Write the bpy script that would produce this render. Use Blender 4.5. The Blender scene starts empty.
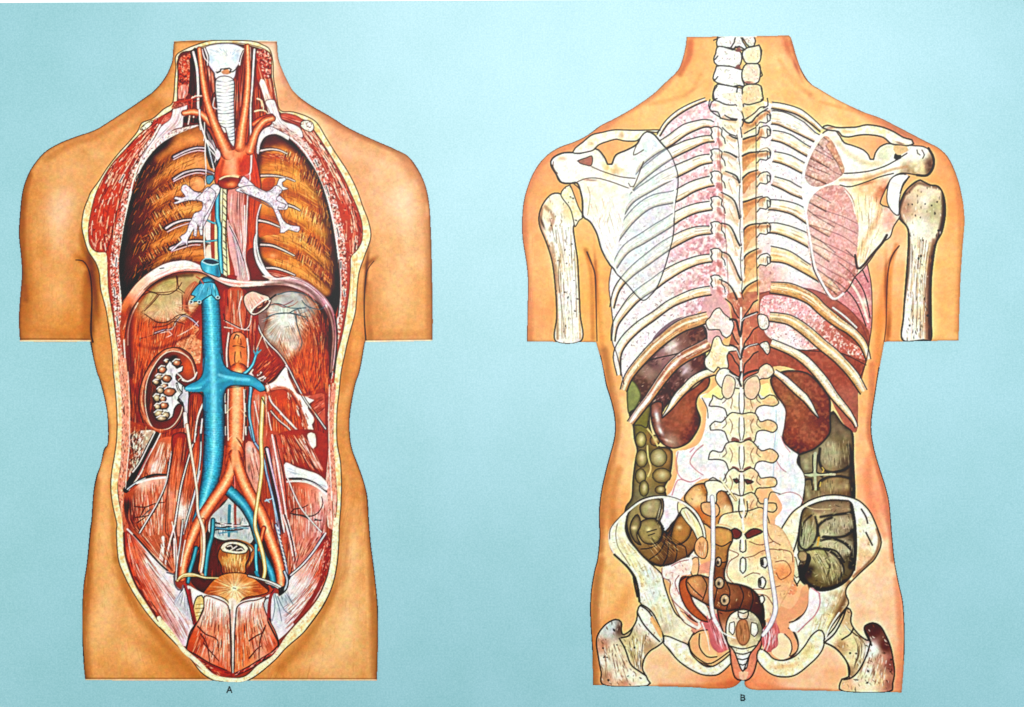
# A printed anatomy chart photographed square-on.
import bpy, math
scene = bpy.context.scene
U = 1.4 / 1024                       # metres on the chart per chart unit
# ---------------------------------------------------------------- camera, world, lamps, exposure
cam = bpy.data.objects.new("camera", bpy.data.cameras.new("camera"))
scene.collection.objects.link(cam); scene.camera = cam
cam.data.sensor_width = 36; cam.data.lens = 60
D = 1.4 * 60 / 36
cam.location = (0, -D, 0); cam.rotation_euler = (math.radians(90), 0, 0)
cam.data.clip_end = 50; cam.data.clip_start = .05
world = bpy.data.worlds.new("World"); scene.world = world; world.use_nodes = True
bg = world.node_tree.nodes["Background"]; bg.inputs[0].default_value = (1, 1, 1, 1); bg.inputs[1].default_value = .3
def area(name, loc, size, power, col=(1, 1, 1)):
    l = bpy.data.lights.new(name, 'AREA'); l.energy = power; l.size = size; l.color = col
    o = bpy.data.objects.new(name, l); scene.collection.objects.link(o); o.location = loc
    from mathutils import Vector
    o.rotation_euler = (Vector((.1, 0, .05)) - Vector(loc)).to_track_quat('-Z', 'Y').to_euler()
area("lamp_left", (-2.3, -1.5, -.2), .8, 36, (.95, 1, .93))
area("lamp_right", (2.4, -1.5, -.5), .8, 30, (.92, .98, 1))
area("lamp_glare", (.28, -2.05, .72), 1.8, 52, (.98, .985, 1))
vs = scene.view_settings; vs.view_transform = 'Standard'; vs.look = 'None'; vs.exposure = 0; vs.gamma = 1
scene.cycles.max_bounces = 3
# ---------------------------------------------------------------- the printer
# The chart is a flat print.  The artwork is composed here from shapes, strokes and fibres and
# becomes the pigment (a colour attribute) of one flat mesh per printed part.
import numpy as np, math, random
S = 2
CW, CH = 1024 * S, 707 * S
CV = np.zeros((CH, CW, 3), np.float32) + np.array([.54, .78, .79], np.float32)
ID = np.zeros((CH, CW), np.int16)
PARTS = []                       # (name, parent key, label)
KEY = {}
rnd = random.Random(7)
nr = np.random.RandomState(5)

def part(key, name, parent=None, label=None):
    PARTS.append((name, parent, label, key)); KEY[key] = len(PARTS)
    return key

def hx(c):
    if not isinstance(c, str): return np.array(c, np.float32)
    return np.array([int(c[i:i+2], 16) / 255. for i in (0, 2, 4)], np.float32)

VX = [0., 0., 1.]
def view(x=0, y=0, s=1.):
    VX[:] = [x, y, s]

def P(s):
    if isinstance(s, np.ndarray): return s
    a = np.array([float(v) for v in s.replace(',', ' ').split()], np.float64).reshape(-1, 2)
    return a / VX[2] + np.array(VX[:2])

def spl(p, closed=False, step=2.5):
    p = np.asarray(p); n = len(p)
    if n < 3 and not closed: 
        return p
    out = []
    m = n if closed else n - 1
    for i in range(m):
        if closed: a, b, c, d = p[(i-1) % n], p[i], p[(i+1) % n], p[(i+2) % n]
        else: a, b, c, d = p[max(i-1, 0)], p[i], p[i+1], p[min(i+2, n-1)]
        L = math.hypot(*(c - b)); k = max(1, min(24, int(L / step)))
        t = (np.arange(k) / k)[:, None]
        out.append(0.5 * (2*b + (c-a)*t + (2*a-5*b+4*c-d)*t*t + (3*b-a-3*c+d)*t**3))
    if not closed: out.append(p[-1:])
    return np.concatenate(out)

_noise = {}
def noise(scale, seed=0, sx=1., sy=1.):
    """smooth value noise over the canvas, 0..1, feature size `scale` chart units"""
    k = (scale, seed, sx, sy)
    if k not in _noise:
        r = np.random.RandomState(seed + 11)
        cx, cy = max(.6, scale*sx) * S, max(.6, scale*sy) * S
        gw, gh = int(CW / cx) + 4, int(CH / cy) + 4
        g = r.rand(gh, gw).astype(np.float32)
        x = np.arange(CW, dtype=np.float32) / cx; y = np.arange(CH, dtype=np.float32) / cy
        xi = x.astype(int); yi = y.astype(int); fx = x - xi; fy = y - yi
        fx = fx*fx*(3-2*fx); fy = (fy*fy*(3-2*fy))[:, None]
        a = g[yi][:, xi]*(1-fx) + g[yi][:, xi+1]*fx
        b = g[yi+1][:, xi]*(1-fx) + g[yi+1][:, xi+1]*fx
        _noise[k] = a*(1-fy) + b*fy
    return _noise[k]

class Reg:
    """a filled outline: everything painted through it stays inside it"""
    def __init__(s, pts=None, smooth=True, box=None, m=None):
        if box: s.x0, s.y0, s.x1, s.y1 = box; s.m = m; return
        p = P(pts)
        if smooth: p = spl(p, True)
        q = p * S
        s.x0 = max(0, int(q[:, 0].min()) - 1); s.x1 = min(CW, int(q[:, 0].max()) + 2)
        s.y0 = max(0, int(q[:, 1].min()) - 1); s.y1 = min(CH, int(q[:, 1].max()) + 2)
        w, h = s.x1 - s.x0, s.y1 - s.y0
        K = 3; acc = np.zeros((h * K, w + 1), np.float32)
        ax, ay = q[:, 0] - s.x0, (q[:, 1] - s.y0) * K
        bx, by = np.roll(ax, -1), np.roll(ay, -1)
        rows = [[] for _ in range(h * K)]
        for x0, y0, x1, y1 in zip(ax, ay, bx, by):
            if y0 == y1: continue
            if y0 > y1: x0, y0, x1, y1 = x1, y1, x0, y0
            r0 = max(0, math.ceil(y0 - .5)); r1 = min(h*K - 1, math.ceil(y1 - .5) - 1)
            for r in range(r0, r1 + 1):
                rows[r].append(x0 + (x1-x0) * (r + .5 - y0) / (y1 - y0))
        m = np.zeros((h * K, w), np.float32); xs = np.arange(w)
        for r, cr in enumerate(rows):
            cr.sort()
            for a, b in zip(cr[::2], cr[1::2]):
                ia, ib = max(0, int(a)), min(w - 1, int(b))
                if ib < ia: continue
                if ia == ib: m[r, ia] += b - a
                else:
                    m[r, ia] += ia + 1 - a; m[r, ia+1:ib] += 1; m[r, ib] += b - ib
        s.m = np.clip(m.reshape(h, K, w).mean(1), 0, 1)
        s.p = p
    def sl(s): return (slice(s.y0, s.y1), slice(s.x0, s.x1))
    def fill(s, col, a=1., id=None):
        v = CV[s.sl()]; k = (s.m * a)[..., None]
        v += k * (hx(col) - v)
        if id: ID[s.sl()][s.m > .5] = KEY[id]
        return s
    def xy(s):
        return (np.arange(s.x0, s.x1)[None, :] + .5) / S, (np.arange(s.y0, s.y1)[:, None] + .5) / S
    def blend(s, k, col):
        v = CV[s.sl()]; v += (s.m * np.clip(k, 0, 1))[..., None] * (hx(col) - v); return s
    def cols(s, *cp, p=2.2):
        """pigment interpolated between control points (x, y, colour)"""
        X, Y = s.xy(); num = 0; den = 0
        for x, y, c in cp:
            x = x / VX[2] + VX[0]; y = y / VX[2] + VX[1]
            w = 1. / (((X-x)**2 + (Y-y)**2) + 9.) ** (p/2)
            num = num + w[..., None] * hx(c); den = den + w
        v = CV[s.sl()]; v += s.m[..., None] * (num / den[..., None] - v); return s
    def blob(s, x, y, rx, ry, col, a=.6, ang=0, hard=1.):
        X, Y = s.xy(); x = x / VX[2] + VX[0]; y = y / VX[2] + VX[1]
        c, n = math.cos(math.radians(ang)), math.sin(math.radians(ang))
        u = ((X-x)*c + (Y-y)*n) / rx; w = (-(X-x)*n + (Y-y)*c) / ry
        return s.blend(a * np.exp(-(u*u + w*w) * 1.4 ** hard), col)
    def mott(s, col, scale=3., a=.5, seed=0, th=.5, soft=.2, sx=1., sy=1.):
        n = (noise(scale, seed, sx, sy)[s.sl()] + .6*noise(scale*.55, seed+500, sx, sy)[s.sl()]) / 1.6; soft = max(soft, .28)
        return s.blend(a * np.clip((n - th) / soft + .5, 0, 1), col)
    def rim(s, col, w=2., a=.8, side=None):
        """darken along the inside of the outline"""
        m = s.m; k = int(max(1, w * S)); b = m.copy()
        for _ in range(2):
            for ax in (0, 1):
                pd = [(0, 0), (0, 0)]; pd[ax] = (k, k)
                c = np.cumsum(np.pad(b, pd), axis=ax)
                L = 2*k
                if ax == 0: b = np.concatenate([c[L:L+1] , c[L+1:] - c[:-L-1]])[:m.shape[0]] / (L+1) if 0 else ((c[L:] - np.concatenate([np.zeros((1, c.shape[1])), c[:-L-1]])) / (L+1))
                else: b = (c[:, L:] - np.concatenate([np.zeros((c.shape[0], 1)), c[:, :-L-1]], 1)) / (L+1)
        k2 = np.clip((1 - b) * 2, 0, 1)
        if side is not None:
            gy, gx = np.gradient(b); g = gx * side[0] + gy * side[1]
            k2 = k2 * np.clip(-g / (np.hypot(gx, gy) + 1e-4), 0, 1)
        return s.blend(a * k2, col)
    def hatch(s, A, B, n, cols, w=.6, ln=(.1, .4), a=.7, taper=True, wob=.0, t0=0., t1=1.):
        """fibres running along the guides A and B (from their start to their end)"""
        A = spl(P(A), step=6); B = spl(P(B), step=6)
        A = resamp(A, 24); B = resamp(B, 24)
        cols = [hx(c) for c in (cols if isinstance(cols, (list, tuple)) else cols.split())]
        for _ in range(n):
            u = rnd.random(); L = rnd.uniform(*ln); a0 = rnd.uniform(t0 - L*.4, t1 - L*.6)
            lo, hi = max(t0, a0), min(t1, a0 + L)
            if hi <= lo: continue
            tt = np.linspace(lo, hi, max(2, int((hi-lo) * 14) + 1)) * 23
            i = np.clip(tt.astype(int), 0, 22); f = (tt - i)[:, None]
            q = (A[i]*(1-f) + A[i+1]*f) * (1-u) + (B[i]*(1-f) + B[i+1]*f) * u
            if wob: q = q + nr.randn(*q.shape) * wob
            stroke(q, rnd.choice(cols), w * rnd.uniform(.6, 1.4), a=a * rnd.uniform(.6, 1.1), clip=s, sm=False, tip=taper)
        return s
    def flecks(s, n, cols, w=.7, ln=3., ang=0, jit=30, a=.8, curl=.3):
        cols = [hx(c) for c in cols.split()]
        ys, xs = np.nonzero(s.m > .5)
        if len(ys) == 0: return s
        for k in nr.randint(0, len(ys), n):
            x, y = (xs[k] + s.x0) / S, (ys[k] + s.y0) / S
            th = math.radians(ang + rnd.uniform(-jit, jit)); L = ln * rnd.uniform(.5, 1.3) / 2
            c, d = math.cos(th) * L, math.sin(th) * L; k2 = rnd.uniform(-curl, curl)
            q = np.array([[x-c, y-d], [x - d*k2, y + c*k2], [x+c, y+d]])
            stroke(q, rnd.choice(cols), w * rnd.uniform(.6, 1.4), a=a * rnd.uniform(.6, 1.1), clip=s, sm=False, tip=True)
        return s
    def line(s, col='30140c', w=.8, a=.9):
        q = np.vstack([s.p, s.p[:1]]); stroke(q, col, w, a=a, sm=False); return s

def resamp(p, n):
    d = np.r_[0, np.cumsum(np.hypot(*np.diff(p, axis=0).T))]
    t = np.linspace(0, d[-1], n)
    return np.c_[np.interp(t, d, p[:, 0]), np.interp(t, d, p[:, 1])]

def _cover(q, ws, pad=1.):
    """distance coverage of a polyline with width ws (per point), canvas px"""
    x0 = max(0, int((q[:, 0] - ws).min() - 2)); x1 = min(CW, int((q[:, 0] + ws).max() + 3))
    y0 = max(0, int((q[:, 1] - ws).min() - 2)); y1 = min(CH, int((q[:, 1] + ws).max() + 3))
    if x1 <= x0 or y1 <= y0: return None
    best = np.full((y1-y0, x1-x0), 9e9, np.float32); side = np.zeros_like(best); tt = np.zeros_like(best)
    n = len(q)
    for i in range(n - 1):
        (ax, ay), (bx, by) = q[i], q[i+1]; wa, wb = ws[i], ws[i+1]; r = max(wa, wb) * .5 + 2
        ux0 = max(x0, int(min(ax, bx) - r)); ux1 = min(x1, int(max(ax, bx) + r) + 2)
        uy0 = max(y0, int(min(ay, by) - r)); uy1 = min(y1, int(max(ay, by) + r) + 2)
        if ux1 <= ux0 or uy1 <= uy0: continue
        X = np.arange(ux0, ux1, dtype=np.float32)[None] + .5 - ax; Y = np.arange(uy0, uy1, dtype=np.float32)[:, None] + .5 - ay
        dx, dy = bx - ax, by - ay; L2 = dx*dx + dy*dy + 1e-9
        t = np.clip((X*dx + Y*dy) / L2, 0, 1)
        ex, ey = X - t*dx, Y - t*dy
        d = np.sqrt(ex*ex + ey*ey); hw = (wa + (wb-wa)*t) * .5
        e = d - hw
        sl = (slice(uy0-y0, uy1-y0), slice(ux0-x0, ux1-x0))
        k = e < best[sl]
        best[sl][k] = e[k]
        side[sl][k] = (np.sign(dx*Y - dy*X) * d / np.maximum(hw, .3))[k]
        tt[sl][k] = ((i + t) / (n - 1))[k]
    return x0, y0, x1, y1, np.clip(.5 - best, 0, 1), side, tt

def _clip(cov, x0, y0, x1, y1, clip):
    m = np.zeros_like(cov)
    a0, b0, a1, b1 = max(x0, clip.x0), max(y0, clip.y0), min(x1, clip.x1), min(y1, clip.y1)
    if a1 > a0 and b1 > b0:
        m[b0-y0:b1-y0, a0-x0:a1-x0] = clip.m[b0-clip.y0:b1-clip.y0, a0-clip.x0:a1-clip.x0]
    return cov * m

def stroke(s, col, w=1., w2=None, a=1., id=None, clip=None, sm=True, tip=False):
    p = P(s)
    if sm: p = spl(p)
    q = p * S; n = len(q)
    t = np.linspace(0, 1, n)
    ws = (w + ((w2 if w2 is not None else w) - w) * t) * S
    if tip and n > 2: ws = ws * (.35 + .65 * np.sin(np.pi * np.clip(t, .0, 1.)))
    r = _cover(q, ws)
    if r is None: return
    x0, y0, x1, y1, cov, _, _ = r
    # strokes thinner than a cell fade instead of vanishing
    if clip is not None: cov = _clip(cov, x0, y0, x1, y1, clip)
    v = CV[y0:y1, x0:x1]; v += (cov * a)[..., None] * (hx(col) - v)
    if id: ID[y0:y1, x0:x1][cov > .5] = KEY[id]

def soft(reg, s, w, col, a=.6):
    """a soft airbrushed line, w the distance at which it has faded"""
    p = spl(P(s)); r = _cover(p * S, np.full(len(p), 2. * w * S))
    if r is None: return
    x0, y0, x1, y1, cov, side, _ = r
    k = _clip(cov * (1 - np.clip(np.abs(side), 0, 1) ** 2) ** 2 * a, x0, y0, x1, y1, reg)
    v = CV[y0:y1, x0:x1]; v += k[..., None] * (hx(col) - v)

def strokes(txt, col, w=1., w2=None, **k):
    for s in txt.split(';'):
        if s.strip(): stroke(s, col, w, w2, **k)

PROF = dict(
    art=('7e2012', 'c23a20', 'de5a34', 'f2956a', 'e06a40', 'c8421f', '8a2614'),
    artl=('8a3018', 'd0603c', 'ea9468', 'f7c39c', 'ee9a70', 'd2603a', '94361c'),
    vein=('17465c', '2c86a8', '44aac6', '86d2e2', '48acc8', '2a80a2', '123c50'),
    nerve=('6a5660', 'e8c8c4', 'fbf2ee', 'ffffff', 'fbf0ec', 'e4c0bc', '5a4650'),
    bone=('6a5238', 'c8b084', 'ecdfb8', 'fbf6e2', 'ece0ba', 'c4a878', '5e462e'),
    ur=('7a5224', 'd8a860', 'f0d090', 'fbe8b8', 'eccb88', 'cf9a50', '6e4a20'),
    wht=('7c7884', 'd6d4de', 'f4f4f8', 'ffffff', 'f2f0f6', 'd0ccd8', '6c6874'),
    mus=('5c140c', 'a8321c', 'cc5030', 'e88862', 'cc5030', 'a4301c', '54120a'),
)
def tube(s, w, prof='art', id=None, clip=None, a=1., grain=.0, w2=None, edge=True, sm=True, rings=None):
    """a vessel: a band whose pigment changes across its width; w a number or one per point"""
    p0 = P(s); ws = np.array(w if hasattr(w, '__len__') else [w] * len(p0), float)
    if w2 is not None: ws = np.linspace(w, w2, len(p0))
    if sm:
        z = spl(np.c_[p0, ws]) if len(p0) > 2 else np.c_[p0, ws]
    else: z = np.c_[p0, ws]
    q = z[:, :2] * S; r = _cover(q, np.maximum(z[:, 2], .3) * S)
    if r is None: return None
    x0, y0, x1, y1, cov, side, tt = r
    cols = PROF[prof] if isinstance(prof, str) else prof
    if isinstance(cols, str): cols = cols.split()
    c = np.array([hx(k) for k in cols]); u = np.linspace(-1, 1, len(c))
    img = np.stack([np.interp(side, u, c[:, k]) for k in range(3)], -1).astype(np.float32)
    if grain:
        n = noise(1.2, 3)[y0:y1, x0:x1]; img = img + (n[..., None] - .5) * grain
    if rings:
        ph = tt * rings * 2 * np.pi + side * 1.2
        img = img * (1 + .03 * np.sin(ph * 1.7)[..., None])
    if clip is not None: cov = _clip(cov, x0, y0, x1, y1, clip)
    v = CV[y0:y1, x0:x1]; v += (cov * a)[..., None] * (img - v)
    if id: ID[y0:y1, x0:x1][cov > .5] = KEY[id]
    g = Reg(box=(x0, y0, x1, y1), m=cov); g.p = z[:, :2]
    return g

def band(s, w, col, id=None):
    """a flat region along a line, returned for painting into"""
    p = spl(P(s)); ws = np.linspace(w[0], w[1], len(p)) if hasattr(w, '__len__') else np.full(len(p), w)
    x0, y0, x1, y1, cov, _, _ = _cover(p * S, ws * S)
    g = Reg(box=(x0, y0, x1, y1), m=cov); g.p = p
    return g.fill(col, id=id)
# ================================================================ figure A: opened torso from the front
part('A', 'front_torso', None, 'bare torso seen from the front, opened from neck to groin to show the organs, on the left of the chart')
for k, n, l in (
    ('Arim', 'cut_fat_rim', 'cream edge of cut fat around the opened body'),
    ('Amus', 'cut_chest_muscle', 'red cut chest muscle beside the left edge of the opening'),
    ('Amur', 'cut_chest_muscle', 'red cut chest muscle beside the right edge of the opening'),
    ('Acav', 'abdominal_cavity', None),
    ('Achl', 'chest_cavity', 'brown ribbed inner chest wall left of the windpipe'), ('Achr', 'chest_cavity', 'brown ribbed inner chest wall right of the aorta'),
    ('Aneck', 'neck_muscle', None), ('Alar', 'larynx', None), ('Atra', 'windpipe', None),
    ('Aaor', 'aorta', 'orange red arched artery running down the spine'), ('Acar', 'carotid_artery', None),
    ('Abrl', 'bronchus', 'white branching airway on the left'), ('Abrr', 'bronchus', 'white branching airway on the right'),
    ('Aeso', 'gullet', None), ('Aazy', 'chest_vein', None), ('Adia', 'diaphragm', None), ('Aten', 'diaphragm_tendon', 'grey green tendon dome with fine vessels on the left'),
    ('Atenr', 'diaphragm_tendon', 'pale blue white tendon dome on the right'), ('Acava', 'vena_cava', None),
    ('Akid', 'kidney', 'sliced kidney with white inner channels'), ('Apso', 'psoas_muscle', None), ('Apsor', 'psoas_muscle', None),
    ('Ailil', 'iliac_muscle', None), ('Ailir', 'iliac_muscle', None), ('Aurl', 'ureter', None), ('Aurr', 'ureter', None),
    ('Ailv', 'iliac_vein', None), ('Aila', 'iliac_artery', None), ('Anrv', 'nerve', None), ('Arec', 'rectum', 'cut end of the rectum'),
    ('Abla', 'bladder', None), ('Apen', 'belly_wall_muscle', 'white and red muscle sheet on the left'), ('Aper', 'belly_wall_muscle', 'white and red muscle sheet on the right'),
    ('Arcl', 'straight_belly_muscle', 'striped flap of belly muscle left of the midline'), ('Arcr', 'straight_belly_muscle', 'striped flap of belly muscle right of the midline'),
    ('Agon', 'cut_stomach_opening', None), ('Adis', 'lower_back_sheath', None)):
    part(k, n, 'A', l)
view()
OUTA = '''174,41 173,52 172,62 166,76 155,90 143,99 130,108 110,121 95,130 75,137 60,143 45,152 33,166 26,180 22,195 20,215 19,235 21,255 22,275 20,300 19,320 20,341.5
 56,342 90,341.5 93,356 97,373 100,381 107,411 108,442 104,449 100.5,465 96.5,476 93.5,492 91.5,520 90,530 87,562 83.2,590 82.3,630 83.6,662 85.4,680
 150,680.5 230,680.5 300,680.6 377,680.6 378,640 378,613 377,596 374,568.6 371,545 369,521 367,494 360,470 352.5,450 350,435 350,415 355,386 360,370 365,342 400,341.6 432.7,340.7 432.7,309 432,271 431,233 429,202 423,179 410,158 394.5,149 371.6,139
 348.7,128 329.6,116 310.5,105 295,93 288,82 282,69 278.4,58 277,41 230,40'''
_p = P(OUTA)
def poly_spl(p, corners):
    """spline through p but sharp at the listed indices"""
    n = len(p); c = sorted(corners); out = []
    for a, b in zip(c, c[1:] + [c[0] + n]):
        out.append(spl(np.array([p[i % n] for i in range(a, b+1)]))[:-1])
    return np.concatenate(out)
def cidx(p, pts): return [int(np.argmin(np.hypot(p[:, 0]-x, p[:, 1]-y))) for x, y in pts]
_p = poly_spl(_p, cidx(_p, [(174,41), (20,341.5), (90,341.5), (85.4,680), (377,680.6), (365,342), (432.7,340.7), (277,41)]))
stroke(np.vstack([_p, _p[:1]]), 'e8ecdc', 2.6, a=.75, sm=False)
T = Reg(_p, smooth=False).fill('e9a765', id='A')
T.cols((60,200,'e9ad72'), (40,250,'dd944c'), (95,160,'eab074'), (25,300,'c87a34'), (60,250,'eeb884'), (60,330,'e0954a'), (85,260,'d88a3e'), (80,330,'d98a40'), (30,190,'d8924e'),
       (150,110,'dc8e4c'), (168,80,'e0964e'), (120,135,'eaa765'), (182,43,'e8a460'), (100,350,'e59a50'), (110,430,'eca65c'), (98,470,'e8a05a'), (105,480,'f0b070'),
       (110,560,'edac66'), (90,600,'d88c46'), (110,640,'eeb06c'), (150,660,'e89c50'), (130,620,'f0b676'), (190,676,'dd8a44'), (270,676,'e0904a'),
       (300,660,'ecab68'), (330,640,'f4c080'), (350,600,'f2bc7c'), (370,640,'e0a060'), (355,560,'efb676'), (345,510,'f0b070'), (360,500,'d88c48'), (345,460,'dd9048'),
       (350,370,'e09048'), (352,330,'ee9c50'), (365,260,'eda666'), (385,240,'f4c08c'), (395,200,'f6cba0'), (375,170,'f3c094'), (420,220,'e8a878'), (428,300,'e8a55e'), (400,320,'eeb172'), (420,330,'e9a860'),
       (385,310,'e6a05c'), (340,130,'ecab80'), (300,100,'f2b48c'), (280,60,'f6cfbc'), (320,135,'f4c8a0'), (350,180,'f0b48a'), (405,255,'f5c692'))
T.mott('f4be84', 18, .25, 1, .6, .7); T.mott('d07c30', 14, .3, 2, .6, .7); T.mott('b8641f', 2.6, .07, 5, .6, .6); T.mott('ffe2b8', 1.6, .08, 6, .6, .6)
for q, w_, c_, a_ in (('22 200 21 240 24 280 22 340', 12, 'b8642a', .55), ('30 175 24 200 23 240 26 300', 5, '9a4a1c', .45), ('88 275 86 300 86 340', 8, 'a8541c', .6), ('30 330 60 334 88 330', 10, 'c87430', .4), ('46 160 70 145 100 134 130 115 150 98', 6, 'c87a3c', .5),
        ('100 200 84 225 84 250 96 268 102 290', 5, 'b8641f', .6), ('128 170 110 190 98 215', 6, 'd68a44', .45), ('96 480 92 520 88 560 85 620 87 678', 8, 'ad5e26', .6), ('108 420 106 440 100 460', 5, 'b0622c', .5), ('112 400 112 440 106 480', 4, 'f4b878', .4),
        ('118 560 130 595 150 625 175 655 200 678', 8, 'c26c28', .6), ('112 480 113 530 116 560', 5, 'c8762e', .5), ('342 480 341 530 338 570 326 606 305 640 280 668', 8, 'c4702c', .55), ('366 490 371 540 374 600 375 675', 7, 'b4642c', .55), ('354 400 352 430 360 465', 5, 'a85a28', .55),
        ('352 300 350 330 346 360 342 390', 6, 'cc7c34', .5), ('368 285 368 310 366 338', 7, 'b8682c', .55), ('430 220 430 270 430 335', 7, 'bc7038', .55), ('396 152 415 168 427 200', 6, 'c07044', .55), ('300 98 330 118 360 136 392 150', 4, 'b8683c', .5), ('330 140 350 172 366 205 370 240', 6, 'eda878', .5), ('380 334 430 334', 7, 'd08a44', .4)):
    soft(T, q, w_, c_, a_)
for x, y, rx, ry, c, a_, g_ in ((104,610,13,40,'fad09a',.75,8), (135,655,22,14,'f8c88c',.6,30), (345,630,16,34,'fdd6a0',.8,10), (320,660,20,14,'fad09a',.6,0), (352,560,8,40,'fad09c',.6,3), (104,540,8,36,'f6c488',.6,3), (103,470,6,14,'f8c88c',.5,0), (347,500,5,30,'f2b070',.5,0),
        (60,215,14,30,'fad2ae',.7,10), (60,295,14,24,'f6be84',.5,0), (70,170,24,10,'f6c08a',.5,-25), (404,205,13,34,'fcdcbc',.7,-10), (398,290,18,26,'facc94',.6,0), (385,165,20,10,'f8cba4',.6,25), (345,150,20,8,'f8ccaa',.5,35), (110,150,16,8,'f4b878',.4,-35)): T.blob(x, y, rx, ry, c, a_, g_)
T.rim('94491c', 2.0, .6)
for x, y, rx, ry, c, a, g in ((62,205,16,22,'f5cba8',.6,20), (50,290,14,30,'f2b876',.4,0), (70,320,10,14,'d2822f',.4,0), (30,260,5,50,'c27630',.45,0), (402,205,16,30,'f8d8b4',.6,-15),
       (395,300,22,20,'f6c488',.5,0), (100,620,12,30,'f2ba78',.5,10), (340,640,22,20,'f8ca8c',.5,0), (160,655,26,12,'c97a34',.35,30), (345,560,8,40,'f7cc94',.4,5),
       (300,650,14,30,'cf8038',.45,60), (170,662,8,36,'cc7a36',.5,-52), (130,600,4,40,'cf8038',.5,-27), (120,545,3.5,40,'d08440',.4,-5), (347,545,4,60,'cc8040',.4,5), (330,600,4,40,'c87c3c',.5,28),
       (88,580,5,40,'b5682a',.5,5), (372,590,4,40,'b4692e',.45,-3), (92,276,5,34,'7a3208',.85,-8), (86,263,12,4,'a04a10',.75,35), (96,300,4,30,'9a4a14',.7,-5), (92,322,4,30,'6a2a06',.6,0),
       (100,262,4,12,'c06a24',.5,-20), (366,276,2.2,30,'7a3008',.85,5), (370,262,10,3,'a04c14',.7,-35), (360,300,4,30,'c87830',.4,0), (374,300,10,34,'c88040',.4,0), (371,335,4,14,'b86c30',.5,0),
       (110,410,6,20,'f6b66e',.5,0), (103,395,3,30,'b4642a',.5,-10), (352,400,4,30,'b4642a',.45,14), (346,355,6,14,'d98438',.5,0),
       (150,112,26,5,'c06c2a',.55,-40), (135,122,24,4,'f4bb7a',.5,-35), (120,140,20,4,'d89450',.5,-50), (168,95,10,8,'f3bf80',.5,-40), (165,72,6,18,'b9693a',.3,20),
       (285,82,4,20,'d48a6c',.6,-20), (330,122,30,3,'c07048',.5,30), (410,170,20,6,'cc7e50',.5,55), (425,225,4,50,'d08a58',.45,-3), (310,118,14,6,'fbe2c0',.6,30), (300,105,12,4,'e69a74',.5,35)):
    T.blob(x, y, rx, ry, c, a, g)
T.hatch('30 190 24 330', '85 265 80 335', 120, 'c67a34 f4c48e b56a28', .5, (.03, .1), .13)
T.hatch('372 270 372 335', '428 200 430 335', 110, 'd08a4c f8d0a0 c47a3c', .5, (.03, .1), .13)
T.hatch('60 690 84 560', '220 690 112 480', 160, 'cf8440 f7c888 c27632', .5, (.02, .08), .28)
T.hatch('390 690 370 500', '260 690 345 480', 160, 'cf8440 f7c888 c27632', .5, (.02, .08), .25)
stroke('93 342 91 330 92 300 91 280 88 268 83 261 76 260', '5a2408', 1.6, 1.0, a=.9, clip=T)
stroke('366 341 364.5 320 364.5 295 367 272 374 261', '5a2408', 1.4, .6, a=.85, clip=T)
stroke('172 62 166 76 155 90 143 99 130 108 110 121 95 130 75 137 60 143 45 152 33 166 26 180 22 195 20 215 19 235 21 255', '6a3216', 1.1, .9, a=.75)
stroke('279 60 283 70 289 83 296 93 311 105 330 116 349 128 372 139 395 149', '8a4428', 1.1, a=.7)
stroke('410 158 423 179 429 202 431 233', '9a5434', .9, a=.6)
for s in ('20 341 90 341', '366 341.4 432 340.5'): stroke(s, 'f6ecd8', 1.6, a=.8, sm=False); 
stroke('20 338.5 90 338.8', '9a5a2c', .8, a=.5); stroke('86 679.8 377 680', 'f4ead0', 1.5, a=.7, sm=False); stroke('86 678 377 678.5', 'a86a34', .8, a=.4)
stroke('91 342 93 356 97 373 100 381 107 411 108 442 104 450 100 466 97 476 93.5 492 91.5 520 87 562 83 590 82 630 84 662', '4a2410', 1.0, a=.75)
stroke('365 342 360 370 355 386 350 415 350 435 352.5 450 360 470 367 494 369 521 371 545 374 568 377 596 378 620', '54301c', 1.0, a=.75)
stroke('174 41 200 40 277 41', 'f6ead6', 1.4, a=.9)

# ---- cut rim of fat
FAT = Reg('''176 56 186 49 202 43 215 40.5 250 41 263 45 270 50 273 62 273.5 77 276 92 280 110 293 112 307 116.5 317 123 326 137.5 335.6 153 348 172 357 190 363 207 368.4 221 370.8 237 365 255 359.5 271
 357.5 285 356.5 300 355 314 349 336 344 358 341 373 339 393 337 413 337 441 340.5 462 341.5 483 341 504 339.4 525 338.7 545 336.7 566 332.5 585 324 604.6 310.6 624 301 635 286 648 275 660 257 675 245 681 226 681.5 213 680
 201 672 190 658 175 643 160 628 153.5 621 144 609 133 592 124.7 576 118.5 559 116.5 532 117 524 113 506 111 490 111.7 473 115 453 117 435 117 413 115 386 113.4 371 112 350 109 328 106 309 101 290 99.5 274 96 263 89 252
 85 241 82 226 84 210 89 197 91 192 99 181 108 167 119 153 130 141 138 131 142 123 153 118.5 164 109 172 104 174 95 175 80 176 68''').fill('f1dcae', id='Arim')
FAT.mott('fff3d4', 3, .7, 8, .5, .3); FAT.mott('d9a866', 2.2, .5, 9, .62, .3); FAT.mott('c98a50', 5, .35, 10, .6, .4)
FAT.blob(102, 262, 6, 8, 'f6e4bc', .7); FAT.flecks(500, 'c89452 b87a3c fffbe8 e8c084', .5, 2.2, 80, 60, .7)
FAT.hatch('125 440 117 300', '113 440 102 270', 60, 'c88c4c fff0cc', .5, (.1, .3), .6)
FAT.hatch('345 440 356 250', '338 440 348 250', 60, 'cf9850 fff6d8', .5, (.1, .3), .6)
FAT.line('5a3016', .9, .8)
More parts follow.
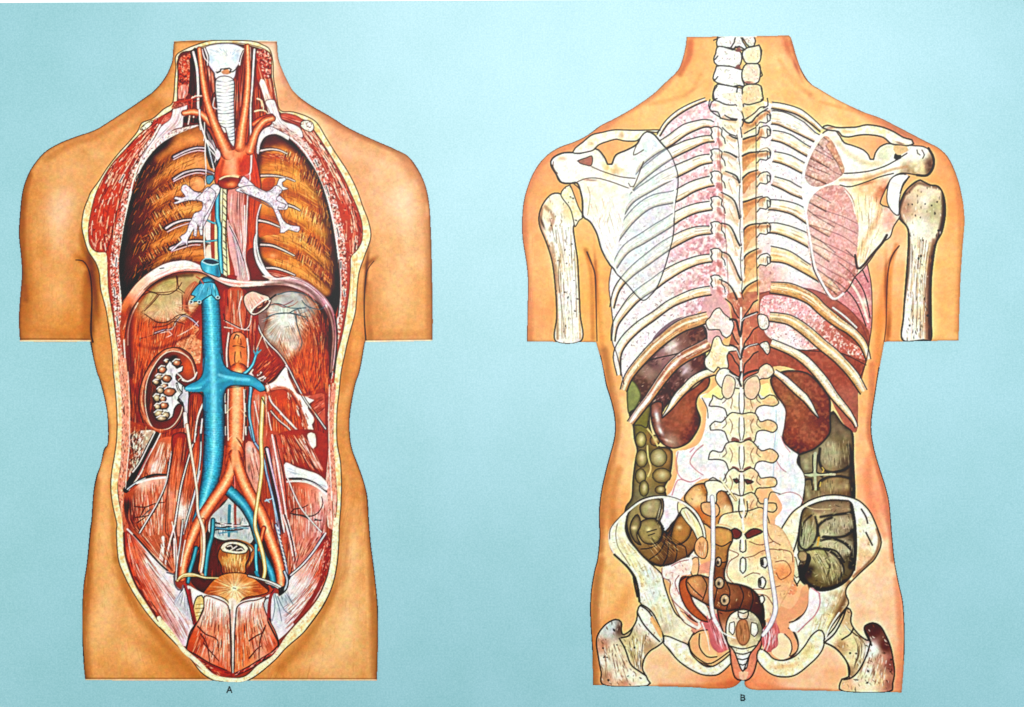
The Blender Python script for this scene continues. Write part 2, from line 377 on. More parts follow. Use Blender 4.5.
stroke('178 57 190 51 203 46.5 216 43.5 230 43 245 44 262 48 270 53', '5a3c28', .7, a=.8)

# ---- everything inside the rim
INN = Reg('''178 60 190 53 203 48 216 45 230 44 246 45.5 260 49 268 54 271 60 271.5 77 273 92 277 108 282 114 293 117 306 121 313 129 322 142 332 158 343 177 352 196 358 210 362 224 362 240 357 250 351 257 350.5 270 349 292
 346 314 342 336 337 356 335 372 332 400 330.5 415 331 440 335 470 337 500 335 520 333 530 331 560 326 580 316 602 302 622 288 635 279.6 650 258 665.7 245 676 232 678.5 213 674.8 198 661 184 650 172 635 160 620
 146.7 602 137 587 129.5 570 124.5 552 124 532 122 515 119 500 118 485 121 465 123.5 440 124 413 122 386 121.5 371 117 343 113.4 318 109 292 108 274 106.6 253 97 252 90 244.7 88.6 229 91 213 95.6 195 103.4 178 113.6 162.5 125 150
 136 138 155 121 172 110 177 104 177.5 90 178 73''').fill('b04628', id='Acav')
INN.hatch('124 300 124 420 128 560', '225 300 225 420 215 560', 500, 'e08058 7c2010 f0a884 962c16 c05430', .6, (.05, .2), .6); INN.hatch('240 300 240 420 250 560', '334 300 332 420 328 540', 500, 'e08058 7c2010 f0a884 962c16 c05430', .6, (.05, .2), .6)
INN.line('4a1c10', .9, .75)

# neck deep muscles
view(160, 35, 7.854)
NK = Reg('145 165 250 120 330 100 460 85 600 80 660 85 760 110 870 150 880 330 910 500 935 600 1000 640 1000 720 0 720 0 650 60 620 120 570 140 420').fill('8e2e1e', id='Aneck')
NK.hatch('220 130 180 600', '440 200 450 640', 60, 'b84028 5e140e d86848 f0a080', .8, (.2, .6), .7)
NK.hatch('580 330 570 700', '660 200 640 700', 60, 'b84028 4e100c d86848 f4b0a0', .7, (.2, .6), .75)
NK.hatch('370 230 430 600', '420 300 440 700', 50, 'b03c28 4e100c d86848 f0b8a8', .7, (.2, .6), .8)
r = Reg('155 190 190 160 240 150 240 230 235 330 232 420 225 470 200 480 150 500 140 420 150 330 145 260').fill('c8452a', id='Aneck'); r.mott('f4a890', 2, .8, 12, .6, .25); r.mott('7a1a10', 2, .7, 13, .65, .25); r.flecks(40, 'ffd8c8 f0a088 7a1c12', .7, 4, 60, 40, .8)
r = Reg('155 400 215 400 210 480 145 500').fill('d8948c', .8); r.hatch('160 400 150 500', '210 400 205 500', 14, 'f8e0dc a04838', .7, (.3, .8))
r = Reg('235 180 260 170 270 300 280 450 250 480 225 450 235 300').fill('5c150e', .9)
r = Reg('250 120 300 110 320 250 335 430 330 560 300 560 290 400 270 250').fill('5c150e', .75)
r = Reg('770 110 830 120 870 170 875 260 865 330 830 345 800 300 770 220 755 160').fill('c43a28', id='Aneck'); r.mott('f6b0a0', 1.8, .9, 14, .58, .25); r.mott('8c1c14', 2, .7, 15, .62, .25); r.flecks(45, 'ffd8cc f4a898 7a1c12', .7, 4, 50, 50, .8)
r = Reg('770 210 830 345 880 340 905 480 935 600 940 690 900 690 850 600 800 450 760 330').fill('c8452a', id='Aneck'); r.hatch('770 230 890 690', '880 340 935 690', 50, 'f0a080 e87048 7a1c10 ffd8c0', .8, (.2, .6), .75)
r = Reg('780 380 815 350 850 440 890 540 935 640 960 720 870 720 850 600').fill('f0ded8'); r.hatch('790 380 880 720', '850 400 950 720', 26, 'fffaf6 b87868 e8c0b4', .7, (.2, .6), .8)
r = Reg('740 330 780 380 820 500 850 620 850 720 740 720 730 500').fill('a83420', .8); r.hatch('745 350 750 700', '810 500 850 700', 26, '5a120c d86040 e88860', .8, (.2, .5), .7)
# larynx and windpipe
L = Reg('355 100 430 75 510 68 590 75 660 108 650 130 635 165 625 220 600 255 590 320 575 350 445 350 430 300 400 260 375 215 375 160').fill('e2edf4', id='Alar')
L.blob(500, 160, 12, 7, 'ffffff', .8); L.blob(390, 180, 5, 6, 'a8c4d8', .6); L.blob(610, 180, 5, 6, 'a8c0d4', .6); L.blob(510, 330, 6, 3, 'dccfd8', .7); L.hatch('500 170 360 100', '560 170 650 110', 40, 'ffffff 9cb8cc c4d8e4', .6, (.2, .6), .7)
L.line('6a5a68', .9, .8); L.rim('b8b4c8', 1.5, .6)
stroke('350 105 370 150 378 190 375 235', 'f0dcd8', 1.6); stroke('660 110 640 160 630 200 625 235', 'f0dcd8', 1.6); strokes('356 100 378 150 384 190 380 240;655 120 634 165 624 210;343 110 360 160 366 200', '4a2a30', .7)
r = Reg('480 290 500 275 530 265 550 285 560 300 530 310 495 308').fill('d8966c'); strokes('450 296 475 285 478 268 505 268;505 268 545 262 560 272 548 292 575 288 590 275', '3a2420', 1.5, .9); strokes('440 290 450 296;590 275 600 262', '6a5048', .8)
W = Reg('446 345 575 345 580 420 583 520 585 700 585 760 470 760 455 700 448 560').fill('e6eef3', id='Atra')
view()
W = Reg('216.5 79 233 79 234 100 234.5 125 235 146 233.5 147 229 140 225 128 219 124 217 105').fill('e4edf3', id='Atra')
W.blob(224, 110, 5, 60, 'ffffff', .8); W.blob(233, 110, 1.8, 60, 'a8bcc8', .7); W.rim('a09cac', 1.2, .6)
y = 81.
while y < 144:
    w0 = 217 if y < 120 else 217 + (y-120)*.62
    stroke('%f %f %f %f %f %f' % (w0, y, (w0+234)/2, y + 1.0*rnd.uniform(.3, 1.4), 234, y - .8), '56606e' if rnd.random() < .7 else '8a94a0', .75, a=.85, clip=W)
    stroke('%f %f %f %f' % (w0, y+1.2, 234, y+.6), 'ffffff', .8, a=.8, clip=W); y += rnd.uniform(3.1, 3.9)
W.line('57303a', .8, .8); stroke('217 124 212 100 215 92', '4a2a30', .8); stroke('214.5 98 213 107 218 109', 'e8c8c8', 1.1)
# arm-side vessels and collar bones
view(80, 100, 6.4)
r = Reg('475 125 530 105 590 75 605 120 560 155 500 165 460 165 440 170').fill('d46050', id='Amus'); r.hatch('470 140 600 95', '460 165 600 130', 14, 'f4a898 a83028', .8, (.3, .7))
r.rim('8c2418', 1, .5)
view()
MUL = Reg('''155 120 166 115 160 128 157 139 148 150 142 160 136 172 131 190 127 210 123 232 121 255 120 275 122 300 124 330 125 360 127.5 393 129 413 129 441 128 465 124 490 124.5 500 128 520 128 535 124.5 552
 124 532 122 515 119 500 118 485 121 465 123.5 440 124 413 122 386 121.5 371 117 343 113.4 318 109 292 108 274 107 256 106 252.5 97 252 90 244.7 88.6 229 91 213 95.6 195 103.4 178 113.6 162.5 125 150 136 138''').fill('c8452f', id='Amus')
MUL.hatch('155 121 125 150 100 185 90 230 96 252', '160 128 138 165 128 200 122 240 120 250', 200, 'f6b8a4 fbdccf 8e2014 a82c1a e8785a', .75, (.02, .09), .85, wob=.5)
MUL.hatch('150 130 118 165 98 200 92 248', '158 135 140 165 128 195 120 252', 60, 'f8d4c0 f0a890', .7, (.04, .12), .85, wob=.7)
MUL.flecks(200, 'fbdccf f4b09c 8e2014 741408', .7, 3, 110, 50, .8)
r = Reg('166 115 160 128 157 139 148 150 142 160 136 172 131 190 127 210 123 232 121 255 120 275 122 300 124 330 125 360 127.5 393 129 413 129 441 128 465 124 490 121 470 122 420 120 380 117 340 113 300 110 270 113 240 119 215 125 190 132 168 142 150 152 136').fill('d8887c', .7, id='Amus')
r.mott('f8e4dc', 1.8, .9, 21, .55, .25); r.mott('8e2418', 1.5, .8, 22, .62, .25); r.flecks(360, 'fff0ea f8d4c8 7c1c14 5a1c1c b84838', .6, 2.6, 100, 45, .85)
for s in ('139 173 136 178 137 183;131 192 129 200;128 212 126 222;116.5 258 116 266;114 288 115 296;117 317 118 326;124 175 120 182', ):
    for q in s.split(';'): stroke(q, 'fbf2ee', 2.4); stroke(q, '2c1418', 1.0, a=.85)
stroke('160 125 152 140 142 158 135 175 130 195 126 215 122 240 120 262 120 290 122 318 124 345 126 372 128 393', 'f2e4e0', 1.7, 1.1, a=.9)
stroke('106 252 112 235 116 215 124 190 133 168 148 146', '6a1810', .8, a=.6)
r = Reg('118 352 124 352 127 375 129 400 129.5 441 128 465 124 488 120.5 470 122 445 122.5 413 120 380').fill('e2a088', .8, id='Amus'); r.flecks(200, 'f8dcc8 b04c30 7a2818 fff0e0', .6, 3, 92, 14, .8)
r = Reg('118 485 122 470 125 490 128 520 128.5 545 124 552 123.5 530').fill('e4a288', .85); r.flecks(80, 'f8dcc8 b04c30 7a2818', .6, 2.4, 80, 20, .8)
# right
MUR = Reg('''281 115 293 118 306 121 313 129 322 142 332 158 343 177 352 196 358 210 362 224 362 240 357 250 351 257 350.5 270 349 292 346 314 342 336 337 356 335 372 332 400 330.5 415 331 440 335 470 337 500 335 520 333 530
 329 528 326 500 326 470 325 440 326 415 329 385 333 356 336 340 338 322 340 300 340.5 285 339 270 336.5 250 333 225 328 203 319 180 309 160 299 148 288 140 280 134''').fill('c44630', id='Amur')
MUR.hatch('300 128 330 165 350 215 352 255', '309 124 340 175 360 225 360 245', 170, 'f8c0b0 fbe0d8 8e2014 9c2a1a e8785a', .75, (.02, .1), .85, wob=.5)
MUR.hatch('300 130 325 165 342 215 345 252', '311 128 340 175 358 225 358 250', 60, 'f8d4c0 f0a890', .7, (.04, .12), .85, wob=.7)
MUR.flecks(180, 'fbdccf f4b09c 8e2014 741408', .7, 3, 60, 50, .8)
r = Reg('299 135 310 146 322 165 333 190 341 220 346 250 347 280 344 310 340 335 335 356 331 385 328.5 415 328 441 329 470 330 500 331 528 328.5 528 326 500 326 470 325 440 326 415 329 385 333 356 336 340 338 322 340 300 340.5 285 339 270 336.5 250 333 225 328 203 319 180 309 160 299 148 290 140').fill('d88a7c', .75, id='Amur')
r.mott('f8e4dc', 1.8, .9, 23, .55, .25); r.mott('8e2418', 1.5, .8, 24, .62, .25); r.flecks(380, 'fff0ea f8d4c8 7c1c14 5a1c1c b84838', .6, 2.6, 75, 45, .85)
for q in '306 144 309 149;315 160 318 166;326 186 329 195;337 228 339 237;344 290 345 296;341 262 341 268;332 372 331 378'.split(';'): stroke(q, 'fbf2ee', 2.4); stroke(q, '3c1c20', 1.0, a=.85)
stroke('284 133 298 144 309 158 319 178 328 200 334 225 338 252 340.5 280 340 305 337 325 333 350 330 380 326.5 410 325.5 440 326.5 470 326.5 500 328.5 526', 'efe0e2', 1.9, 1.4, a=.95)
stroke('281 133 296 144 307 158 317 178 326 200 332 225 336 252 338.5 280', '6a3c48', .7, a=.7)
r = Reg('325.5 440 331 440 335 470 337 500 335 520 333 530 329 528 326 500 326 470').fill('e4a89a', .85); r.flecks(150, 'fbe4dc b85848 7a2c20 f4c4b4', .6, 3, 88, 14, .8); r.hatch('328 445 331 525', '334 445 336 525', 20, 'fff0ea a84838', .6, (.1, .3))
# collar bone ends
view(220, 100, 6.4)
r = Reg('390 85 460 90 510 110 540 140 520 165 470 150 420 135 395 130').fill('d05c4c', id='Amur'); r.hatch('390 95 530 140', '395 125 520 160', 16, 'f2a090 a02c24', .8, (.3, .7)); r.rim('8c2a20', 1, .6)
r = Reg('520 140 560 130 595 150 600 190 580 205 540 190 515 165').fill('f2e2d4'); r.flecks(22, '7a3428 c88870', .7, 2, 0, 90, .9); r.line('6a3020', .7)
r = Reg('290 10 345 0 370 60 400 130 480 160 520 190 530 240 480 230 420 190 350 160 330 140 320 80').fill('e8dcdc', id='Aneck')
r.hatch('300 10 350 150 440 200', '350 10 400 140 520 220', 36, 'fffafa b89898 cfc0c4', .7, (.2, .6), .8); r.line('6c4448', .7, .7)
r = Reg('330 160 400 165 470 200 540 270 600 340 590 360 520 290 440 230 380 190 330 190').fill('dfc8c4', .8); r.flecks(60, 'b04838 fff8f4 6a4048', .7, 3, 40, 20, .8)
view(80, 100, 6.4)
r = Reg('600 50 640 20 685 20 680 80 660 140 655 175 610 185 560 220 500 270 440 340 400 370 430 310 480 240 520 170 580 120').fill('e6dce4', id='Aneck')
r.hatch('620 30 600 130 490 250 410 360', '680 30 650 150 560 220 450 330', 40, 'ffffff b0a0b0 d8a8a0', .7, (.2, .6), .8); r.line('7a5060', .6, .7)
r = Reg('470 290 560 215 650 180 760 160 780 180 700 195 610 225 540 270 480 330 430 400 390 470 370 470 400 380').fill('dcc0bc'); r.mott('fff4f0', 1.8, .9, 31, .5, .3); r.flecks(70, '5a2c34 a85850 fff', .7, 3, 130, 40, .8) if 0 else r.flecks(70, '5a2c34 a85850 ffffff', .7, 3, 130, 40, .8)
r = Reg('385 190 410 160 460 130 470 135 455 160 420 190').fill('f3e6c4'); r.flecks(9, '30201c', .9, 1.6, 60, 20, .9); r.line('5a3c20', .6)
r = Reg('590 60 610 10 680 0 690 30').fill('a83a2c', .8); r.flecks(20, 'f0a890 5a120c', .8, 3, 30, 60)

# ---- chest cavities
view()
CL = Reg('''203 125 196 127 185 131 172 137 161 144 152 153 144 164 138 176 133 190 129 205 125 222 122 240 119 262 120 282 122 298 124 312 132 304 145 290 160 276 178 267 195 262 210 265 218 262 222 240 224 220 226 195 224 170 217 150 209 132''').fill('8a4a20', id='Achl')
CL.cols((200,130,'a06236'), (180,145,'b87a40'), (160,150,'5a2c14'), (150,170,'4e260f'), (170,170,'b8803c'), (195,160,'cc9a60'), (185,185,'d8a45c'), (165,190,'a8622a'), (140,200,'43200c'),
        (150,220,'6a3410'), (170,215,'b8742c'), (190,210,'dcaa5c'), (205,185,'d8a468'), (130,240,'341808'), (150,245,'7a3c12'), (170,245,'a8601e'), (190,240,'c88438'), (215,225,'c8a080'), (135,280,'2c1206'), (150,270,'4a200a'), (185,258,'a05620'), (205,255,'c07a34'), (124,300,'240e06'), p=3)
for (ax, ay, bx, by) in ((160,172,200,150), (150,195,205,180), (140,215,205,205), (138,240,200,228), (135,262,200,250)):
    CL.hatch('%d %d %d %d' % (ax-22, ay+22, ax-8, ay-6), '%d %d %d %d' % (bx-5, by+12, bx, by-12), 90, '6a3010 e8bc78 8c4a18 f0cc88 4a1e0a', .6, (.15, .5), .55)
CL.hatch('140 178 124 250 122 300', '172 150 158 200 140 290', 130, '2a0f05 341606 5a2a0e', 1.2, (.05, .2), .5)
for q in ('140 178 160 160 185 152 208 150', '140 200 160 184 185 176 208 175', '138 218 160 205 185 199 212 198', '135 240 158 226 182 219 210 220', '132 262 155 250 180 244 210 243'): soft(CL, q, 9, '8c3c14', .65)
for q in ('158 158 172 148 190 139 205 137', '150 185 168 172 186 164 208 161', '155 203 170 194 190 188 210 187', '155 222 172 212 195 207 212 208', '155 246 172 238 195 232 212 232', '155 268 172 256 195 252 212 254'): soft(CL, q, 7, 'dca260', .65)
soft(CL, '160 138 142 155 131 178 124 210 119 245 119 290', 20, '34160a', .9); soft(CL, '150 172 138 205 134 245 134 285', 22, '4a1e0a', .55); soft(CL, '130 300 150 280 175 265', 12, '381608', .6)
for ax, ay, bx, by in ((150,185,208,150), (145,205,208,175), (145,222,210,196), (142,242,210,216), (140,262,208,240), (140,276,205,256)):
    CL.hatch('%d %d %d %d %d %d' % (ax, ay-8, (ax+bx)/2, (ay+by)/2-12, bx, by-9), '%d %d %d %d %d %d' % (ax+3, ay+9, (ax+bx)/2, (ay+by)/2+4, bx, by+8), 110, '7a3414 dca468 8c3c14 c88048 6a2c10 b86830', .55, (.05, .22), .42)
for k in range(420):
    x_, y_ = rnd.uniform(132, 195), rnd.uniform(165, 285); stroke('%f %f %f %f' % (x_, y_, x_ + rnd.uniform(2, 4), y_ - rnd.uniform(3, 8)), rnd.choice(['e09c4c', '5c220a', 'a8541c', 'dca464', '3c1406']), .5, a=.55, clip=CL)
def band_ribs(reg, lst, seed=0):
    for s in lst:
        reg_b = band(s, (7., 6.), 'c88a48'); 
# intercostal bundles
for s, w in (('150 200 160 193 172 184 184 178', 7), ('152 220 163 212 178 203 195 198', 7), ('142 240 155 232 168 222 182 214', 7), ('140 262 155 252 172 246 184 238', 7)):
    p = resamp(spl(P(s)), 30)
    for x, y in p[::1]:
        for _ in range(2): 
            xx, yy = x + rnd.uniform(-2, 2), y + rnd.uniform(-2, 2); l = w * rnd.uniform(.4, 1)
            stroke('%f %f %f %f' % (xx - l*.25, yy - l*.5, xx + l*.3, yy + l*.5), rnd.choice(['5a2412', '3c160a', 'e8c08c', '8a3c1c', 'c06a4a']), .6, a=.7, clip=CL)
view(160, 115, 7.854)
r = Reg('280 110 330 105 345 200 340 230 250 240 130 290 60 350 100 280 60 270 160 200').fill('b87a44', .45); r.blob(260, 200, 9, 4, 'd89c60', .7)
for s in ('110 330 200 285 290 258 370 262', '110 505 190 455 290 432 370 440 430 465'):
    stroke(s, '3c2a34', 5 / 1., 3., a=.9, clip=CL)
    stroke(s, '8c8494', 2.4, 1.6, clip=CL); stroke(s, 'e6dde0', .8, clip=CL)
for s in ('108 350 200 305 290 280 360 285', '108 522 200 478 290 455 350 462'): stroke(s, 'c0404a', 1.4, clip=CL); stroke(s, 'f8dce0', .9, clip=CL)
r = Reg('240 500 290 480 340 500 355 560 320 600 270 595 235 560').fill('cf9864', .5); r.blob(300, 530, 5, 5, 'e4bc90', .6); r.line('503028', .7, .6)
view(80, 190, 6.4)
for s in ('552 245 600 215 660 195 710 190', '580 375 640 350 710 330 790 330 860 345'):
    stroke(s, '3c2a30', 5.5, 3.4, a=.9, clip=CL); stroke(s, 'b0a8b0', 2.4, 1.6, clip=CL); stroke(s, 'ece4e6', .8, clip=CL)
for s in ('560 268 620 238 700 212', '585 395 650 372 720 352 770 352'): stroke(s, 'b03c3c', 1.6, clip=CL); stroke(s, 'f4d8d8', .9, clip=CL)
strokes('690 470 740 460 780 465;690 478 750 482 780 490', 'a02c20', 1.2, clip=CL)
r = Reg('790 60 870 80 870 200 800 190').fill('e6dcd8', .8); r = Reg('800 210 865 225 870 320 810 320').fill('eee8ea', .85); r = Reg('820 350 880 370 880 440 800 440').fill('e8e0de', .8)
# right cavity
view()
CR = Reg('''262 136 272 133 282 135 293 142 303 153 313 166 321 182 327 200 332 222 336 245 338.5 268 339.5 290 338 306 334 316 328 302 318 290 308 281 296 277 283 275 270 272 262 262 257 245 255.5 220 258 206 262 196 260 180 257 160 257 148''').fill('b8742c', id='Achr')
CR.cols((270,140,'6a341a'), (290,152,'a45c28'), (305,170,'7a4420'), (265,150,'94502a'), (275,165,'cc8c48'), (300,172,'dca850'), (290,185,'d89c4c'), (320,195,'6a5030'), (312,200,'c48c3c'), (275,200,'cc6c34'),
        (298,210,'dfab54'), (325,225,'6e5428'), (265,220,'c88a3c'), (270,235,'d0874a'), (310,235,'d8a048'), (330,255,'54300f'), (290,245,'d6a050'), (265,255,'b87030'), (300,265,'c88a40'), (325,280,'6a3c1a'), (334,300,'3c1808'), (258,240,'4e3018'), p=3)
CR.hatch('318 180 330 230 336 290', '328 200 338 250 340 300', 90, '4a2c10 3a200c 6a4a20', 1.2, (.05, .25), .6)
for q in ('262 160 282 158 302 168 318 184', '262 192 285 192 305 200 322 214', '262 218 285 222 305 230 327 248', '262 247 285 248 308 260 328 278'): soft(CR, q, 8, 'ac4c1c', .7)
for q in ('275 150 290 155 305 168', '262 178 285 176 305 185 322 200', '262 205 285 205 305 214 325 232', '262 234 285 234 305 244 328 263', '264 258 285 263 308 276 326 292'): soft(CR, q, 7, 'dca65c', .7)
soft(CR, '285 134 303 150 320 176 332 205 339 240 341 290', 12, '341608', .95); soft(CR, '305 165 320 192 330 225 334 265', 12, '6a3814', .55); soft(CR, '262 140 258 165 257 200 257 250 270 268', 6, '4a2812', .7); soft(CR, '265 140 285 138', 8, '6a3018', .7)
for k in range(520):
    x_, y_ = rnd.uniform(275, 332), rnd.uniform(150, 285); stroke('%f %f %f %f' % (x_, y_, x_ + rnd.uniform(-1, 2), y_ + rnd.uniform(3, 8)), rnd.choice(['e4b470', '7c340e', 'c0702c', 'ecc890', '6c3010']), .5, a=.5, clip=CR)
CR.hatch('262 150 290 160 312 180', '262 200 290 200 320 215', 120, 'f0d088 a05a24 e8b458 7a3c14', .6, (.1, .3), .5)
CR.hatch('265 210 300 222 330 250', '268 262 300 275 330 300', 130, 'f0d088 a05a24 e8b458 7a3c14', .6, (.1, .3), .5)
for s, w in (('284 155 293 158 301 163', 8), ('302 212 312 216 322 224', 8), ('300 235 310 240 322 252', 8), ('296 255 308 262 328 280', 8), ('300 175 315 184 322 196', 7)):
    p = resamp(spl(P(s)), 26)
    for x, y in p:
        for _ in range(2):
            xx, yy = x + rnd.uniform(-1.5, 1.5), y + rnd.uniform(-3, 3); l = w * rnd.uniform(.4, 1.1)
            stroke('%f %f %f %f' % (xx + l*.15, yy - l*.5, xx - l*.1, yy + l*.5), rnd.choice(['8a3418', '6a2410', 'f0cc90', 'a8482c', 'd89468']), .6, a=.75, clip=CR)
view(220, 100, 6.4)
for s in ('260 325 320 315 380 322 430 345', '265 485 350 485 430 500 480 520'): stroke(s, '4a302c', 4.4, 2., a=.8, clip=CR); stroke(s, 'a89890', 2.2, 1.2, clip=CR); stroke(s, 'e8dcd4', .8, clip=CR)
r = Reg('280 505 350 500 350 540 320 580 285 590 270 550').fill('b84c28', .8); r = Reg('300 350 380 345 430 370 380 380').fill('c0482c', .6); r.flecks(20, 'f0c0a0 7a2010', .6, 4, 20, 20)
view(220, 190, 6.4)
for s in ('425 95 470 108 510 130', '248 195 310 208 390 240', '262 350 330 355 400 382 475 420', '280 500 350 500 420 520 480 545'): stroke(s, '3c2420', 4.6, 2.4, a=.85, clip=CR); stroke(s, 'b0a09c', 2.2, 1.4, clip=CR); stroke(s, 'f0e6e0', .8, clip=CR)
r = Reg('250 215 330 225 390 260 380 285 300 290 250 300').fill('c0582c', .8); r = Reg('275 372 350 385 440 425 440 450 340 440 280 430').fill('b8602c', .6); r.blob(340, 420, 5, 3, 'e8b088', .7)
r = Reg('290 515 370 515 450 545 440 565 370 565 320 545').fill('b04434', .85); r.hatch('290 520 440 550', '310 545 430 565', 12, 'f0b8a8 7a1c18', .6, (.3, .7))

# ---- centre of the chest: oesophagus, nerve chains, spine
view(220, 190, 6.4)
MC = Reg('-30 -20 230 -20 262 90 240 150 235 250 225 330 250 420 280 500 340 560 370 585 200 590 -30 575').fill('c04a34', id='Aeso')
r = Reg('-25 -30 40 -30 45 300 60 560 -25 560').fill('e4cf9e', id='Aeso')
for k in range(14): y = -20 + k*40; r.blob(20, y, 3, 2, 'f6ecc8', .7); stroke('%d %d %d %d' % (28, y+20, 44, y+25), '5a4430', .7, a=.8)
strokes('-5 -20 2 200 0 400 5 560;48 -20 44 200 42 400 48 560', '4c3a2c', .8, a=.8); strokes('30 0 26 120 34 240 28 400', 'b08848', .6)
r = Reg('60 0 160 0 160 200 150 440 110 330 60 190 50 100').fill('c88880', id='Aeso'); r.hatch('60 20 55 200 140 440', '160 0 160 200 150 430', 60, '7a2c28 f4d8d4 a85450 e8b8b0', .7, (.15, .5), .75)
r = Reg('160 0 250 40 260 90 240 150 220 300 200 420 180 440 165 300').fill('c84a2c', id='Aaor'); r.hatch('170 20 175 420', '245 60 205 400', 40, '8c2012 f07850 e05a34', .9, (.2, .6), .6)
r = Reg('170 420 210 370 240 440 290 540 340 575 200 580').fill('8c2a1c', .9); r = Reg('215 320 240 260 245 300 245 380 270 470 320 545 400 580 360 585 300 560 250 500 220 420').fill('d8dce0', id='Aeso')
r.hatch('225 300 240 440 340 570', '240 300 265 470 380 580', 26, 'ffffff 8ca0b0 7a5a58', .7, (.2, .7), .8); r.line('4c3a40', .7, .8)
stroke('262 95 240 170 236 260 236 340 250 420 290 510 340 560 420 590', 'f4f2f4', 1.5); stroke('266 98 245 170 241 260 241 340 256 420 296 508', '54646c', .7)
r = Reg('45 190 70 230 120 330 160 440 190 575 110 575 90 500 60 380').fill('d4a8a8', id='Aeso'); r.hatch('50 200 90 350 120 570', '80 240 150 430 180 570', 50, '6c3c40 f4e8ec b87c7c', .6, (.15, .6), .8); r.hatch('50 200 100 400 120 570', '80 240 150 430 180 570', 30, '8c7888 ffffff b8a8b8', .7, (.2, .6), .8)
strokes('178 30 172 150 168 300 160 440 185 575;158 100 160 300 145 450', 'f4e8ec', 1.2, .9); strokes('60 230 110 330 150 450', '6a3c44', .8)
r = Reg('50 545 110 550 105 580 50 580').fill('c03020', .9)
# azygos vein and left nerve chain
view(80, 190, 6.4)
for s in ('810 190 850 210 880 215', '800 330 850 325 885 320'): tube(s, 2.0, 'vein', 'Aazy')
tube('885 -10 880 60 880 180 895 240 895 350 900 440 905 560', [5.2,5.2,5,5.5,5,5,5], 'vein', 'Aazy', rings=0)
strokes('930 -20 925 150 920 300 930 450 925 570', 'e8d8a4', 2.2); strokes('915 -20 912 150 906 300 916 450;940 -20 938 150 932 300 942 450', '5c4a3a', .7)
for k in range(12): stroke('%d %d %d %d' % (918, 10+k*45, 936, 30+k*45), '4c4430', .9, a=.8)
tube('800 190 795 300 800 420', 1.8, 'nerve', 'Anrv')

# ---- great vessels of the neck
view(160, 35, 7.854)
stroke('250 140 290 330 300 480 302 620 318 720', '2a0e0c', 3.4, a=.6)
tube('200 610 260 600 330 620 390 660 430 700', 5.6, 'art', 'Acar')
tube('120 640 60 660 0 680', 0, 'art') if 0 else None
tube('310 110 325 240 350 380 372 500 400 600 430 680', [4.5,5.5,6,6,6.5,7.5], 'artl', 'Acar')
tube('678 90 682 200 685 320 680 440 665 560 640 720', [4.5,5,5.2,6,6.8,8], 'artl', 'Acar')
tube('705 100 708 200', 2.2, 'nerve', 'Anrv'); tube('742 115 735 220 725 400 712 560 712 720', [2.6,2.4,2.2,2,1.9], 'nerve', 'Anrv')
tube('262 135 290 260 300 420 300 560 312 640 320 740', [3,3,2.8,2.8,2.2,2.2], 'nerve', 'Anrv')
strokes('330 112 350 180 380 215;352 110 372 170', 'f4e4e4', 1.4, 1)
strokes('110 530 150 525 210 515 270 495 330 485 370 492', 'c84838', 1.6, .9); strokes('215 515 225 560 235 600;150 525 130 550;250 510 280 470', 'c23c2c', 1.1, .7); strokes('250 495 280 480 330 478', 'f6c8b8', 1.3)
strokes('765 500 790 510 810 550 812 590;745 600 790 590 830 600 850 620;800 520 800 560', 'f0b898', 1.8, 1.1)
tube('735 700 780 670 830 650 875 640', 6, 'art', 'Acar')
strokes('235 620 230 660 222 700;265 640 262 680', 'f2d0c8', 1.3); r = Reg('185 640 215 640 215 690 185 690').fill('4a1414', .9); r = Reg('245 650 300 660 300 690 245 690').fill('4a1414', .8)
view(160, 115, 7.854)
tube('860 60 815 80 775 110 750 160 735 220', [6,6,6,6.5,7], 'art', 'Acar'); stroke('835 85 838 130', 'c03828', 1.6)
# rim of right pleura
r = Reg('860 90 790 140 765 220 760 300 775 310 790 230 830 170 900 150 960 170 1010 200 1021 170 950 130').fill('dce0e4', id='Achr'); r.line('6a5a60', .7, .7); r.flecks(30, '8c98a4 ffffff', .6, 5, 100, 30)
AR = Reg('''395 30 430 100 470 190 500 250 540 285 575 275 600 255 615 200 625 100 635 20 700 20 700 120 690 200 700 230 735 200 745 300 765 380 780 460 795 560 770 620 700 560 660 490 640 480 620 485 540 478 470 500 455 560
 430 520 435 420 470 330 480 270 450 200 400 110 355 40 330 10''').fill('dc5a34', id='Aaor')
AR.blob(540, 360, 10, 7, 'f6a880', .75); AR.blob(500, 430, 8, 6, 'f0936a', .6); AR.blob(650, 400, 10, 9, 'c8381c', .85); AR.blob(740, 440, 4, 16, 'cc3c22', .7); AR.blob(520, 260, 4, 5, 'f2a27c', .7, -40); AR.blob(455, 160, 2.2, 12, 'f6b088', .8, -30)
AR.blob(640, 200, 3, 14, 'f2a078', .8, 8); AR.blob(600, 310, 8, 4, 'f6ae88', .7); AR.blob(450, 450, 2.5, 8, 'b83418', .7, 15); AR.rim('9c2a14', 1.6, .7); AR.line('54180e', .7, .7)
AR.hatch('560 300 560 470', '700 300 690 440', 50, 'e8784c b83418 f8b890', .6, (.1, .3), .4); AR.hatch('340 20 470 200', '420 80 520 270', 30, 'f8bc98 b83418', .6, (.1, .4), .5)
AR.hatch('720 230 780 600', '700 300 740 580', 30, 'b83014 e86840', .8, (.2, .5), .5)
stroke('690 210 660 260 650 270', 'a02c16', 1.2)
g = Reg('455 545 470 505 510 482 560 478 610 485 632 510 625 545 590 575 540 582 490 575').fill('b03a1c', id='Aaor'); g.blob(560, 545, 6, 3.4, 'eaa070', .9); g.blob(510, 510, 7, 3, '8c2410', .8); g.line('6a1c10', .8); stroke('470 505 510 484 560 480 615 488', 'f6b890', 1.6)
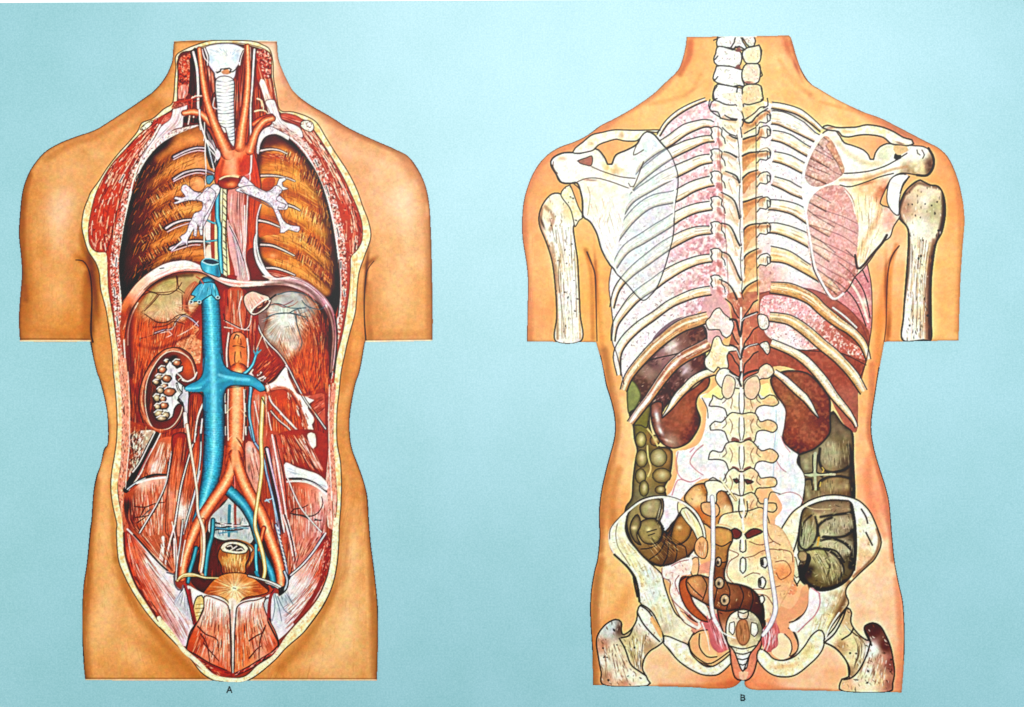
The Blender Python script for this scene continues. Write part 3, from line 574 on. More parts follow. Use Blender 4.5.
tube('712 -60 712 100 718 250 716 400 706 460 670 475', [2.2,2.2,2.1,2.1,1.8,1.2], 'nerve', 'Anrv'); stroke('705 460 708 500 700 530', 'f4dcd8', 1.3)
r = Reg('640 470 700 460 710 480 690 510').fill('c87888', .6)
view(80, 90, 3.366)
ARV = [('350 78 385 74 415 86 440 112', [6, 7, 7.5, 8]), ('402 -138 408 -80 416 -20 428 40 442 84 458 126 478 172 498 215', [5, 5.5, 6.5, 7.5, 9, 10, 12, 13]), ('564 -148 566 -60 562 20 554 80 546 130 538 190', [5, 6, 7.5, 8.5, 10, 12]), ('648 96 622 104 600 128 586 160 572 205', [7, 7.5, 8, 8.5, 9])]
for q_, w_ in ARV: tube(q_, w_, ('94361c', 'cc6440', 'e48c60', 'f4b890', 'e48a5e', 'c85c38', '8c3018'), 'Aaor', grain=.08)
soft(AR, '500 205 512 240 512 290', 9, 'f6b08c', .85); soft(AR, '485 300 520 288 560 300', 2.2, 'f6b890', .8); soft(AR, '560 230 550 280', 7, 'cc4426', .7); soft(AR, '482 240 470 290', 3, 'b43c20', .7); soft(AR, '500 215 540 215 560 200', 5, 'e88c64', .7)
AR2 = [('330 50 350 30 380 40 400 35', 'b83c30'), ('330 30 352 45 380 52', 'c04838')]
for q_, c_ in AR2: stroke(q_, c_, 1.2, .7, a=.85)
view(160, 115, 7.854)
# nerves to the left of the arch
r = Reg('330 50 400 150 440 240 470 300 470 350 435 420 400 420 370 340 350 200').fill('3a3c48', .85); r.hatch('340 60 440 400', '390 130 460 320', 20, '8c9cac 5c2828 c8d4dc', .7, (.2, .6))
tube('310 -40 318 60 350 160 375 230 400 330 425 430', [2.2,2.1,2,1.8,1.6,1.4], 'nerve', 'Anrv')
strokes('375 200 420 260 440 310;360 190 355 300 362 430 358 550;385 260 440 330 430 370;370 210 400 250 452 300', 'f0eef0', 1.3, .9); strokes('378 250 402 340 415 380', '8ca4b4', .9); strokes('350 60 350 160 345 200', 'd8c4c0', 1.1)
r = Reg('445 260 470 290 475 330 450 360 440 330').fill('e0e4ec', .9)
r = Reg('365 480 420 475 425 500 390 545 370 540').fill('4a98b4', .95); r.line('24424c', .7); strokes('370 440 400 450 430 480;345 470 375 470', '6c6470', .8)
# bronchi
BR = Reg('''455 550 475 575 470 600 430 680 400 760 330 900 300 900 360 760 350 700 330 680 250 670 190 680 120 700 105 690 150 670 110 660 120 640 170 650 200 640 165 590 180 550 205 545 240 575 270 600 330 610 370 590 420 540''').fill('d8d0de', id='Abrl')
BL = Reg('''655 480 700 515 750 560 800 600 850 605 890 590 920 545 935 500 960 495 985 490 990 510 960 530 965 560 1010 580 940 600 935 630 960 650 1000 690 1000 740 900 740 850 700 780 660 700 620 640 580 610 550 630 520''').fill('d8d4e0', id='Abrr')
view(80, 190, 6.4)
BR2 = Reg('''870 20 850 80 820 140 790 195 785 290 770 290 755 220 745 300 725 290 730 250 690 320 690 365 675 340 640 350 590 395 580 385 650 320 640 300 680 270 700 210 715 190 730 150 775 130 785 80 740 60 780 20 820 -20''').fill('d8d0de', id='Abrl')
view(220, 190, 6.4)
BL2 = Reg('''100 0 180 30 260 60 320 90 350 140 385 230 385 275 410 275 440 255 500 270 510 235 450 225 410 200 390 160 370 110 410 120 425 95 390 80 360 60 380 30 400 0 360 -30 300 10 200 -30''').fill('d8d4e0', id='Abrr')
for r in (BR, BL, BR2, BL2):
    r.mott('f4f0f8', 2.0, .6, 41, .5, .4); r.mott('a49cb0', 1.6, .35, 42, .6, .4); r.flecks(60, '5a4a5c ffffff b8505c', .5, 2.2, 0, 90, .7); r.rim('8a7c90', .8, .5); r.line('4c3c48', .6, .7)
stroke('130 0 200 45 270 80 320 110', '6c6074', .9)

# ---- diaphragm
view()
LIV = Reg('''120 330 123 316 131 303 143 290 158 278 174 270 195 265 215 270 232 279 250 281 275 279 298 280 316 290 328 304 334 320 335 345 331 380 328 410 326 440 310 440 250 440 210 445 130 420 127 395 124 365''').fill('a03c1e', id='Acav')
LIV.cols((135,380,'a83c20'), (140,340,'c8542c'), (160,350,'c8562e'), (130,400,'8c2c18'), (180,340,'c04c2c'), (160,500,'c04c30'), (300,500,'c04c34'), (200,300,'9c3420'), (225,320,'a83420'), (245,330,'b84a2c'), (300,370,'c04420'), (320,400,'b03a1c'), (315,330,'702818'), (270,290,'6c3c34'), (328,330,'4c1c14'), (290,410,'a03018'), (190,440,'7a1e10'), (240,290,'8c281c'), p=3)
LIV.hatch('127 350 130 420', '160 330 165 400', 120, 'e07848 6a1a0c f0a070 8c2a14', .7, (.1, .4), .65)
LIV.hatch('165 325 160 380', '205 330 175 370', 110, 'e88060 6a1a0c f0b090 8c2a14', .6, (.1, .4), .65)
LIV.hatch('268 340 290 420', '330 310 325 400', 260, 'e87848 7a1c0c f4a878 9c3014 c85030', .6, (.06, .25), .6)
TL = Reg('''143 300 152 288 164 280 178 275 195 273.5 207 276 212 284 205 296 198 306 184 320 171 323 158 321 148 316 142 312 139 308''').fill('b8aa7c', id='Aten')
view(90, 270, 6.827)
TL.cols((400,120,'a49a64'), (540,60,'b0a468'), (500,220,'c8b68c'), (600,250,'d8c4a8'), (420,250,'c0ac7c'), (360,290,'b89460'), (680,100,'b89870'), (560,330,'d8a890'), (660,60,'b0a070'), p=3)
TL.hatch('380 130 540 330', '640 100 600 330', 60, 'e8dcb0 8c8050 f0e4c4', .6, (.1, .4), .5); TL.hatch('330 320 420 420', '600 310 560 360', 50, 'd87858 f4d8b8 a03c20', .6, (.2, .9), .7)
TL.hatch('350 300 560 360', '640 230 620 340', 60, 'e8b8a0 fbf0dc b85c40', .6, (.1, .3), .6)
for q in (TL.p,): soft(LIV, np.vstack([q, q[:1]]), 3.5, '9c5432', .6)
TL.hatch('340 330 420 120 600 50', '420 360 520 200 690 90', 50, '8c7444 e8d4a4 b89c68', .6, (.05, .2), .5)
strokes('390 140 450 155 540 150 590 140 630 160;590 40 595 90 590 140;460 170 420 220 350 290;410 330 450 355 540 355 590 330;630 170 632 270', '7a2c1c', 1.2, .8)
r = Reg('720 75 740 90 700 170 670 230 690 300 650 290 635 240 640 160 670 110').fill('c05c44', id='Aten'); r.hatch('720 80 650 200 660 290', '740 90 690 200 690 290', 16, 'e89c80 7a2418', .7, (.2, .6))
strokes('440 430 500 410 560 400 590 350 640 310 700 340 740 380', '3c3440', 2.2); strokes('440 432 500 412 562 402 592 352 640 312 700 342 740 382', 'a8a4b8', 1.1); strokes('480 430 540 420 560 440 520 460;600 450 690 400 740 350', 'c8b4b8', .9)
strokes('340 470 440 440 520 410', '6a1c1c', .9)
r = Reg('590 500 660 460 720 430 745 400 700 380 730 470 760 480 750 640 720 640 700 590 640 540').fill('cc7c58', id='Acav'); r.mott('f0c8a0', 2, .5, 43, .5, .4); r.flecks(40, '8c3c24 f8e8c8 c8603c', .7, 3, 20, 60, .8)
# right tendon
view(220, 270, 6.827)
TR = Reg('''330 340 320 280 350 240 340 210 380 180 460 150 540 155 600 190 640 240 660 300 620 370 570 430 540 520 500 590 470 610 430 590 390 540 350 500 310 470 300 410''').fill('bcc8c4', id='Atenr')
TR.cols((400,250,'c4d0cc'), (460,340,'d4dedc'), (480,390,'dde4e0'), (380,440,'b4bab0'), (460,520,'b8b09c'), (560,250,'a4b4b4'), (600,330,'c8ac98'), (440,180,'a09c98'), (640,280,'8c6c5c'), (560,400,'d0a890'), p=3)
TR.hatch('360 260 420 560', '620 250 520 580', 160, 'f4f4ec 7c8078 e8e4d8 a89888', .6, (.06, .25), .6); TR.blob(440, 360, 9, 7, 'e4ecea', .7); TR.blob(400, 200, 9, 3, 'd8dcd8', .6)
TR.hatch('300 420 440 600', '640 300 560 600', 60, 'c05838 f0c0a0 e88c68', .6, (.4, 1.), .5, t0=.4)
soft(LIV, np.vstack([TR.p, TR.p[:1]]), 5, '8c4c38', .65); soft(TR, '420 380 470 360 520 420', 10, 'e0e8e6', .7); TR.hatch('340 300 400 450 460 590', '620 260 560 420 500 580', 120, 'f4f4ec 8c8c80 c8a08c', .6, (.05, .2), .6)
strokes('330 330 340 310 400 300 470 295 540 310 600 320;470 295 520 270 600 255 640 265;520 310 530 380 545 440 530 520;355 190 390 165 460 165 540 155 590 170;560 220 600 250 650 300;340 310 300 350', '3c6478', 1.0, .8)
strokes('350 230 400 240 440 255 500 240 530 215', 'b05850', 1.0); strokes('540 300 590 280 660 240 690 235;570 230 620 290 610 320', '5c8494', .7); stroke('440 390 470 385', '6c6c74', .8)
r = Reg('300 180 340 230 320 300 300 400 280 430 260 340 270 280').fill('7a8084', .6)
LIV2 = Reg('610 330 700 330 770 400 770 540 740 620 640 640 560 600 540 500 580 400').blob(640, 420, 12, 12, 'c05438', .5); LIV2.hatch('600 320 560 620', '740 340 700 640', 90, 'e87c50 7a1c10 f4b890 a83c20', .6, (.1, .3), .6)
strokes('250 340 280 430 340 510 400 570 450 640 480 700', '3c1c20', 2.4); tube('250 340 280 430 340 510 400 570 450 640 485 705', 1.6, 'nerve', 'Anrv')
strokes('300 470 330 540 370 610;290 440 270 490 250 540', 'e8b0a0', .9)
# diaphragm band
view()
D = Reg('''122 305 127 296 137 283 150 272 165 263.5 180 260.5 190 261 202 266 216 275 230 279.5 250 281 270 280.5 262 275.5 277 278 292 276.5 305 281 318 290 328 301 334 313 336.5 328 336 345 335 360 331 372 332 350 332 330 328 316 320 304 310 296 300 290 285 285.5 265 285.5 245 287 232 286.5
 218 281.5 205 274 195 271.5 178 272.5 164 277.5 150 286 138 299 131 311 126 330 125 350 124 340 121 325''').fill('e6c8c4', id='Adia')
D.cols((124,318,'b84a24'), (124,305,'d87c50'), (140,290,'e8b09c'), (160,270,'f6e8e4'), (180,264,'fbf4f4'), (200,267,'f4dcdc'), (225,280,'f2d4d0'), (250,283,'eab0a4'), (280,282,'e8c0bc'), (300,284,'e4c4cc'), (322,300,'d8b0b8'), (332,325,'a06870'), (334,350,'c89ca0'), p=3)
D.hatch('123 330 135 295 160 270 190 264 230 282 280 282', '129 320 140 300 165 276 195 271 232 286 280 285', 70, 'ffffff e8a898 c87868', .6, (.04, .15), .6)
D.hatch('270 279 300 280 325 300 335 330', '280 285 302 291 324 310 332 335', 60, 'fff6f6 a06070 c89098 7a3c48', .6, (.1, .3), .6)
D.blob(126, 316, 4, 12, 'b8441c', .7, 15)
strokes('125 338 128 320 133 308 141 297 151 286 164 277.5 178 272.5 195 271.5 205 274 218 281.5 232 287 250 288', '7a241c', 1.3, a=.9); strokes('122 305 127 296 137 283 150 272 165 263.5 180 260.5 190 261 202 266 216 275 230 279', '8c3c34', .7, a=.7)
stroke('250 287.5 270 286 286 286 300 290.5 311 297 320 305 328 317 331.5 332 331 352', '8c2c2c', 1.2, a=.8); stroke('291 277 305 281.5 318 290.5 328 302 334 314', '8c5c64', .7)
stroke('150 284 164 276 180 271 197 270 208 274 222 281 240 284.5', 'cc5848', 1.6, a=.5); stroke('235 281.5 255 283 280 282.5 300 287', 'fff8f8', 1.6, a=.8)
stroke('128 345 128.5 330 132 315 138 303', 'e8e0e0', 1.2, a=.9); stroke('124 340 125.5 365 127 393', 'e8dcd8', 1.4)
stroke('335 316 337 330 336.5 350 334 372', '2c1414', 1.6, a=.8); tube('326 305 331 318 333.5 335 332.5 352 331 372', 2.2, 'nerve', 'Adia'); stroke('339 260 340 290 338 316', '30100c', 1.4, a=.7)
r = Reg('170 262 190 262 192 268 172 268'); stroke('160 268.5 164 268', '5c5c74', 1)

LIV.hatch('128 400 128 560', '205 400 205 560', 260, 'd86848 6a160c f0a080 8c2414 b84428', .7, (.05, .25), .65); LIV.hatch('245 400 250 560', '328 400 328 540', 260, 'd86848 6a160c f0a080 8c2414 b84428', .7, (.05, .25), .65)
view(100, 250, 3.365)
LIV.hatch('130 190 115 300 110 480', '200 230 190 330 180 400', 200, 'e8906c 7a2210 f4b898 9c3418 c85c34 5c160a', .55, (.06, .22), .7)
LIV.hatch('200 230 180 320 160 420', '330 240 320 300 250 380', 200, 'e8906c 7a2210 f4b898 9c3418 c85c34', .55, (.06, .25), .7)
LIV.hatch('600 300 640 400 680 490', '700 130 760 260 770 500', 420, 'f0905c 8c2a10 f8b890 a83a18 d4602c 6c1c0c', .55, (.05, .2), .7)
soft(LIV, '105 200 100 300 104 420', 6, '5c1a10', .6); soft(LIV, '770 200 785 300 778 420', 6, '4c140c', .6); soft(LIV, '130 320 200 330 300 290', 3, '7a2410', .5); soft(LIV, '150 130 220 95 310 85', 3, '4c2c18', .5); soft(LIV, '560 120 640 110 720 150 760 220', 4, '4c2820', .55)
soft(LIV, '690 300 700 400 690 480', 14, 'd0603a', .6); soft(LIV, '160 270 150 380', 9, 'cc5c38', .5); soft(LIV, '640 480 700 492 750 470', 3, '7a2010', .7)
soft(TR, '570 190 600 270 640 330', 5, 'f0f2ec', .6); soft(TR, '660 150 600 140', 4, 'dfe6e4', .6)
for k in range(150):
    t_ = rnd.uniform(.1, 3.3); x_, y_ = 632, 210; r0, r1 = rnd.uniform(50, 85), rnd.uniform(90, 150)
    cx_, sx_ = math.cos(t_) * .62, math.sin(t_); stroke('%f %f %f %f' % (x_ + cx_*r0, y_ + sx_*r0, x_ + cx_*r1, y_ + sx_*r1), rnd.choice(['dcc8b8', '8c4c38', 'd8b09c', 'b85c3c', '74716a']), .5, a=.42, clip=LIV)
for k in range(160):
    t_ = rnd.uniform(.1, 3.1); x_, y_ = 222, 180; r0, r1 = rnd.uniform(30, 62), rnd.uniform(66, 110)
    stroke('%f %f %f %f' % (x_ + math.cos(t_)*r0, y_ + math.sin(t_)*r0*.8, x_ + math.cos(t_)*r1, y_ + math.sin(t_)*r1*.8), rnd.choice(['dcc0a0', 'a0502c', 'd8a888', 'c86840', '8c7448']), .5, a=.4, clip=LIV)
soft(LIV, '150 200 200 170 250 150 290 130', 15, 'b49c6c', .55); soft(LIV, '170 215 215 215 250 200', 9, 'd8b898', .5); soft(LIV, '590 170 640 160 700 190', 13, 'a8aca8', .55); soft(LIV, '600 250 640 290 660 320', 11, 'ccd0c8', .6); soft(LIV, '600 230 640 240', 9, 'dce2de', .6)
strokes('140 155 170 142 200 150 235 148 262 130 275 110;262 90 262 110 265 130;200 150 180 175 150 205;265 130 285 145;150 215 200 245 240 235 262 220 290 215;180 260 220 255 250 240 285 250', '6c2418', .8, a=.85)
strokes('575 185 600 180 640 195 690 195;560 230 590 215 640 212 680 222 700 240;655 215 665 260 680 310 670 340;600 150 640 140 690 150 730 180;680 170 700 190 740 200 755 190', '3a6478', .9, a=.85); strokes('585 180 620 185 650 170;700 200 720 230 735 250', 'a85048', .9, a=.8)
# ---- crura, spine strip under the aorta
view(220, 270, 6.827)
r = Reg('20 150 60 130 160 130 220 200 260 300 260 420 240 560 200 680 20 690 10 400').fill('a8341c', id='Acav'); r.hatch('30 140 30 600', '240 250 240 560', 90, 'f0a890 6a160c e07858 f8d4c8', .7, (.1, .4), .7)
r = Reg('60 130 150 130 170 300 160 400 100 420 40 350 60 250').fill('cc6a4c', .7); r.hatch('70 130 70 380', '150 140 150 380', 34, 'f8d0bc 8c2c1c', .7, (.2, .6), .7)
strokes('30 345 80 370 140 400 200 410;150 180 130 260 150 400;220 250 205 370 170 410;30 390 90 400', 'f4dcd8', 1.1, .8); strokes('30 340 80 366 140 396;25 300 35 350', '5c1c20', .9)
r = Reg('65 480 90 430 140 425 170 450 185 480 185 560 190 640 160 690 90 690 60 600').fill('cc6c40', id='Aaor'); r.blob(120, 600, 6, 10, 'e8a070', .7); r.blob(120, 450, 5, 4, 'e8b088', .8)
strokes('95 470 110 440 130 450 120 500 145 510 140 470;90 520 120 515 170 530;105 560 100 620 115 660;140 560 145 600;130 620 115 660 135 670', '7a2410', 1.1, .7); r.line('6a1c10', .8)
strokes('60 430 45 560 50 660;185 470 195 560 190 660', 'f0d8d4', 1.5)
G = Reg('165 180 220 145 280 165 330 180 350 205 330 250 280 290 230 310 200 290 170 240').fill('e0b8a8', id='Agon'); G.hatch('170 190 210 290', '280 165 330 200', 30, 'fff4ee b06858 f0d4c8', .7, (.2, .6), .7); G.line('4a2420', .8)
r = Reg('215 290 230 260 290 215 330 200 335 220 300 260 250 295').fill('8c2c20', id='Agon'); r.flecks(14, 'e8a890 4a100c', .9, 4, -35, 20); stroke('212 292 230 262 290 214 332 198 342 212', 'f6d8cc', 1.5)
stroke('340 200 380 170', '2c3c48', 1.6)

# ---- kidney and retroperitoneal muscles
view(100, 345, 7.286)
ABD = Reg('205 0 1020 0 1020 707 210 707 225 500').fill('a03a1e', 0)
r = Reg('215 150 330 90 420 20 420 120 300 300 250 420 225 420').hatch('220 100 220 420', '380 20 300 350', 60, '6a160c d86c40 8c2814', .8, (.1, .4), .6)
K = Reg('480 30 570 18 650 60 690 130 705 200 700 260 660 330 640 400 610 500 560 590 480 640 400 645 340 610 300 520 285 430 290 330 320 230 370 130 420 70').fill('8c3420', id='Akid')
K.rim('9c4428', 3, .7); soft(K, '640 90 560 35 480 45 400 130 330 240 305 380 320 500 380 600 450 625', 2.2, 'e8a888', .7); K.line('4c160c', .9)
K.hatch('480 30 330 230 300 500 420 640', '560 45 350 260 330 480 450 610', 60, '8c2c18 e88c60 f0a884', .7, (.04, .15), .5)
Ki = Reg('520 45 600 60 660 110 685 180 690 240 640 265 590 240 560 280 560 340 600 420 590 500 540 580 480 615 400 610 360 560 335 470 330 370 345 260 390 160 450 80').fill('9c3420', id='Akid'); Ki.cols((400,200,'6c2c20'), (380,380,'5c2824'), (640,150,'b04c2c'), (600,100,'a04428'), (400,560,'7c3020'), (560,540,'8c3420'), (450,120,'7c2c20'), p=3); Ki.line('f8dcc8', .9)
Ki.blob(640, 150, 6, 8, 'c8502c', .9); Ki.blob(400, 480, 6, 12, '641c18', .8); Ki.blob(370, 380, 4, 10, '7a2c24', .8); Ki.hatch('380 200 350 480', '420 160 400 500', 40, '4c1414 d88060 c05c40', .6, (.1, .4), .5)
for x, y, rx, ry, c in ((400,270,3.4,3.2,'504440'), (420,400,5,5,'3c3438'), (540,85,5,2.5,'383030'), (450,530,8,5,'3c3434'), (460,180,4,4,'4c4034'), (395,360,4,5,'504040'), (520,110,7,3,'2c2424')): Ki.blob(x, y, rx, ry, c, .95)
C = Reg('500 110 530 130 560 170 600 150 600 190 560 210 555 250 600 290 640 320 645 400 640 500 625 510 610 440 570 430 540 470 530 520 480 550 430 540 410 490 440 480 470 450 410 400 440 370 430 330 450 290 440 250 450 220 440 190 470 170 490 140').fill('d4d6dc', id='Akid')
C.hatch('500 120 500 300 480 540', '560 160 540 300 560 440', 30, '8c8c98 ffffff b0b4c0', .7, (.1, .4), .7); C.line('241c20', 1.0, .9)
KC = ((485,120,16,14), (560,130,30,24), (455,180,28,26), (430,235,26,22), (485,243,34,28), (410,270,22,18), (470,300,24,20), (505,340,44,30), (440,330,24,24), (415,385,26,26), (460,395,22,24), (465,440,36,24), (420,450,22,22), (430,500,34,24), (480,510,26,26), (450,535,36,18))
for x, y, rx, ry in KC:
    th = np.linspace(0, 2*np.pi, 12)[:-1]; rr = 1 + .25*nr.rand(11)
    g = Reg(' '.join('%f %f' % (x + rx*r_*math.cos(t), y + ry*r_*math.sin(t)) for t, r_ in zip(th, rr)))
    g.fill('b87050' if x > 450 and y < 460 else 'a89878', id='Akid'); g.rim('2c1818', 1.2, .85); g.blob(x - 5, y - 5, 1.8, 1.6, 'f4dcc0', .9); g.line('241618', .8, .85)
    strokes('%f %f %f %f %f %f' % (x-rx, y-ry*.4, x-rx*.3, y-ry*1.15, x+rx*.6, y-ry), 'eef0f4', 1.2, a=.9)
strokes('560 280 570 320 600 360 570 400 600 430 640 510', '28242c', 2.2); strokes('565 190 600 160;560 205 590 230 610 260', 'ffffff', 1.1); strokes('560 285 575 330 605 362', 'ffffff', .8)
r = Reg('600 130 640 90 680 150 690 220 640 260 600 230 580 190').blob(640, 170, 4, 8, 'd05c38', .8); stroke('600 255 640 265 690 235 705 200', 'f4d8d0', 1.4)
r = Reg('600 300 640 320 650 400 645 500 620 510 605 420 570 380 600 350').fill('b8bcc4', .9, id='Aurl'); r.line('302c34', .8)
tube('620 500 628 600 640 720', [4.4,4.4,3.6], 'nerve', 'Aurl')
# psoas etc, left
view(100, 435, 7.286)
PS = Reg('200 -60 300 -90 470 -40 760 -60 770 60 760 200 745 420 730 560 640 680 600 760 520 760 200 760 170 450 190 300 210 100').fill('b04426', .6, id='Apso'); PS.hatch('210 -60 200 300', '760 -60 600 700', 260, 'e08058 7c2010 f0a884 c05430', .6, (.05, .2), .65)
r = Reg('250 -10 400 -30 370 60 330 170 290 250 230 330 210 300 240 150').fill('b8b4a4', .75); r.mott('d8dcd4', 3, .8, 50, .5); r.hatch('240 20 240 320', '400 -20 330 200', 60, 'f4f4ec 707468 8c8c80', .6, (.1, .3), .7)
for k in range(260):
    t = rnd.random(); x = 215 + rnd.uniform(-5, 90) ; y = -20 + 330*t; stroke('%f %f %f %f' % (x, y, x - 10 + rnd.uniform(0, 30), y - rnd.uniform(6, 34)), rnd.choice(['e0dcd0', '6a1c10', 'c0502f', '8c3020', 'a8a89c']), .7, a=.85)
r = Reg('400 50 530 20 530 200 490 290 360 300 340 270 370 150').fill('c86848', id='Adis'); r.hatch('430 50 340 290', '520 60 490 290', 90, 'fbf4ec 8c2c18 e8c4b4 b84c30', .6, (.15, .5), .7); r.blob(400, 230, 7, 7, 'f0ece8', .7); r.hatch('420 150 350 290', '480 180 460 290', 40, 'ffffff c8c8c8', .6, (.2, .5), .7)
strokes('410 0 360 90 300 210 250 290 190 400', '3a0f0e', 7., 6.); strokes('400 -20 350 80 290 200 240 270;440 -10 390 90 330 200 290 290 210 400', 'f2e4e2', 1.3); strokes('375 100 320 210 280 290', 'a85050', 1.4)
strokes('190 400 230 370 270 345 330 310 400 290 500 290', '34343c', 3.4, 1.6); strokes('200 395 260 350 330 315', 'a8b4bc', 1.3)
IL = Reg('190 430 240 400 300 345 380 325 490 305 490 420 470 520 500 760 540 1000 440 930 330 800 200 640 175 500').fill('c4573a', id='Ailil')
IL.cols((240,450,'b04a30'), (330,360,'ecc8b8'), (420,340,'e4ac98'), (400,420,'cc6040'), (320,480,'c85c40'), (250,600,'8c2c1c'), (400,600,'d07050'), (330,620,'cc6c4c'), (210,520,'5c1812'), p=3)
IL.hatch('240 410 260 620 300 740', '480 310 470 520 460 720', 220, 'f8d8c8 8c2818 e89878 a83c24 fff0e8', .6, (.06, .3), .65)
IL.hatch('200 460 200 620 300 740', '260 420 280 620 330 740', 60, '54140e 7a2418 e8a890', .7, (.1, .4), .6)
stroke('270 350 350 325 430 312 490 308', 'fbf0ec', 2.2); strokes('250 520 330 525 400 500 470 490;330 525 290 600;260 600 340 590 400 560;270 640 330 600', '6a2420', 1.2, .7); strokes('340 560 370 540 300 600', '4c5c68', .9)
# psoas columns
r = Reg('530 0 640 0 640 200 600 350 570 560 555 720 480 720 480 560 495 330 520 150').fill('b84424', id='Apso'); r.cols((580,100,'a8341a'), (560,300,'c86040'), (520,450,'d88c70'), (520,600,'d07454'), (630,150,'8c2814'), p=3); r.hatch('540 20 500 350 490 700', '630 20 590 350 560 700', 80, 'f0a884 7a1c0e e07c54 f8d4c0', .7, (.1, .4), .6); r.rim('4c120a', 1.2, .7)
r = Reg('640 100 760 0 760 200 700 400 660 600 600 720 560 720 580 500 610 350').fill('b03c20', id='Apso'); r.cols((700,120,'b03c20'), (640,300,'c05030'), (610,560,'e8e0dc'), (600,650,'c88c78'), (700,420,'9c3018'), p=3); r.hatch('660 120 620 350 590 700', '740 40 700 400 650 650', 80, 'f0a884 7a1c0e e07c54', .7, (.1, .4), .6); r.hatch('590 400 580 720', '640 400 620 720', 30, 'ffffff b0a8a8', .6, (.1, .4), .6)
soft(PS, '580 40 540 300 520 500 515 700', 4.5, 'd0603c', .6); soft(PS, '700 60 650 300 610 500', 3.5, 'd0603c', .55); soft(PS, '520 420 515 600', 3, 'ecb8a4', .5)
strokes('290 710 360 600 430 480 490 330 500 200', '3c1810', 2.8, 2.0, a=.7); tube('290 712 350 610 420 490 480 350 510 190 520 120', [1.6,1.6,1.5,1.4,1.2,1], 'nerve', 'Anrv')
strokes('700 0 660 120 620 260 590 380 560 560 535 720', '30100c', 3., 3., a=.7); tube('700 -10 660 120 620 260 590 380 560 560 535 720', [1.6,1.6,1.6,1.8,2,2.6], 'nerve', 'Anrv')
strokes('735 -40 735 120 720 260 690 420 650 560 610 720', '343c48', 2.6); strokes('735 -40 735 120 720 260 690 420 650 560 610 720', 'b0bcc8', 1.3); strokes('730 260 695 420 655 560 625 640', 'f0ece8', .8)
strokes('700 -100 690 0 665 70', 'f0d8d0', 1.2)
view(100, 345, 7.286)
r = Reg('650 360 700 345 745 360 755 430 720 520 700 620 690 707 650 707 640 500').fill('a83a1e', id='Apso'); r.hatch('660 360 650 700', '740 370 690 700', 40, 'e07850 6a160c f0a080', .8, (.15, .5), .65); r.rim('4c120a', 1, .7)
strokes('750 430 715 520 695 640 690 707', 'f8ece8', 1.9, 1.2); strokes('760 490 740 600 735 700', '3c4450', 2.2, 1.2); strokes('745 540 735 640', 'e8ecf4', 1.6)

# ---- right side muscles
view(220, 345, 7.286)
PR = Reg('250 320 300 70 480 150 560 350 760 330 780 600 780 760 250 760 240 500').fill('a83a1e', id='Apsor')
r = Reg('250 130 300 60 370 20 450 90 480 160 420 230 370 270 320 290 270 260 220 220').fill('a43018', .45); r.hatch('240 180 360 40', '340 280 470 160', 80, 'e07850 7a180c f0a080 8c2814', .7, (.1, .4), .65); soft(r, '270 255 330 290 400 250 470 175', 3, '5c160c', .7)
r = Reg('560 20 700 0 790 60 790 200 750 330 680 365 600 350 550 280 500 150 510 90').fill('c04c28', .15); r.hatch('560 20 540 200 620 350', '780 40 760 200 690 360', 160, 'e8703c 8c2410 f4a070 7a1a0c c84c24', .7, (.06, .25), .65)
r = Reg('490 170 520 210 560 300 590 370 560 380 520 300 490 230').fill('8c2c24', .9); r.hatch('490 180 580 380', '500 170 590 360', 16, 'f4c8c0 501010', .7, (.2, .5))
r = Reg('480 160 500 230 540 300 560 350 620 370 740 370 660 420 640 460 690 540 670 580 690 640 700 707 640 707 600 520 570 420 500 330 430 320 360 330 330 300 400 260').fill('f2ece8', id='Adis'); r.hatch('340 310 560 400 640 700', '480 170 600 400 680 660', 40, 'ffffff d0c0bc e8b0a0', .7, (.1, .3), .6)
r = Reg('640 380 740 350 760 360 765 600 740 590 700 520 660 450 700 410').fill('c05a48', id='Acav'); r.hatch('650 420 750 370', '720 520 765 470', 26, 'f4b8ac 8c2820', .8, (.3, .8))
r = Reg('660 440 760 600 770 720 700 720 680 600 690 540').fill('a83420', .9); r.hatch('670 480 700 700', '750 600 765 700', 22, 'e07850 7a180c', .8, (.2, .6))
P1 = Reg('360 360 420 325 480 335 540 400 580 500 610 620 640 760 380 760 350 560 350 450').fill('c44a26', id='Apsor'); P1.hatch('370 370 380 740', '540 400 620 740', 110, 'f08c5c 8c2410 f8b490 e0683c', .7, (.1, .4), .65); P1.blob(460, 420, 8, 9, 'd04c20', .5)
r = Reg('240 350 340 340 345 450 340 760 240 760').fill('cc6048', id='Apsor'); r.hatch('250 360 250 740', '340 360 340 740', 40, 'f4b8a8 8c2c20 fbe4dc', .7, (.15, .5), .7)
strokes('350 330 370 410 430 480 500 560 580 640 620 707;370 480 430 550 500 610 560 680', '4c1412', 2.4, a=.6); strokes('350 330 372 410 432 480 502 560 582 640 620 700', 'f2d4d4', 1.6); strokes('370 480 430 548 500 605 560 680;440 500 520 570 610 690;350 490 370 600 400 707;250 410 290 600 300 640', 'f4dcd8', 1.1)
strokes('500 170 560 290 620 400 700 510 770 610', '3c1418', 2.6); tube('480 150 500 170 560 290 620 400 700 510 770 610', 1.5, 'nerve', 'Anrv')
strokes('215 215 240 180 220 220 260 240 300 260;230 210 280 280 310 300', 'f6d8d0', 1.6, 1.1); strokes('275 220 300 200;285 245 320 230;315 260 330 240', 'f0f0f4', 1.6); strokes('280 215 290 205;318 262 325 250', '5c2020', 1)
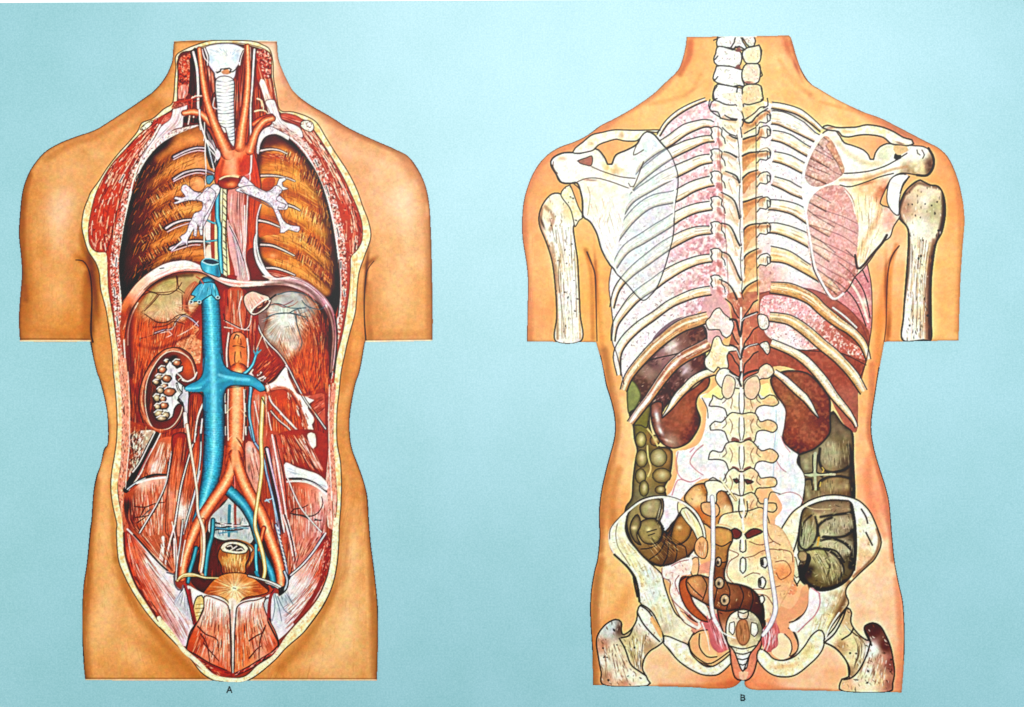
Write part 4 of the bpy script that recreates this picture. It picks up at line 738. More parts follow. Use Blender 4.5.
for k in range(150):
    t_ = rnd.random(); x_, y_ = [(345, 305), (500, 350), (565, 420), (610, 520), (650, 640)][k % 5]; x_ += rnd.uniform(-14, 20); y_ += rnd.uniform(-30, 60)
    stroke('%f %f %f %f' % (x_, y_, x_ + rnd.uniform(6, 16), y_ + rnd.uniform(14, 46)), rnd.choice(['c04828', '9c3018', 'e88c68', 'f8e8e0']), .7, a=.75)
for q_, w_ in (('350 360 380 325 440 310 500 330 560 400 600 500 640 640', 2.6), ('700 400 670 450 690 520 700 640', 2.4), ('500 200 530 280 570 350 640 372', 2.)): soft(Reg('300 150 800 150 800 720 300 720'), q_, w_, 'b84828', .75)
view(220, 435, 7.286)
Q = Reg('430 -10 760 -10 775 300 770 330 640 270 560 250 490 210 450 200').fill('b03a20', id='Apsor'); Q.hatch('440 0 470 200', '560 0 760 280', 160, 'f0a080 7a180c f8d0c0 d86840', .7, (.1, .4), .65); Q.hatch('560 0 700 240', '640 0 760 260', 50, 'ffffff f0d8d0 c89890', .7, (.1, .4), .7)
r = Reg('640 -10 690 -10 700 80 680 100 650 60').fill('f4ece6', .9)
r = Reg('480 200 560 235 640 260 720 290 780 350 780 400 700 350 620 320 540 310 480 320 460 250').fill('dfe6ee', id='Adis'); r.hatch('470 220 620 290 780 370', '480 300 620 320 780 390', 30, 'ffffff a8b8c8', .7, (.1, .4), .7)
stroke('475 325 540 318 610 322 690 350 775 412', '4a2c3c', 2.6, 1.8); stroke('600 325 680 350 770 400', 'c8ccd8', .8)
IR = Reg('480 340 560 335 640 345 720 390 780 430 785 560 770 640 770 820 700 900 600 980 530 1010 500 760 490 560').fill('cf6e58', id='Ailir'); IR.cols((520,420,'b84830'), (600,420,'d87050'), (680,420,'e09078'), (750,430,'f0d8d4'), (560,640,'d88c74'), (700,600,'d0908c'), (520,560,'a03c2c'), (740,660,'b86c6c'), p=3)
IR.hatch('490 350 510 560 520 760', '770 430 770 600 760 740', 240, 'fbe4dc 9c3424 f0ac98 b84c38 fff6f2', .6, (.06, .3), .65)
stroke('490 340 560 335 640 345 720 385 775 430', 'fbf4f4', 2., a=.9)
strokes('515 570 560 580 620 590 690 650 740 700;520 560 540 540 600 530 640 510;600 590 670 590 720 560 750 500 740 450;690 620 740 620', '6a2c30', 1.3, .7); strokes('530 580 600 590 660 620;690 610 730 625', '3c5464', .8)
soft(Reg('340 0 500 0 520 760 340 760'), '390 0 420 200 450 400 480 700', 3, 'd8684c', .5); tube('500 330 540 430 590 530 660 620 740 707', 1.6, 'nerve', 'Anrv'); strokes('450 230 500 330', 'f4e8e4', 1.4)
# inner column of long vessels
r = Reg('190 60 230 50 260 100 300 180 310 280 280 430 240 400 200 330 190 200').fill('d49484', id='Apsor'); r.hatch('200 80 250 410', '260 100 300 300', 40, 'f8e0d8 8c3c30 e8b0a0', .7, (.1, .4), .7); r.blob(215, 100, 3, 6, 'c8ccc4', .8); r.blob(212, 240, 1.5, 5, '54544c', .7)
r = Reg('340 0 430 0 470 250 490 400 500 760 430 760 400 560 350 300').fill('c05040', id='Apsor'); r.hatch('350 20 400 400 460 740', '430 20 475 400 500 740', 60, 'f0a898 7a1c18 e88070 fbdcd4', .8, (.1, .5), .7)
strokes('340 100 370 250 400 400 430 560 450 707', '5c2440', 5, 5); strokes('380 0 410 160 440 330 470 500 485 600 500 720;340 100 390 300 430 480 455 640 470 707', 'f4e0e4', 1.7, 1.5); strokes('400 0 440 180 470 330 490 540', '8c2c28', 1.2)
strokes('350 100 390 300 420 420 440 560', 'b8a0c0', 1.1)
tube('215 -60 240 30 290 110 320 180 340 280 370 400 390 480 415 600 435 720', 2.8, ('1c2c48', '4c6c98', '7c98bc', 'a8c0d8', '7090b4', '4c6890', '1c2c44'), 'Aazy')
strokes('330 480 360 470 385 460;340 470 360 490', '8cb0c8', 1.6, 1.2); strokes('380 440 400 560 410 640', '9cc4dc', .8)

# ---- aorta and vena cava below
view(90, 270, 6.827)
view()
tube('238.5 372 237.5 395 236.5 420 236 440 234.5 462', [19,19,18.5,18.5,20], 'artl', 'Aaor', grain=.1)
view(220, 345, 7.286)
for x, y in ((30,300), (35,360), (40,440), (38,600), (180,330), (185,430), (190,600)):
    stroke('%d %d %d %d' % (x, y, x+2, y+50), 'f6f0e4', 2.4); stroke('%d %d %d %d' % (x+9, y, x+9, y+50), '28201c', .8)
strokes('30 290 34 500 36 660;178 300 190 460 196 660', '2c1c1c', .9, a=.6)
strokes('130 450 170 490 190 520;50 490 90 450;60 690 90 660 120 640;130 660 160 707', 'f0a078', 1.1)
r = Reg('90 300 130 300 135 700 95 700').blob(112, 480, 3, 26, 'f8c898', .6)
view(220, 435, 7.286)
strokes('120 20 150 60 180 130', '8c2c14', 1); strokes('115 40 150 80', 'f4b48c', .9)
view()
CAV = [17,18,19,20,21,22,22,21.5,21,20.5,18.5,15,11,8,6]
tube('207 285 210 300 211.5 320 212 340 213 360 213.5 380 213.5 400 214 420 214 440 213 460 211 475 207 490 203 503 199 512 195 521', CAV, 'vein', 'Acava', grain=.1, rings=60)
tube('213 381 225 380 238 380 250 379 258 383', [10,9.5,8.5,8,6.5], 'vein', 'Acava', grain=.08, rings=10)
tube('211 378 200 384 191 388 186 388', [10,7,5,4], 'vein', 'Acava', grain=.08)
view(220, 345, 7.286)
tube('160 220 200 190 240 140 260 80 275 50', [4.,3.4,3,2.6,2.], 'vein', 'Acava'); strokes('258 70 245 40;265 70 300 35;262 65 280 20', '3c94b0', 1.5, 1)
tube('215 250 225 320 215 420 215 520 230 600 250 700', [4,4,3.4,3.2,3,2.8], ('1c3448', '3c7898', '5c9cbc', '8cc4dc', '5c98b8', '34708c', '142c3c'), 'Aazy')
tube('220 270 260 300 300 325 325 325', [4,4,3.6,3.2], 'vein', 'Acava'); stroke('325 315 335 335', '1c2c38', 1.6); stroke('265 305 300 330', 'c8ecf4', .9)
view()
RV = Reg('204 368 213 366 221 369 226 376 236 375 236 386 224 388 221 395 214 400 205 395 200 390 196 390 197 385 203 382')
soft(RV, '197 387 208 384 214 380', 4.5, '3e9fbc', .9); soft(RV, '212 382 225 380 240 380', 6, '48aac6', .9); soft(RV, '212 365 213 382 212 400', 3, '8ad6e6', .8)
stroke('220 374 232 376 246 375', '1c4c64', .8, a=.6); stroke('222 388 236 387 250 386', '1c4454', .9, a=.7); stroke('186 391 196 391 204 396 206 404', '143c4c', 1.1, a=.8)
view(100, 250, 3.365)
JV = Reg('352 360 408 350 418 385 440 405 480 416 505 420 520 432 545 450 556 468 540 476 510 458 480 456 440 456 425 465 418 490 414 540 352 540 350 500 348 478 320 478 290 474 284 464 300 452 330 438 345 415').fill('2f8cae', id='Acava')
soft(JV, '378 330 381 420 384 560', 8, '48aac8', .95); soft(JV, '360 470 400 440 440 432 500 440 545 460', 4, '48aac8', .9); soft(JV, '290 466 330 458 370 430', 3.4, '48aac8', .9); soft(JV, '378 330 381 420 384 560', 4.4, '86d2e2', .8); soft(JV, '400 420 450 432 500 436', 2.6, '84d0e2', .7); soft(JV, '340 462 320 466 290 466', 1.6, '7ccadd', .7); soft(JV, '412 350 420 385 445 408', 2.6, '1f6c8a', .8); soft(JV, '414 530 418 480 440 460 490 460', 2.8, '1c6480', .85); soft(JV, '352 540 350 490 320 480', 2.2, '1c6480', .8); soft(JV, '350 370 345 415 320 444', 2.2, '2a7c9a', .8)
JV.hatch('355 360 355 540', '410 360 410 540', 30, '9cdcec 2c7c98', .5, (.02, .05), .4); strokes('352 360 346 414 330 438 300 452 284 464', '123c4c', .8, a=.7); strokes('408 350 418 385 440 405 480 416 505 420;556 470 540 477 510 459 480 457 440 457 426 465 418 490 414 540', '123c4c', .9, a=.8)
soft(Reg('420 450 500 450 500 700 420 700'), '456 470 458 560 455 690', 4.5, 'f6b080', .6); soft(Reg('425 280 495 280 495 420 425 420'), '464 300 464 400', 4, 'f0a058', .6); strokes('432 470 430 560 432 640;484 470 486 560 482 640', 'f4ece4', 1.2, a=.8)
view(90, 270, 6.827)
# hepatic veins
view(90, 270, 6.827)
HV = Reg('690 170 740 100 790 85 850 90 880 160 885 200 860 200 830 170 810 180 760 215 745 235 735 215 700 220 685 230 680 215 720 180').fill('48a0bc', id='Acava')
HV.hatch('760 95 690 210', '850 95 870 180', 26, '9cdcec 1c5068 6cc0d4', .8, (.2, .7), .8); HV.line('183c4c', .9)
for x, y in ((692,218), (747,218), (873,187)): stroke('%f %f %f %f' % (x-3, y, x+3, y+1), 'c8ecf4', 3.4); stroke('%f %f %f %f' % (x-2, y, x+2, y), '122830', 1.8)
view(80, 190, 6.4)
V0 = Reg('780 450 885 450 890 480 900 555 850 545 785 515').fill('3c9cbc', id='Acava'); V0.blob(820, 510, 3, 6, '7cd0e4', .9); V0.blob(880, 520, 2.4, 8, '1c5c7c', .7); V0.line('163c4c', .8)
r = Reg('780 455 800 438 850 440 885 455 888 475 850 482 800 472').fill('1c5470', id='Acava'); stroke('782 458 810 472 850 480 886 472', '9cdcec', 1.2); stroke('782 455 800 440 850 442 885 456', '7cc8dc', 1.)
strokes('745 555 770 570 790 600', 'c85040', 1.2)

# ---- pelvis
view(100, 525, 7.286)
PV = Reg('470 40 530 -40 620 -60 1330 -60 1480 60 1440 330 1200 440 760 500 640 450 560 380')
PV.hatch('480 -40 520 380', '700 -40 640 400', 90, 'e07858 6a160c f4b8a0 a83c24', .7, (.1, .4), .7); PV.hatch('1240 -40 1280 400', '1440 -40 1400 380', 90, 'e07858 6a160c f4b8a0 a83c24', .7, (.1, .4), .7)
PV = Reg('650 330 700 200 770 60 840 -60 900 -170 1020 -210 1100 -190 1160 -100 1220 0 1290 150 1340 300 1340 390 1280 430 1180 440 1060 400 900 480 760 500 690 450 660 400 680 300 730 160').fill('6c2014', id='Acav')
PV.hatch('560 100 640 400', '1330 100 1250 400', 80, '8c2c1c 300a08 a84028', 1.0, (.1, .4), .5)
SC = Reg('790 40 810 -60 900 -150 970 -220 1060 -140 1120 -20 1130 60 1100 130 1040 140 900 110 840 90').fill('b0bcbc', id='Adis')
SC.hatch('830 -60 830 80', '1100 -60 1100 100', 110, 'f0f4f4 3c5058 6c8c98 c8a8a0', .7, (.1, .35), .75)
strokes('945 -140 940 -40 940 80', '3c88a0', 3.2, 2.6); strokes('985 -190 985 -60 990 30', 'b84c3c', 2.8, 2.2); strokes('820 10 880 20 940 10 1000 0 1060 10 1130 0;820 40 880 30 950 40 1040 30;830 -20 900 -5 960 -10', '48283c', 1.6, 1.1); strokes('850 20 920 30 1010 20 1080 25;870 60 940 50 1000 50', '4c90ac', 1.4, 1)
strokes('880 -10 980 5 1080 -5;960 -90 965 20', 'f8dcd8', 1.)
view()
# iliac veins and arteries
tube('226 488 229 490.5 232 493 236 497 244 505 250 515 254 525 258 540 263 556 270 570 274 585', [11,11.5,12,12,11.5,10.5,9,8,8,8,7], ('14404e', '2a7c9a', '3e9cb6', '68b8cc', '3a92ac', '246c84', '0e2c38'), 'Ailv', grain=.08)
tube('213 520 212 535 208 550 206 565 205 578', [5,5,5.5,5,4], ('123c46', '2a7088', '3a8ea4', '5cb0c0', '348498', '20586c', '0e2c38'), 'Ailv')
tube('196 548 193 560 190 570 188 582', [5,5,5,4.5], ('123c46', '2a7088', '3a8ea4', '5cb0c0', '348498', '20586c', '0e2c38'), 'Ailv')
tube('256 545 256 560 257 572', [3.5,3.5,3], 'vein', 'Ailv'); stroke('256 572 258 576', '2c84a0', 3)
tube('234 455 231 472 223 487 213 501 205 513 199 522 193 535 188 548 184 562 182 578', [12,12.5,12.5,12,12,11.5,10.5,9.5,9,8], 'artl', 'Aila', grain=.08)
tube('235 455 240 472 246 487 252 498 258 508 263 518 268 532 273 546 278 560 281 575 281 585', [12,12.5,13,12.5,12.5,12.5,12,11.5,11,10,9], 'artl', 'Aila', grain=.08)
FK = Reg('225 440 246 440 250 480 220 480')
soft(FK, '235 444 234.5 456 232 468 228 476', 4, 'f2ac80', .9); soft(FK, '235 444 236 456 238.5 468 242 478', 4, 'f2ac80', .9); soft(FK, '235.5 445 235.5 462', 5, 'ee9c70', .9); stroke('234 476 234 484', '5c160c', 1.4); stroke('234.3 476 235 488', 'd8706c', 1.2)
tube('264 528 261 540 259 550', [5,4,3], 'art', 'Aila'); tube('203 520 202 535 202 555 200 570 203 575', [4.5,4.5,4,3.5,2.5], 'artl', 'Aila')
r = Reg('210 475 200 500 196 520 204 508 214 497 222 486'); 
tube('182 345 184 360', 1, 'ur') if 0 else None
# ureters
tube('187 425 190 445 194 470 197 492 198 512 203 528 204 545 203 560 201 572', [3.8,3.2,3.,2.8,3.2,4,3.6,3.2,3], ('7a4a38', 'e0b098', 'f4d8c4', 'fff0e4', 'f0ccb8', 'd09880', '6a3c2c'), 'Aurl')
tube('263 398 262 415 261 440 262 465 260 485 257 505 255 525 259 540 263 555 265 570 263 580', [4,4.6,4.6,4,4.2,4,4,4.4,4.2,4,3.6], 'ur', 'Aurr')
stroke('262 398 265 404', '3c2414', 1)
# testicular and lymph strands
strokes('183 520 180 545 177 565 176 580', '3c3a40', 2.2); strokes('183 520 180 545 177 565 176 580', 'd8d8dc', 1.2)
strokes('276 525 281 545 285 560 287 575 285 590', '343a50', 2.8); strokes('276 525 281 545 285 560 287 575 285 590', '98a4bc', 1.7)
for k in range(10): stroke('%f %f %f %f' % (277+k*.9, 527+k*4.2, 278.5+k*.9, 529+k*4.2), 'e8ecf4', 1.2)
strokes('283 515 290 540 295 570;288 520 294 545 297 560', 'f4dce0', 1.3); stroke('285 515 292 540 296 565', '8c2c38', 1.4)
view(100, 525, 7.286)
r = Reg('440 0 500 -20 470 200 440 300 430 240 450 120').fill('f2e4e0', id='Anrv') if 0 else None
strokes('460 90 455 180 440 280', 'f4e8e8', 3, 4.6); strokes('545 0 510 120 480 260 478 340;540 100 545 220 545 330', 'f4e4e4', 1.6, 1.4); strokes('555 0 525 120 495 260', '4c1c24', 1.)
r = Reg('510 250 535 240 545 340 505 345').fill('d8805c', .8)
# rectum
R1 = Reg('858 210 868 140 930 108 1000 104 1080 128 1122 170 1124 220 1104 270 1080 310 1072 350 1090 390 880 392 884 340 872 290').fill('b4602c', id='Arec')
R1.cols((880,300,'7a2c14'), (940,220,'cc8448'), (1000,250,'e0a868'), (1080,260,'b87040'), (1100,330,'6a2410'), (960,330,'94401c'), p=3); R1.hatch('870 200 870 360', '1110 200 1100 360', 90, 'f4d8a0 7a3014 e8b878 a05424', .6, (.1, .4), .7)
r = Reg('868 160 890 125 950 112 1020 118 1080 145 1115 180 1100 205 1040 210 960 200 900 190').fill('ecd8ae', id='Arec'); r.flecks(40, 'b8844c fff8e0', .6, 2, 0, 90); r.line('4c2414', .8)
r = Reg('900 160 930 135 1000 135 1060 160 1090 185 1050 195 980 180 920 175').fill('481818', id='Arec'); strokes('920 155 960 150 980 170 1010 150;1000 175 1040 165 1070 185;960 140 970 165', 'f6e0c8', 1.3)
# bladder
BLD = Reg('750 500 790 450 850 395 920 365 990 352 1080 360 1150 390 1200 420 1230 470 1180 500 1100 505 1060 530 1010 580 990 720 945 720 935 600 900 550 840 520').fill('b0552a', id='Abla')
BLD.cols((830,450,'b04a20'), (880,430,'c8703c'), (980,470,'f4e2b4'), (960,500,'f0d8a8'), (1010,490,'f0d8a8'), (980,400,'d89c60'), (1040,420,'cc8048'), (960,540,'e8cca0'), (1100,440,'ac4c24'), (1180,470,'8c3014'), (965,650,'f0dcd0'), (1060,480,'c47840'), p=3.4)
BLD.hatch('980 460 760 490', '960 480 850 400', 60, 'e88c54 7a2810 f4c88c', .6, (.1, .4), .7); BLD.hatch('1000 460 1220 470', '990 440 1100 370', 60, 'e88c54 7a2810 f4c88c', .6, (.1, .4), .7); BLD.blob(970, 460, 8, 7, 'fbecc4', .8); BLD.hatch('980 380 960 700', '1010 380 985 700', 30, 'fff8e4 c89058', .6, (.05, .2), .7); stroke('970 460 990 462', '9c9468', .8)
BLD.line('5c2010', .7, .6)
strokes('570 400 620 370 700 368 780 385 860 390;840 450 780 425 740 400 ', '5c2c1c', 3); tube('565 405 610 372 700 368 780 385 860 392', [2.6,2.6,2.4,2,1.6], 'ur', 'Aurl'); 
view(220, 525, 7.286)
stroke('200 370 290 400 400 440 440 470', '4c2018', 3); tube('200 372 290 402 400 440 440 470', [1.6,1.8,2.2,2.6], 'nerve', 'Aurr')
view(100, 430, 2.719)
r = Reg('296 400 304 330 322 306 352 298 385 302 408 322 410 350 398 372 400 395 440 405 460 438 400 440 290 440 270 430').fill('6c2416', .8, id='Acav'); r.hatch('300 310 290 430', '410 310 440 430', 60, 'a84830 3c0e0a c8785c', .8, (.1, .4), .6)
R1 = Reg('326 322 340 306 366 302 392 308 406 324 406 345 396 366 392 392 336 392 330 368 320 345').fill('b8703c', id='Arec')
R1.cols((332,340,'9c5028'), (345,350,'d09858'), (365,355,'e8b878'), (385,350,'d8a060'), (400,340,'94481f'), (365,385,'a85c30'), (340,382,'8c3c1c'), p=3.2); R1.hatch('330 335 340 390', '400 335 392 390', 90, 'f8e0ac 7a3414 e8bc7c', .6, (.1, .4), .7); R1.line('4c1c10', 1)
r = Reg('327 320 334 309 352 303 374 304 394 311 404 323 398 333 376 337 350 334 333 329').fill('f0dcb4', id='Arec'); r.flecks(40, 'b8844c fff8e0', .6, 2, 0, 90); r.line('4c2414', .9)
r = Reg('340 318 350 311 368 310 388 318 394 326 380 330 360 328 344 324').fill('5c1c18', id='Arec'); strokes('346 317 356 314 362 322 372 316;372 326 384 322 390 327;356 326 366 321', 'f8e4d0', 1.2)
BLD = Reg('282 448 292 428 312 406 338 392 366 388 394 391 420 404 444 424 458 440 430 450 400 454 384 464 376 486 374 520 358 520 356 486 346 464 322 452').fill('b0552a', id='Abla')
BLD.cols((300,440,'b8501f'), (320,415,'c0602c'), (345,400,'cc8048'), (366,396,'d89c60'), (395,405,'c8743c'), (425,430,'b04c20'), (345,428,'f0d4a0'), (366,430,'fbf0d0'), (366,445,'f8e8c0'), (385,428,'f0d4a0'), (340,448,'e0a468'), (400,444,'cc7c44'), (366,480,'f4dcc4'), (366,510,'f0dcd0'), p=3.2)
for k in range(170):
    t_ = rnd.uniform(0, 6.28); r0, r1 = rnd.uniform(10, 34), rnd.uniform(36, 80); cx_, sx_ = math.cos(t_), math.sin(t_) * .55
    stroke('%f %f %f %f' % (366 + cx_*r0, 430 + sx_*r0, 366 + cx_*r1, 430 + sx_*r1), rnd.choice(['f8e8c8', '8c3814', 'e8b070', 'c86430', 'f4cc98']), .5, a=.38, clip=BLD)
BLD.line('5c2010', .9, .8); stroke('362 429 369 431', '8c8460', 1)
tube('214 405 226 394 252 392 285 401 322 402', [2.6,2.6,2.4,2,1.4], 'ur', 'Aurl'); stroke('404 396 440 406 470 416 490 426', '4c2018', 3); tube('404 396 440 406 470 416 490 426', [1.4,1.8,2.2,2.6], 'nerve', 'Aurr')
for pts, k_ in (('75 285 150 290 205 300 210 385 180 375 130 340 95 310', 0), ('515 295 610 290 590 310 555 345 515 380', 1)):
    r = Reg(pts); r.hatch(' '.join(pts.split()[:2]) + ' 185 380' if not k_ else '530 290 520 380', '200 295 205 385' if not k_ else '605 290 560 345', 110, 'f0a88c 7c2010 c85838 f8d0bc 9c3420', .7, (.1, .4), .75)
strokes('232 300 226 330 220 370;196 250 206 300 210 360', 'f4dcd8', 1.1)
# belly wall sheets
view(100, 525, 7.286)
WL = Reg('''175 50 205 40 250 80 310 150 370 230 420 290 480 340 530 370 545 430 590 470 640 440 700 470 740 490 790 510 860 520 920 560 940 620 950 900 900 1000 700 900 560 860 430 700 340 560 270 450 215 330 175 200''').fill('d8785c', id='Apen')
WL.cols((200,100,'c03c24'), (240,300,'b83a20'), (300,200,'d8785c'), (370,260,'ece4e4'), (450,380,'e8e4e8'), (380,400,'dc9c88'), (320,420,'c84c30'), (420,560,'d88470'), (500,560,'e4dce4'), (600,640,'dcdce8'), (420,680,'c0402c'), (600,540,'c8ccd4'), (800,560,'f2eaea'), (680,500,'f0ecf0'), (860,650,'f4dcd4'), (620,760,'e0dce8'), (520,760,'d8a0a0'), p=3.4)
WL.hatch('200 60 230 260 330 480 460 720 560 860', '250 100 400 300 580 520 700 700 720 800', 240, 'ffffff a04838 f0d8d4 c87060 8c2c20', .6, (.06, .3), .6)
WL.hatch('200 60 240 300 420 620', '260 120 350 330 520 640', 90, 'e05030 f07850 c83820', .7, (.05, .2), .7); WL.hatch('190 80 210 330 400 640', '230 200 290 420 440 650', 70, 'e85c40 7a1c12 f0907c', .8, (.05, .2), .7); stroke('175 60 185 200 220 330 270 450 340 560 430 700', '8c1c14', 2.2, a=.75)
WL.hatch('330 200 480 360 560 470', '360 240 470 400 640 600', 50, 'ffffff c8ccd4 f4f0f4', .7, (.1, .3), .8)
stroke('200 30 250 80 310 150 370 225 430 290 490 340 540 370', 'f4e8ec', 1.6); stroke('245 70 310 140 375 215 435 280 490 330', '3c0f10', 1.8, a=.8)
strokes('540 370 545 430 570 470 600 475 605 440;490 345 540 360', '6c6c80', 1.6); strokes('600 470 570 520 545 560', '505868', 1.1)
r = Reg('540 560 600 480 640 460 680 640 700 720 600 640').fill('c4ccd8', .8); r.hatch('550 560 610 480', '690 720 640 480', 30, 'f4f8fc 6c7484 8c94a4', .6, (.4, .9), .7)
strokes('620 440 640 500 660 580 690 720', 'c03840', 3.2); strokes('612 440 632 505 652 590 680 720', '5c1820', .9)
r = Reg('690 560 710 520 740 512 760 540 760 590 740 640 715 700 700 720 685 680 680 620').fill('d8bc80', id='Apen'); r.hatch('690 580 690 690', '755 560 740 640', 10, 'fff0c0', 1, (.3, .6)) ; strokes('700 580 750 575;695 610 750 605;700 640 735 635;700 665 725 660', '9c7c44', .7); r.line('2c2420', 1.1)
view(220, 525, 7.286)
WR = Reg('''800 90 810 160 800 260 770 380 720 500 650 600 560 700 480 790 400 860 330 940 200 1000 120 1000 100 700 110 600 150 560 230 535 330 520 370 500 420 500 430 520 490 460 500 390 560 340 620 290 690 210 750 90''').fill('dc8c78', id='Aper')
WR.cols((770,120,'b83028'), (740,330,'bc3c2c'), (680,270,'d07458'), (600,340,'e0b0a4'), (520,420,'ecdcdc'), (500,550,'dce0e4'), (440,590,'c0ccd4'), (600,480,'ecdcdc'), (620,600,'e8dcdc'), (560,680,'e8d8dc'), (450,700,'d8dce4'), (250,560,'f0e8e8'), (200,640,'e8c8bc'), (350,640,'d8dce4'), (160,640,'ecd4cc'), p=3.4)
WR.hatch('760 100 700 330 560 520 460 600', '800 200 780 400 620 620 480 780', 200, 'ffffff a84c3c f4dcd8 d07c6c 8c3028', .6, (.06, .3), .6)
WR.hatch('760 110 720 300 600 520', '790 220 770 400 640 600', 80, 'e05030 f07850 c83820', .7, (.05, .2), .65); WR.hatch('690 210 560 350 470 500', '770 150 640 450 500 620', 90, 'ffffff e8e8ec b0b8c0 c88070', .6, (.06, .25), .7)
stroke('775 90 785 200 760 340 720 450 660 560 590 660 550 710', 'a82c24', 4.4, a=.85); r = Reg('750 120 800 90 808 200 790 330 740 430 740 330 760 220').fill('b43428', .6); r.flecks(60, 'f09c88 6a120c f8d0c0', .7, 3, 100, 30)
stroke('760 70 690 180 600 290 510 370 500 390', '3c2440', 3.); stroke('770 60 695 175 605 285 515 365', 'e8dce4', 1.6); stroke('745 90 690 170', '98a0bc', 1.)
r = Reg('440 520 500 450 520 520 560 580 480 600 430 560').blob(470, 540, 5, 6, '98a8b4', .7); r.hatch('440 520 470 590', '500 470 560 580', 30, 'ffffff 4c606c 8c9ca8', .6, (.3, .9))
stroke('470 340 490 400 480 460 440 500', '343840', 3.6); stroke('470 340 490 400 478 458 445 492', 'a8b4c4', 1.8); r = Reg('425 460 440 455 470 440 460 500 435 505').fill('20181c', .8)
strokes('390 500 400 600 380 700;400 500 430 600 450 700;420 520 470 620 520 650', '7c94a4', 1.2, .7)
strokes('400 470 370 520 360 620 365 720', 'a83840', 3); strokes('393 470 362 520 352 620 356 720', '4c141c', .8)
stroke('350 530 315 560 315 620 345 670 370 690', '302c38', 1.5); r = Reg('345 535 322 565 322 615 345 655 355 600').fill('a8b4c0', .8)
# straight muscles below
view(160, 590, 6.607)
for key, pts, gA, gB in (('Arcl', '295 40 370 55 440 90 460 150 465 300 470 480 472 555 430 560 340 535 240 480 185 420 168 400 185 340 220 260 260 190 290 120', '310 50 260 260 200 400', '450 120 465 300 470 540'),
                         ('Arcr', '500 150 520 100 570 75 640 65 700 45 685 90 700 150 730 210 770 290 785 370 740 420 660 470 580 520 490 558 488 480 490 300', '510 120 495 300 490 540', '690 60 690 170 770 370')):
    r = Reg(pts).fill('df8a6c', id=key)
    if key == 'Arcl': r.cols((360,90,'f4e8e8'), (430,130,'f0dcd8'), (330,180,'ecc4b8'), (380,260,'e48c68'), (250,330,'cc5434'), (300,420,'dc8468'), (430,400,'e09474'), (420,520,'cc6040'), (230,400,'c04828'), (440,300,'e8b09c'), p=3.4)
    else: r.cols((560,100,'f2e8ea'), (650,90,'f0e4e4'), (640,160,'e4a890'), (570,260,'e07c54'), (560,420,'e0804c'), (700,280,'d8886c'), (740,360,'cc6044'), (650,400,'e09c84'), (520,350,'d4623c'), (510,200,'e8c0b0'), p=3.4)
    r.hatch(gA, gB, 260, 'fff4ee 9c3420 f8d4c4 c05c40 f0a484', .6, (.08, .35), .65); r.hatch(gA, gB, 60, '7c2014 e05c30', .7, (.05, .2), .7, t0=.3)
    r.rim('8c2418', 1.3, .6); r.line('5c1414', .9)
r = Reg('455 60 500 60 500 150 490 300 488 560 474 560 468 300 462 150').fill('ecd8d0', id='Abla'); r.hatch('470 70 474 550', '495 70 487 550', 20, 'ffffff b08878', .6, (.2, .5)); strokes('462 130 470 300 476 560;505 130 494 300 488 560', '40201c', 1., .8)
stroke('170 405 240 440 330 500 430 540 475 562', 'a83020', 4.4); stroke('180 400 245 430 335 485 440 530', '5c140e', .9); r = Reg('168 400 240 440 330 500 430 540 470 560 440 572 340 560 240 495').fill('c4402a', .8, id='Arcl'); r.flecks(36, 'f8b8a0 5c100c f0806c', .8, 4, 30, 30)
stroke('492 560 580 520 660 470 740 420 785 375', 'b43c34', 4.4); strokes('495 552 580 508 660 458 740 408 780 366;498 566 585 528 665 480 745 430', '5c141c', .9); Reg('490 550 580 510 660 460 780 370 780 395 740 430 660 482 580 532 495 566').flecks(36, 'f8b8b0 5c100c f0807c', .8, 4, -30, 30)
strokes('250 240 300 290 350 310 380 330 385 380;290 350 320 390 390 470;270 290 310 360 330 480;590 335 640 300 680 280 700 230;590 450 640 390 670 370;690 250 660 340 655 450', '8c2c20', 1.6, .8)
strokes('195 0 210 90 240 220;735 30 720 100 712 200', 'b03c3c', 2.8, 1.8); strokes('240 220 200 280 180 360 172 400;715 210 750 280 780 340 785 370', '6c1818', 1.6)
view()
FAT2 = [('160 622 172 636 184 651 198 663 213 676 232 680 247 678 259 668 275 657 288 637 303 622', 3.2)]
for s, w in FAT2: stroke(s, 'f2e0b8', w, id='Arim')
stroke('160 627 175 643 190 658 201 672 213 680', '6c3c1c', .8, a=.8); stroke('245 681 257 675 275 660 286 648 301 635', '6c3c1c', .8, a=.8)
nr2 = np.random.RandomState(9)
r = band('159 618 172 634 184 650 198 662 213 676 232 680 247 678 259 667 275 656 288 637 303 620', 4.2, 'f2e0b8', id='Arim'); r.flecks(120, 'c89452 b87a3c fffbe8 e8c084', .5, 2, 30, 60, .8)
r = band('302 622 318 603 328 584 333 562 334.5 540 336 520', 5, 'f2e2c2', id='Arim'); r.flecks(120, 'c89452 a87444 fffbe8 e8c8a0', .5, 2, 60, 60, .7); stroke('304 632 322 607 332.5 585 337.5 562 339 540', '5c3418', .8, a=.8)

# inner edge of the cut wall
for q_, k_ in (('124 360 126 385 127 413 127 441 125.5 462 123.5 485', 'Amus'), ('334 385 332 410 331.5 440 333 465 334.5 490', 'Amur')):
    g = band(q_, 4.6, 'dc9880', id=k_); g.flecks(130, 'fbe4d8 b04c38 8c3428', .6, 2.6, 88, 14, .8)
strokes('128 372 129.4 400 129.6 441 127.5 465 125.6 488', 'f4dcd4', .9, a=.8); strokes('329.5 385 329 410 329 441 330.5 470 331.5 500', 'f4dcd8', .9, a=.8)
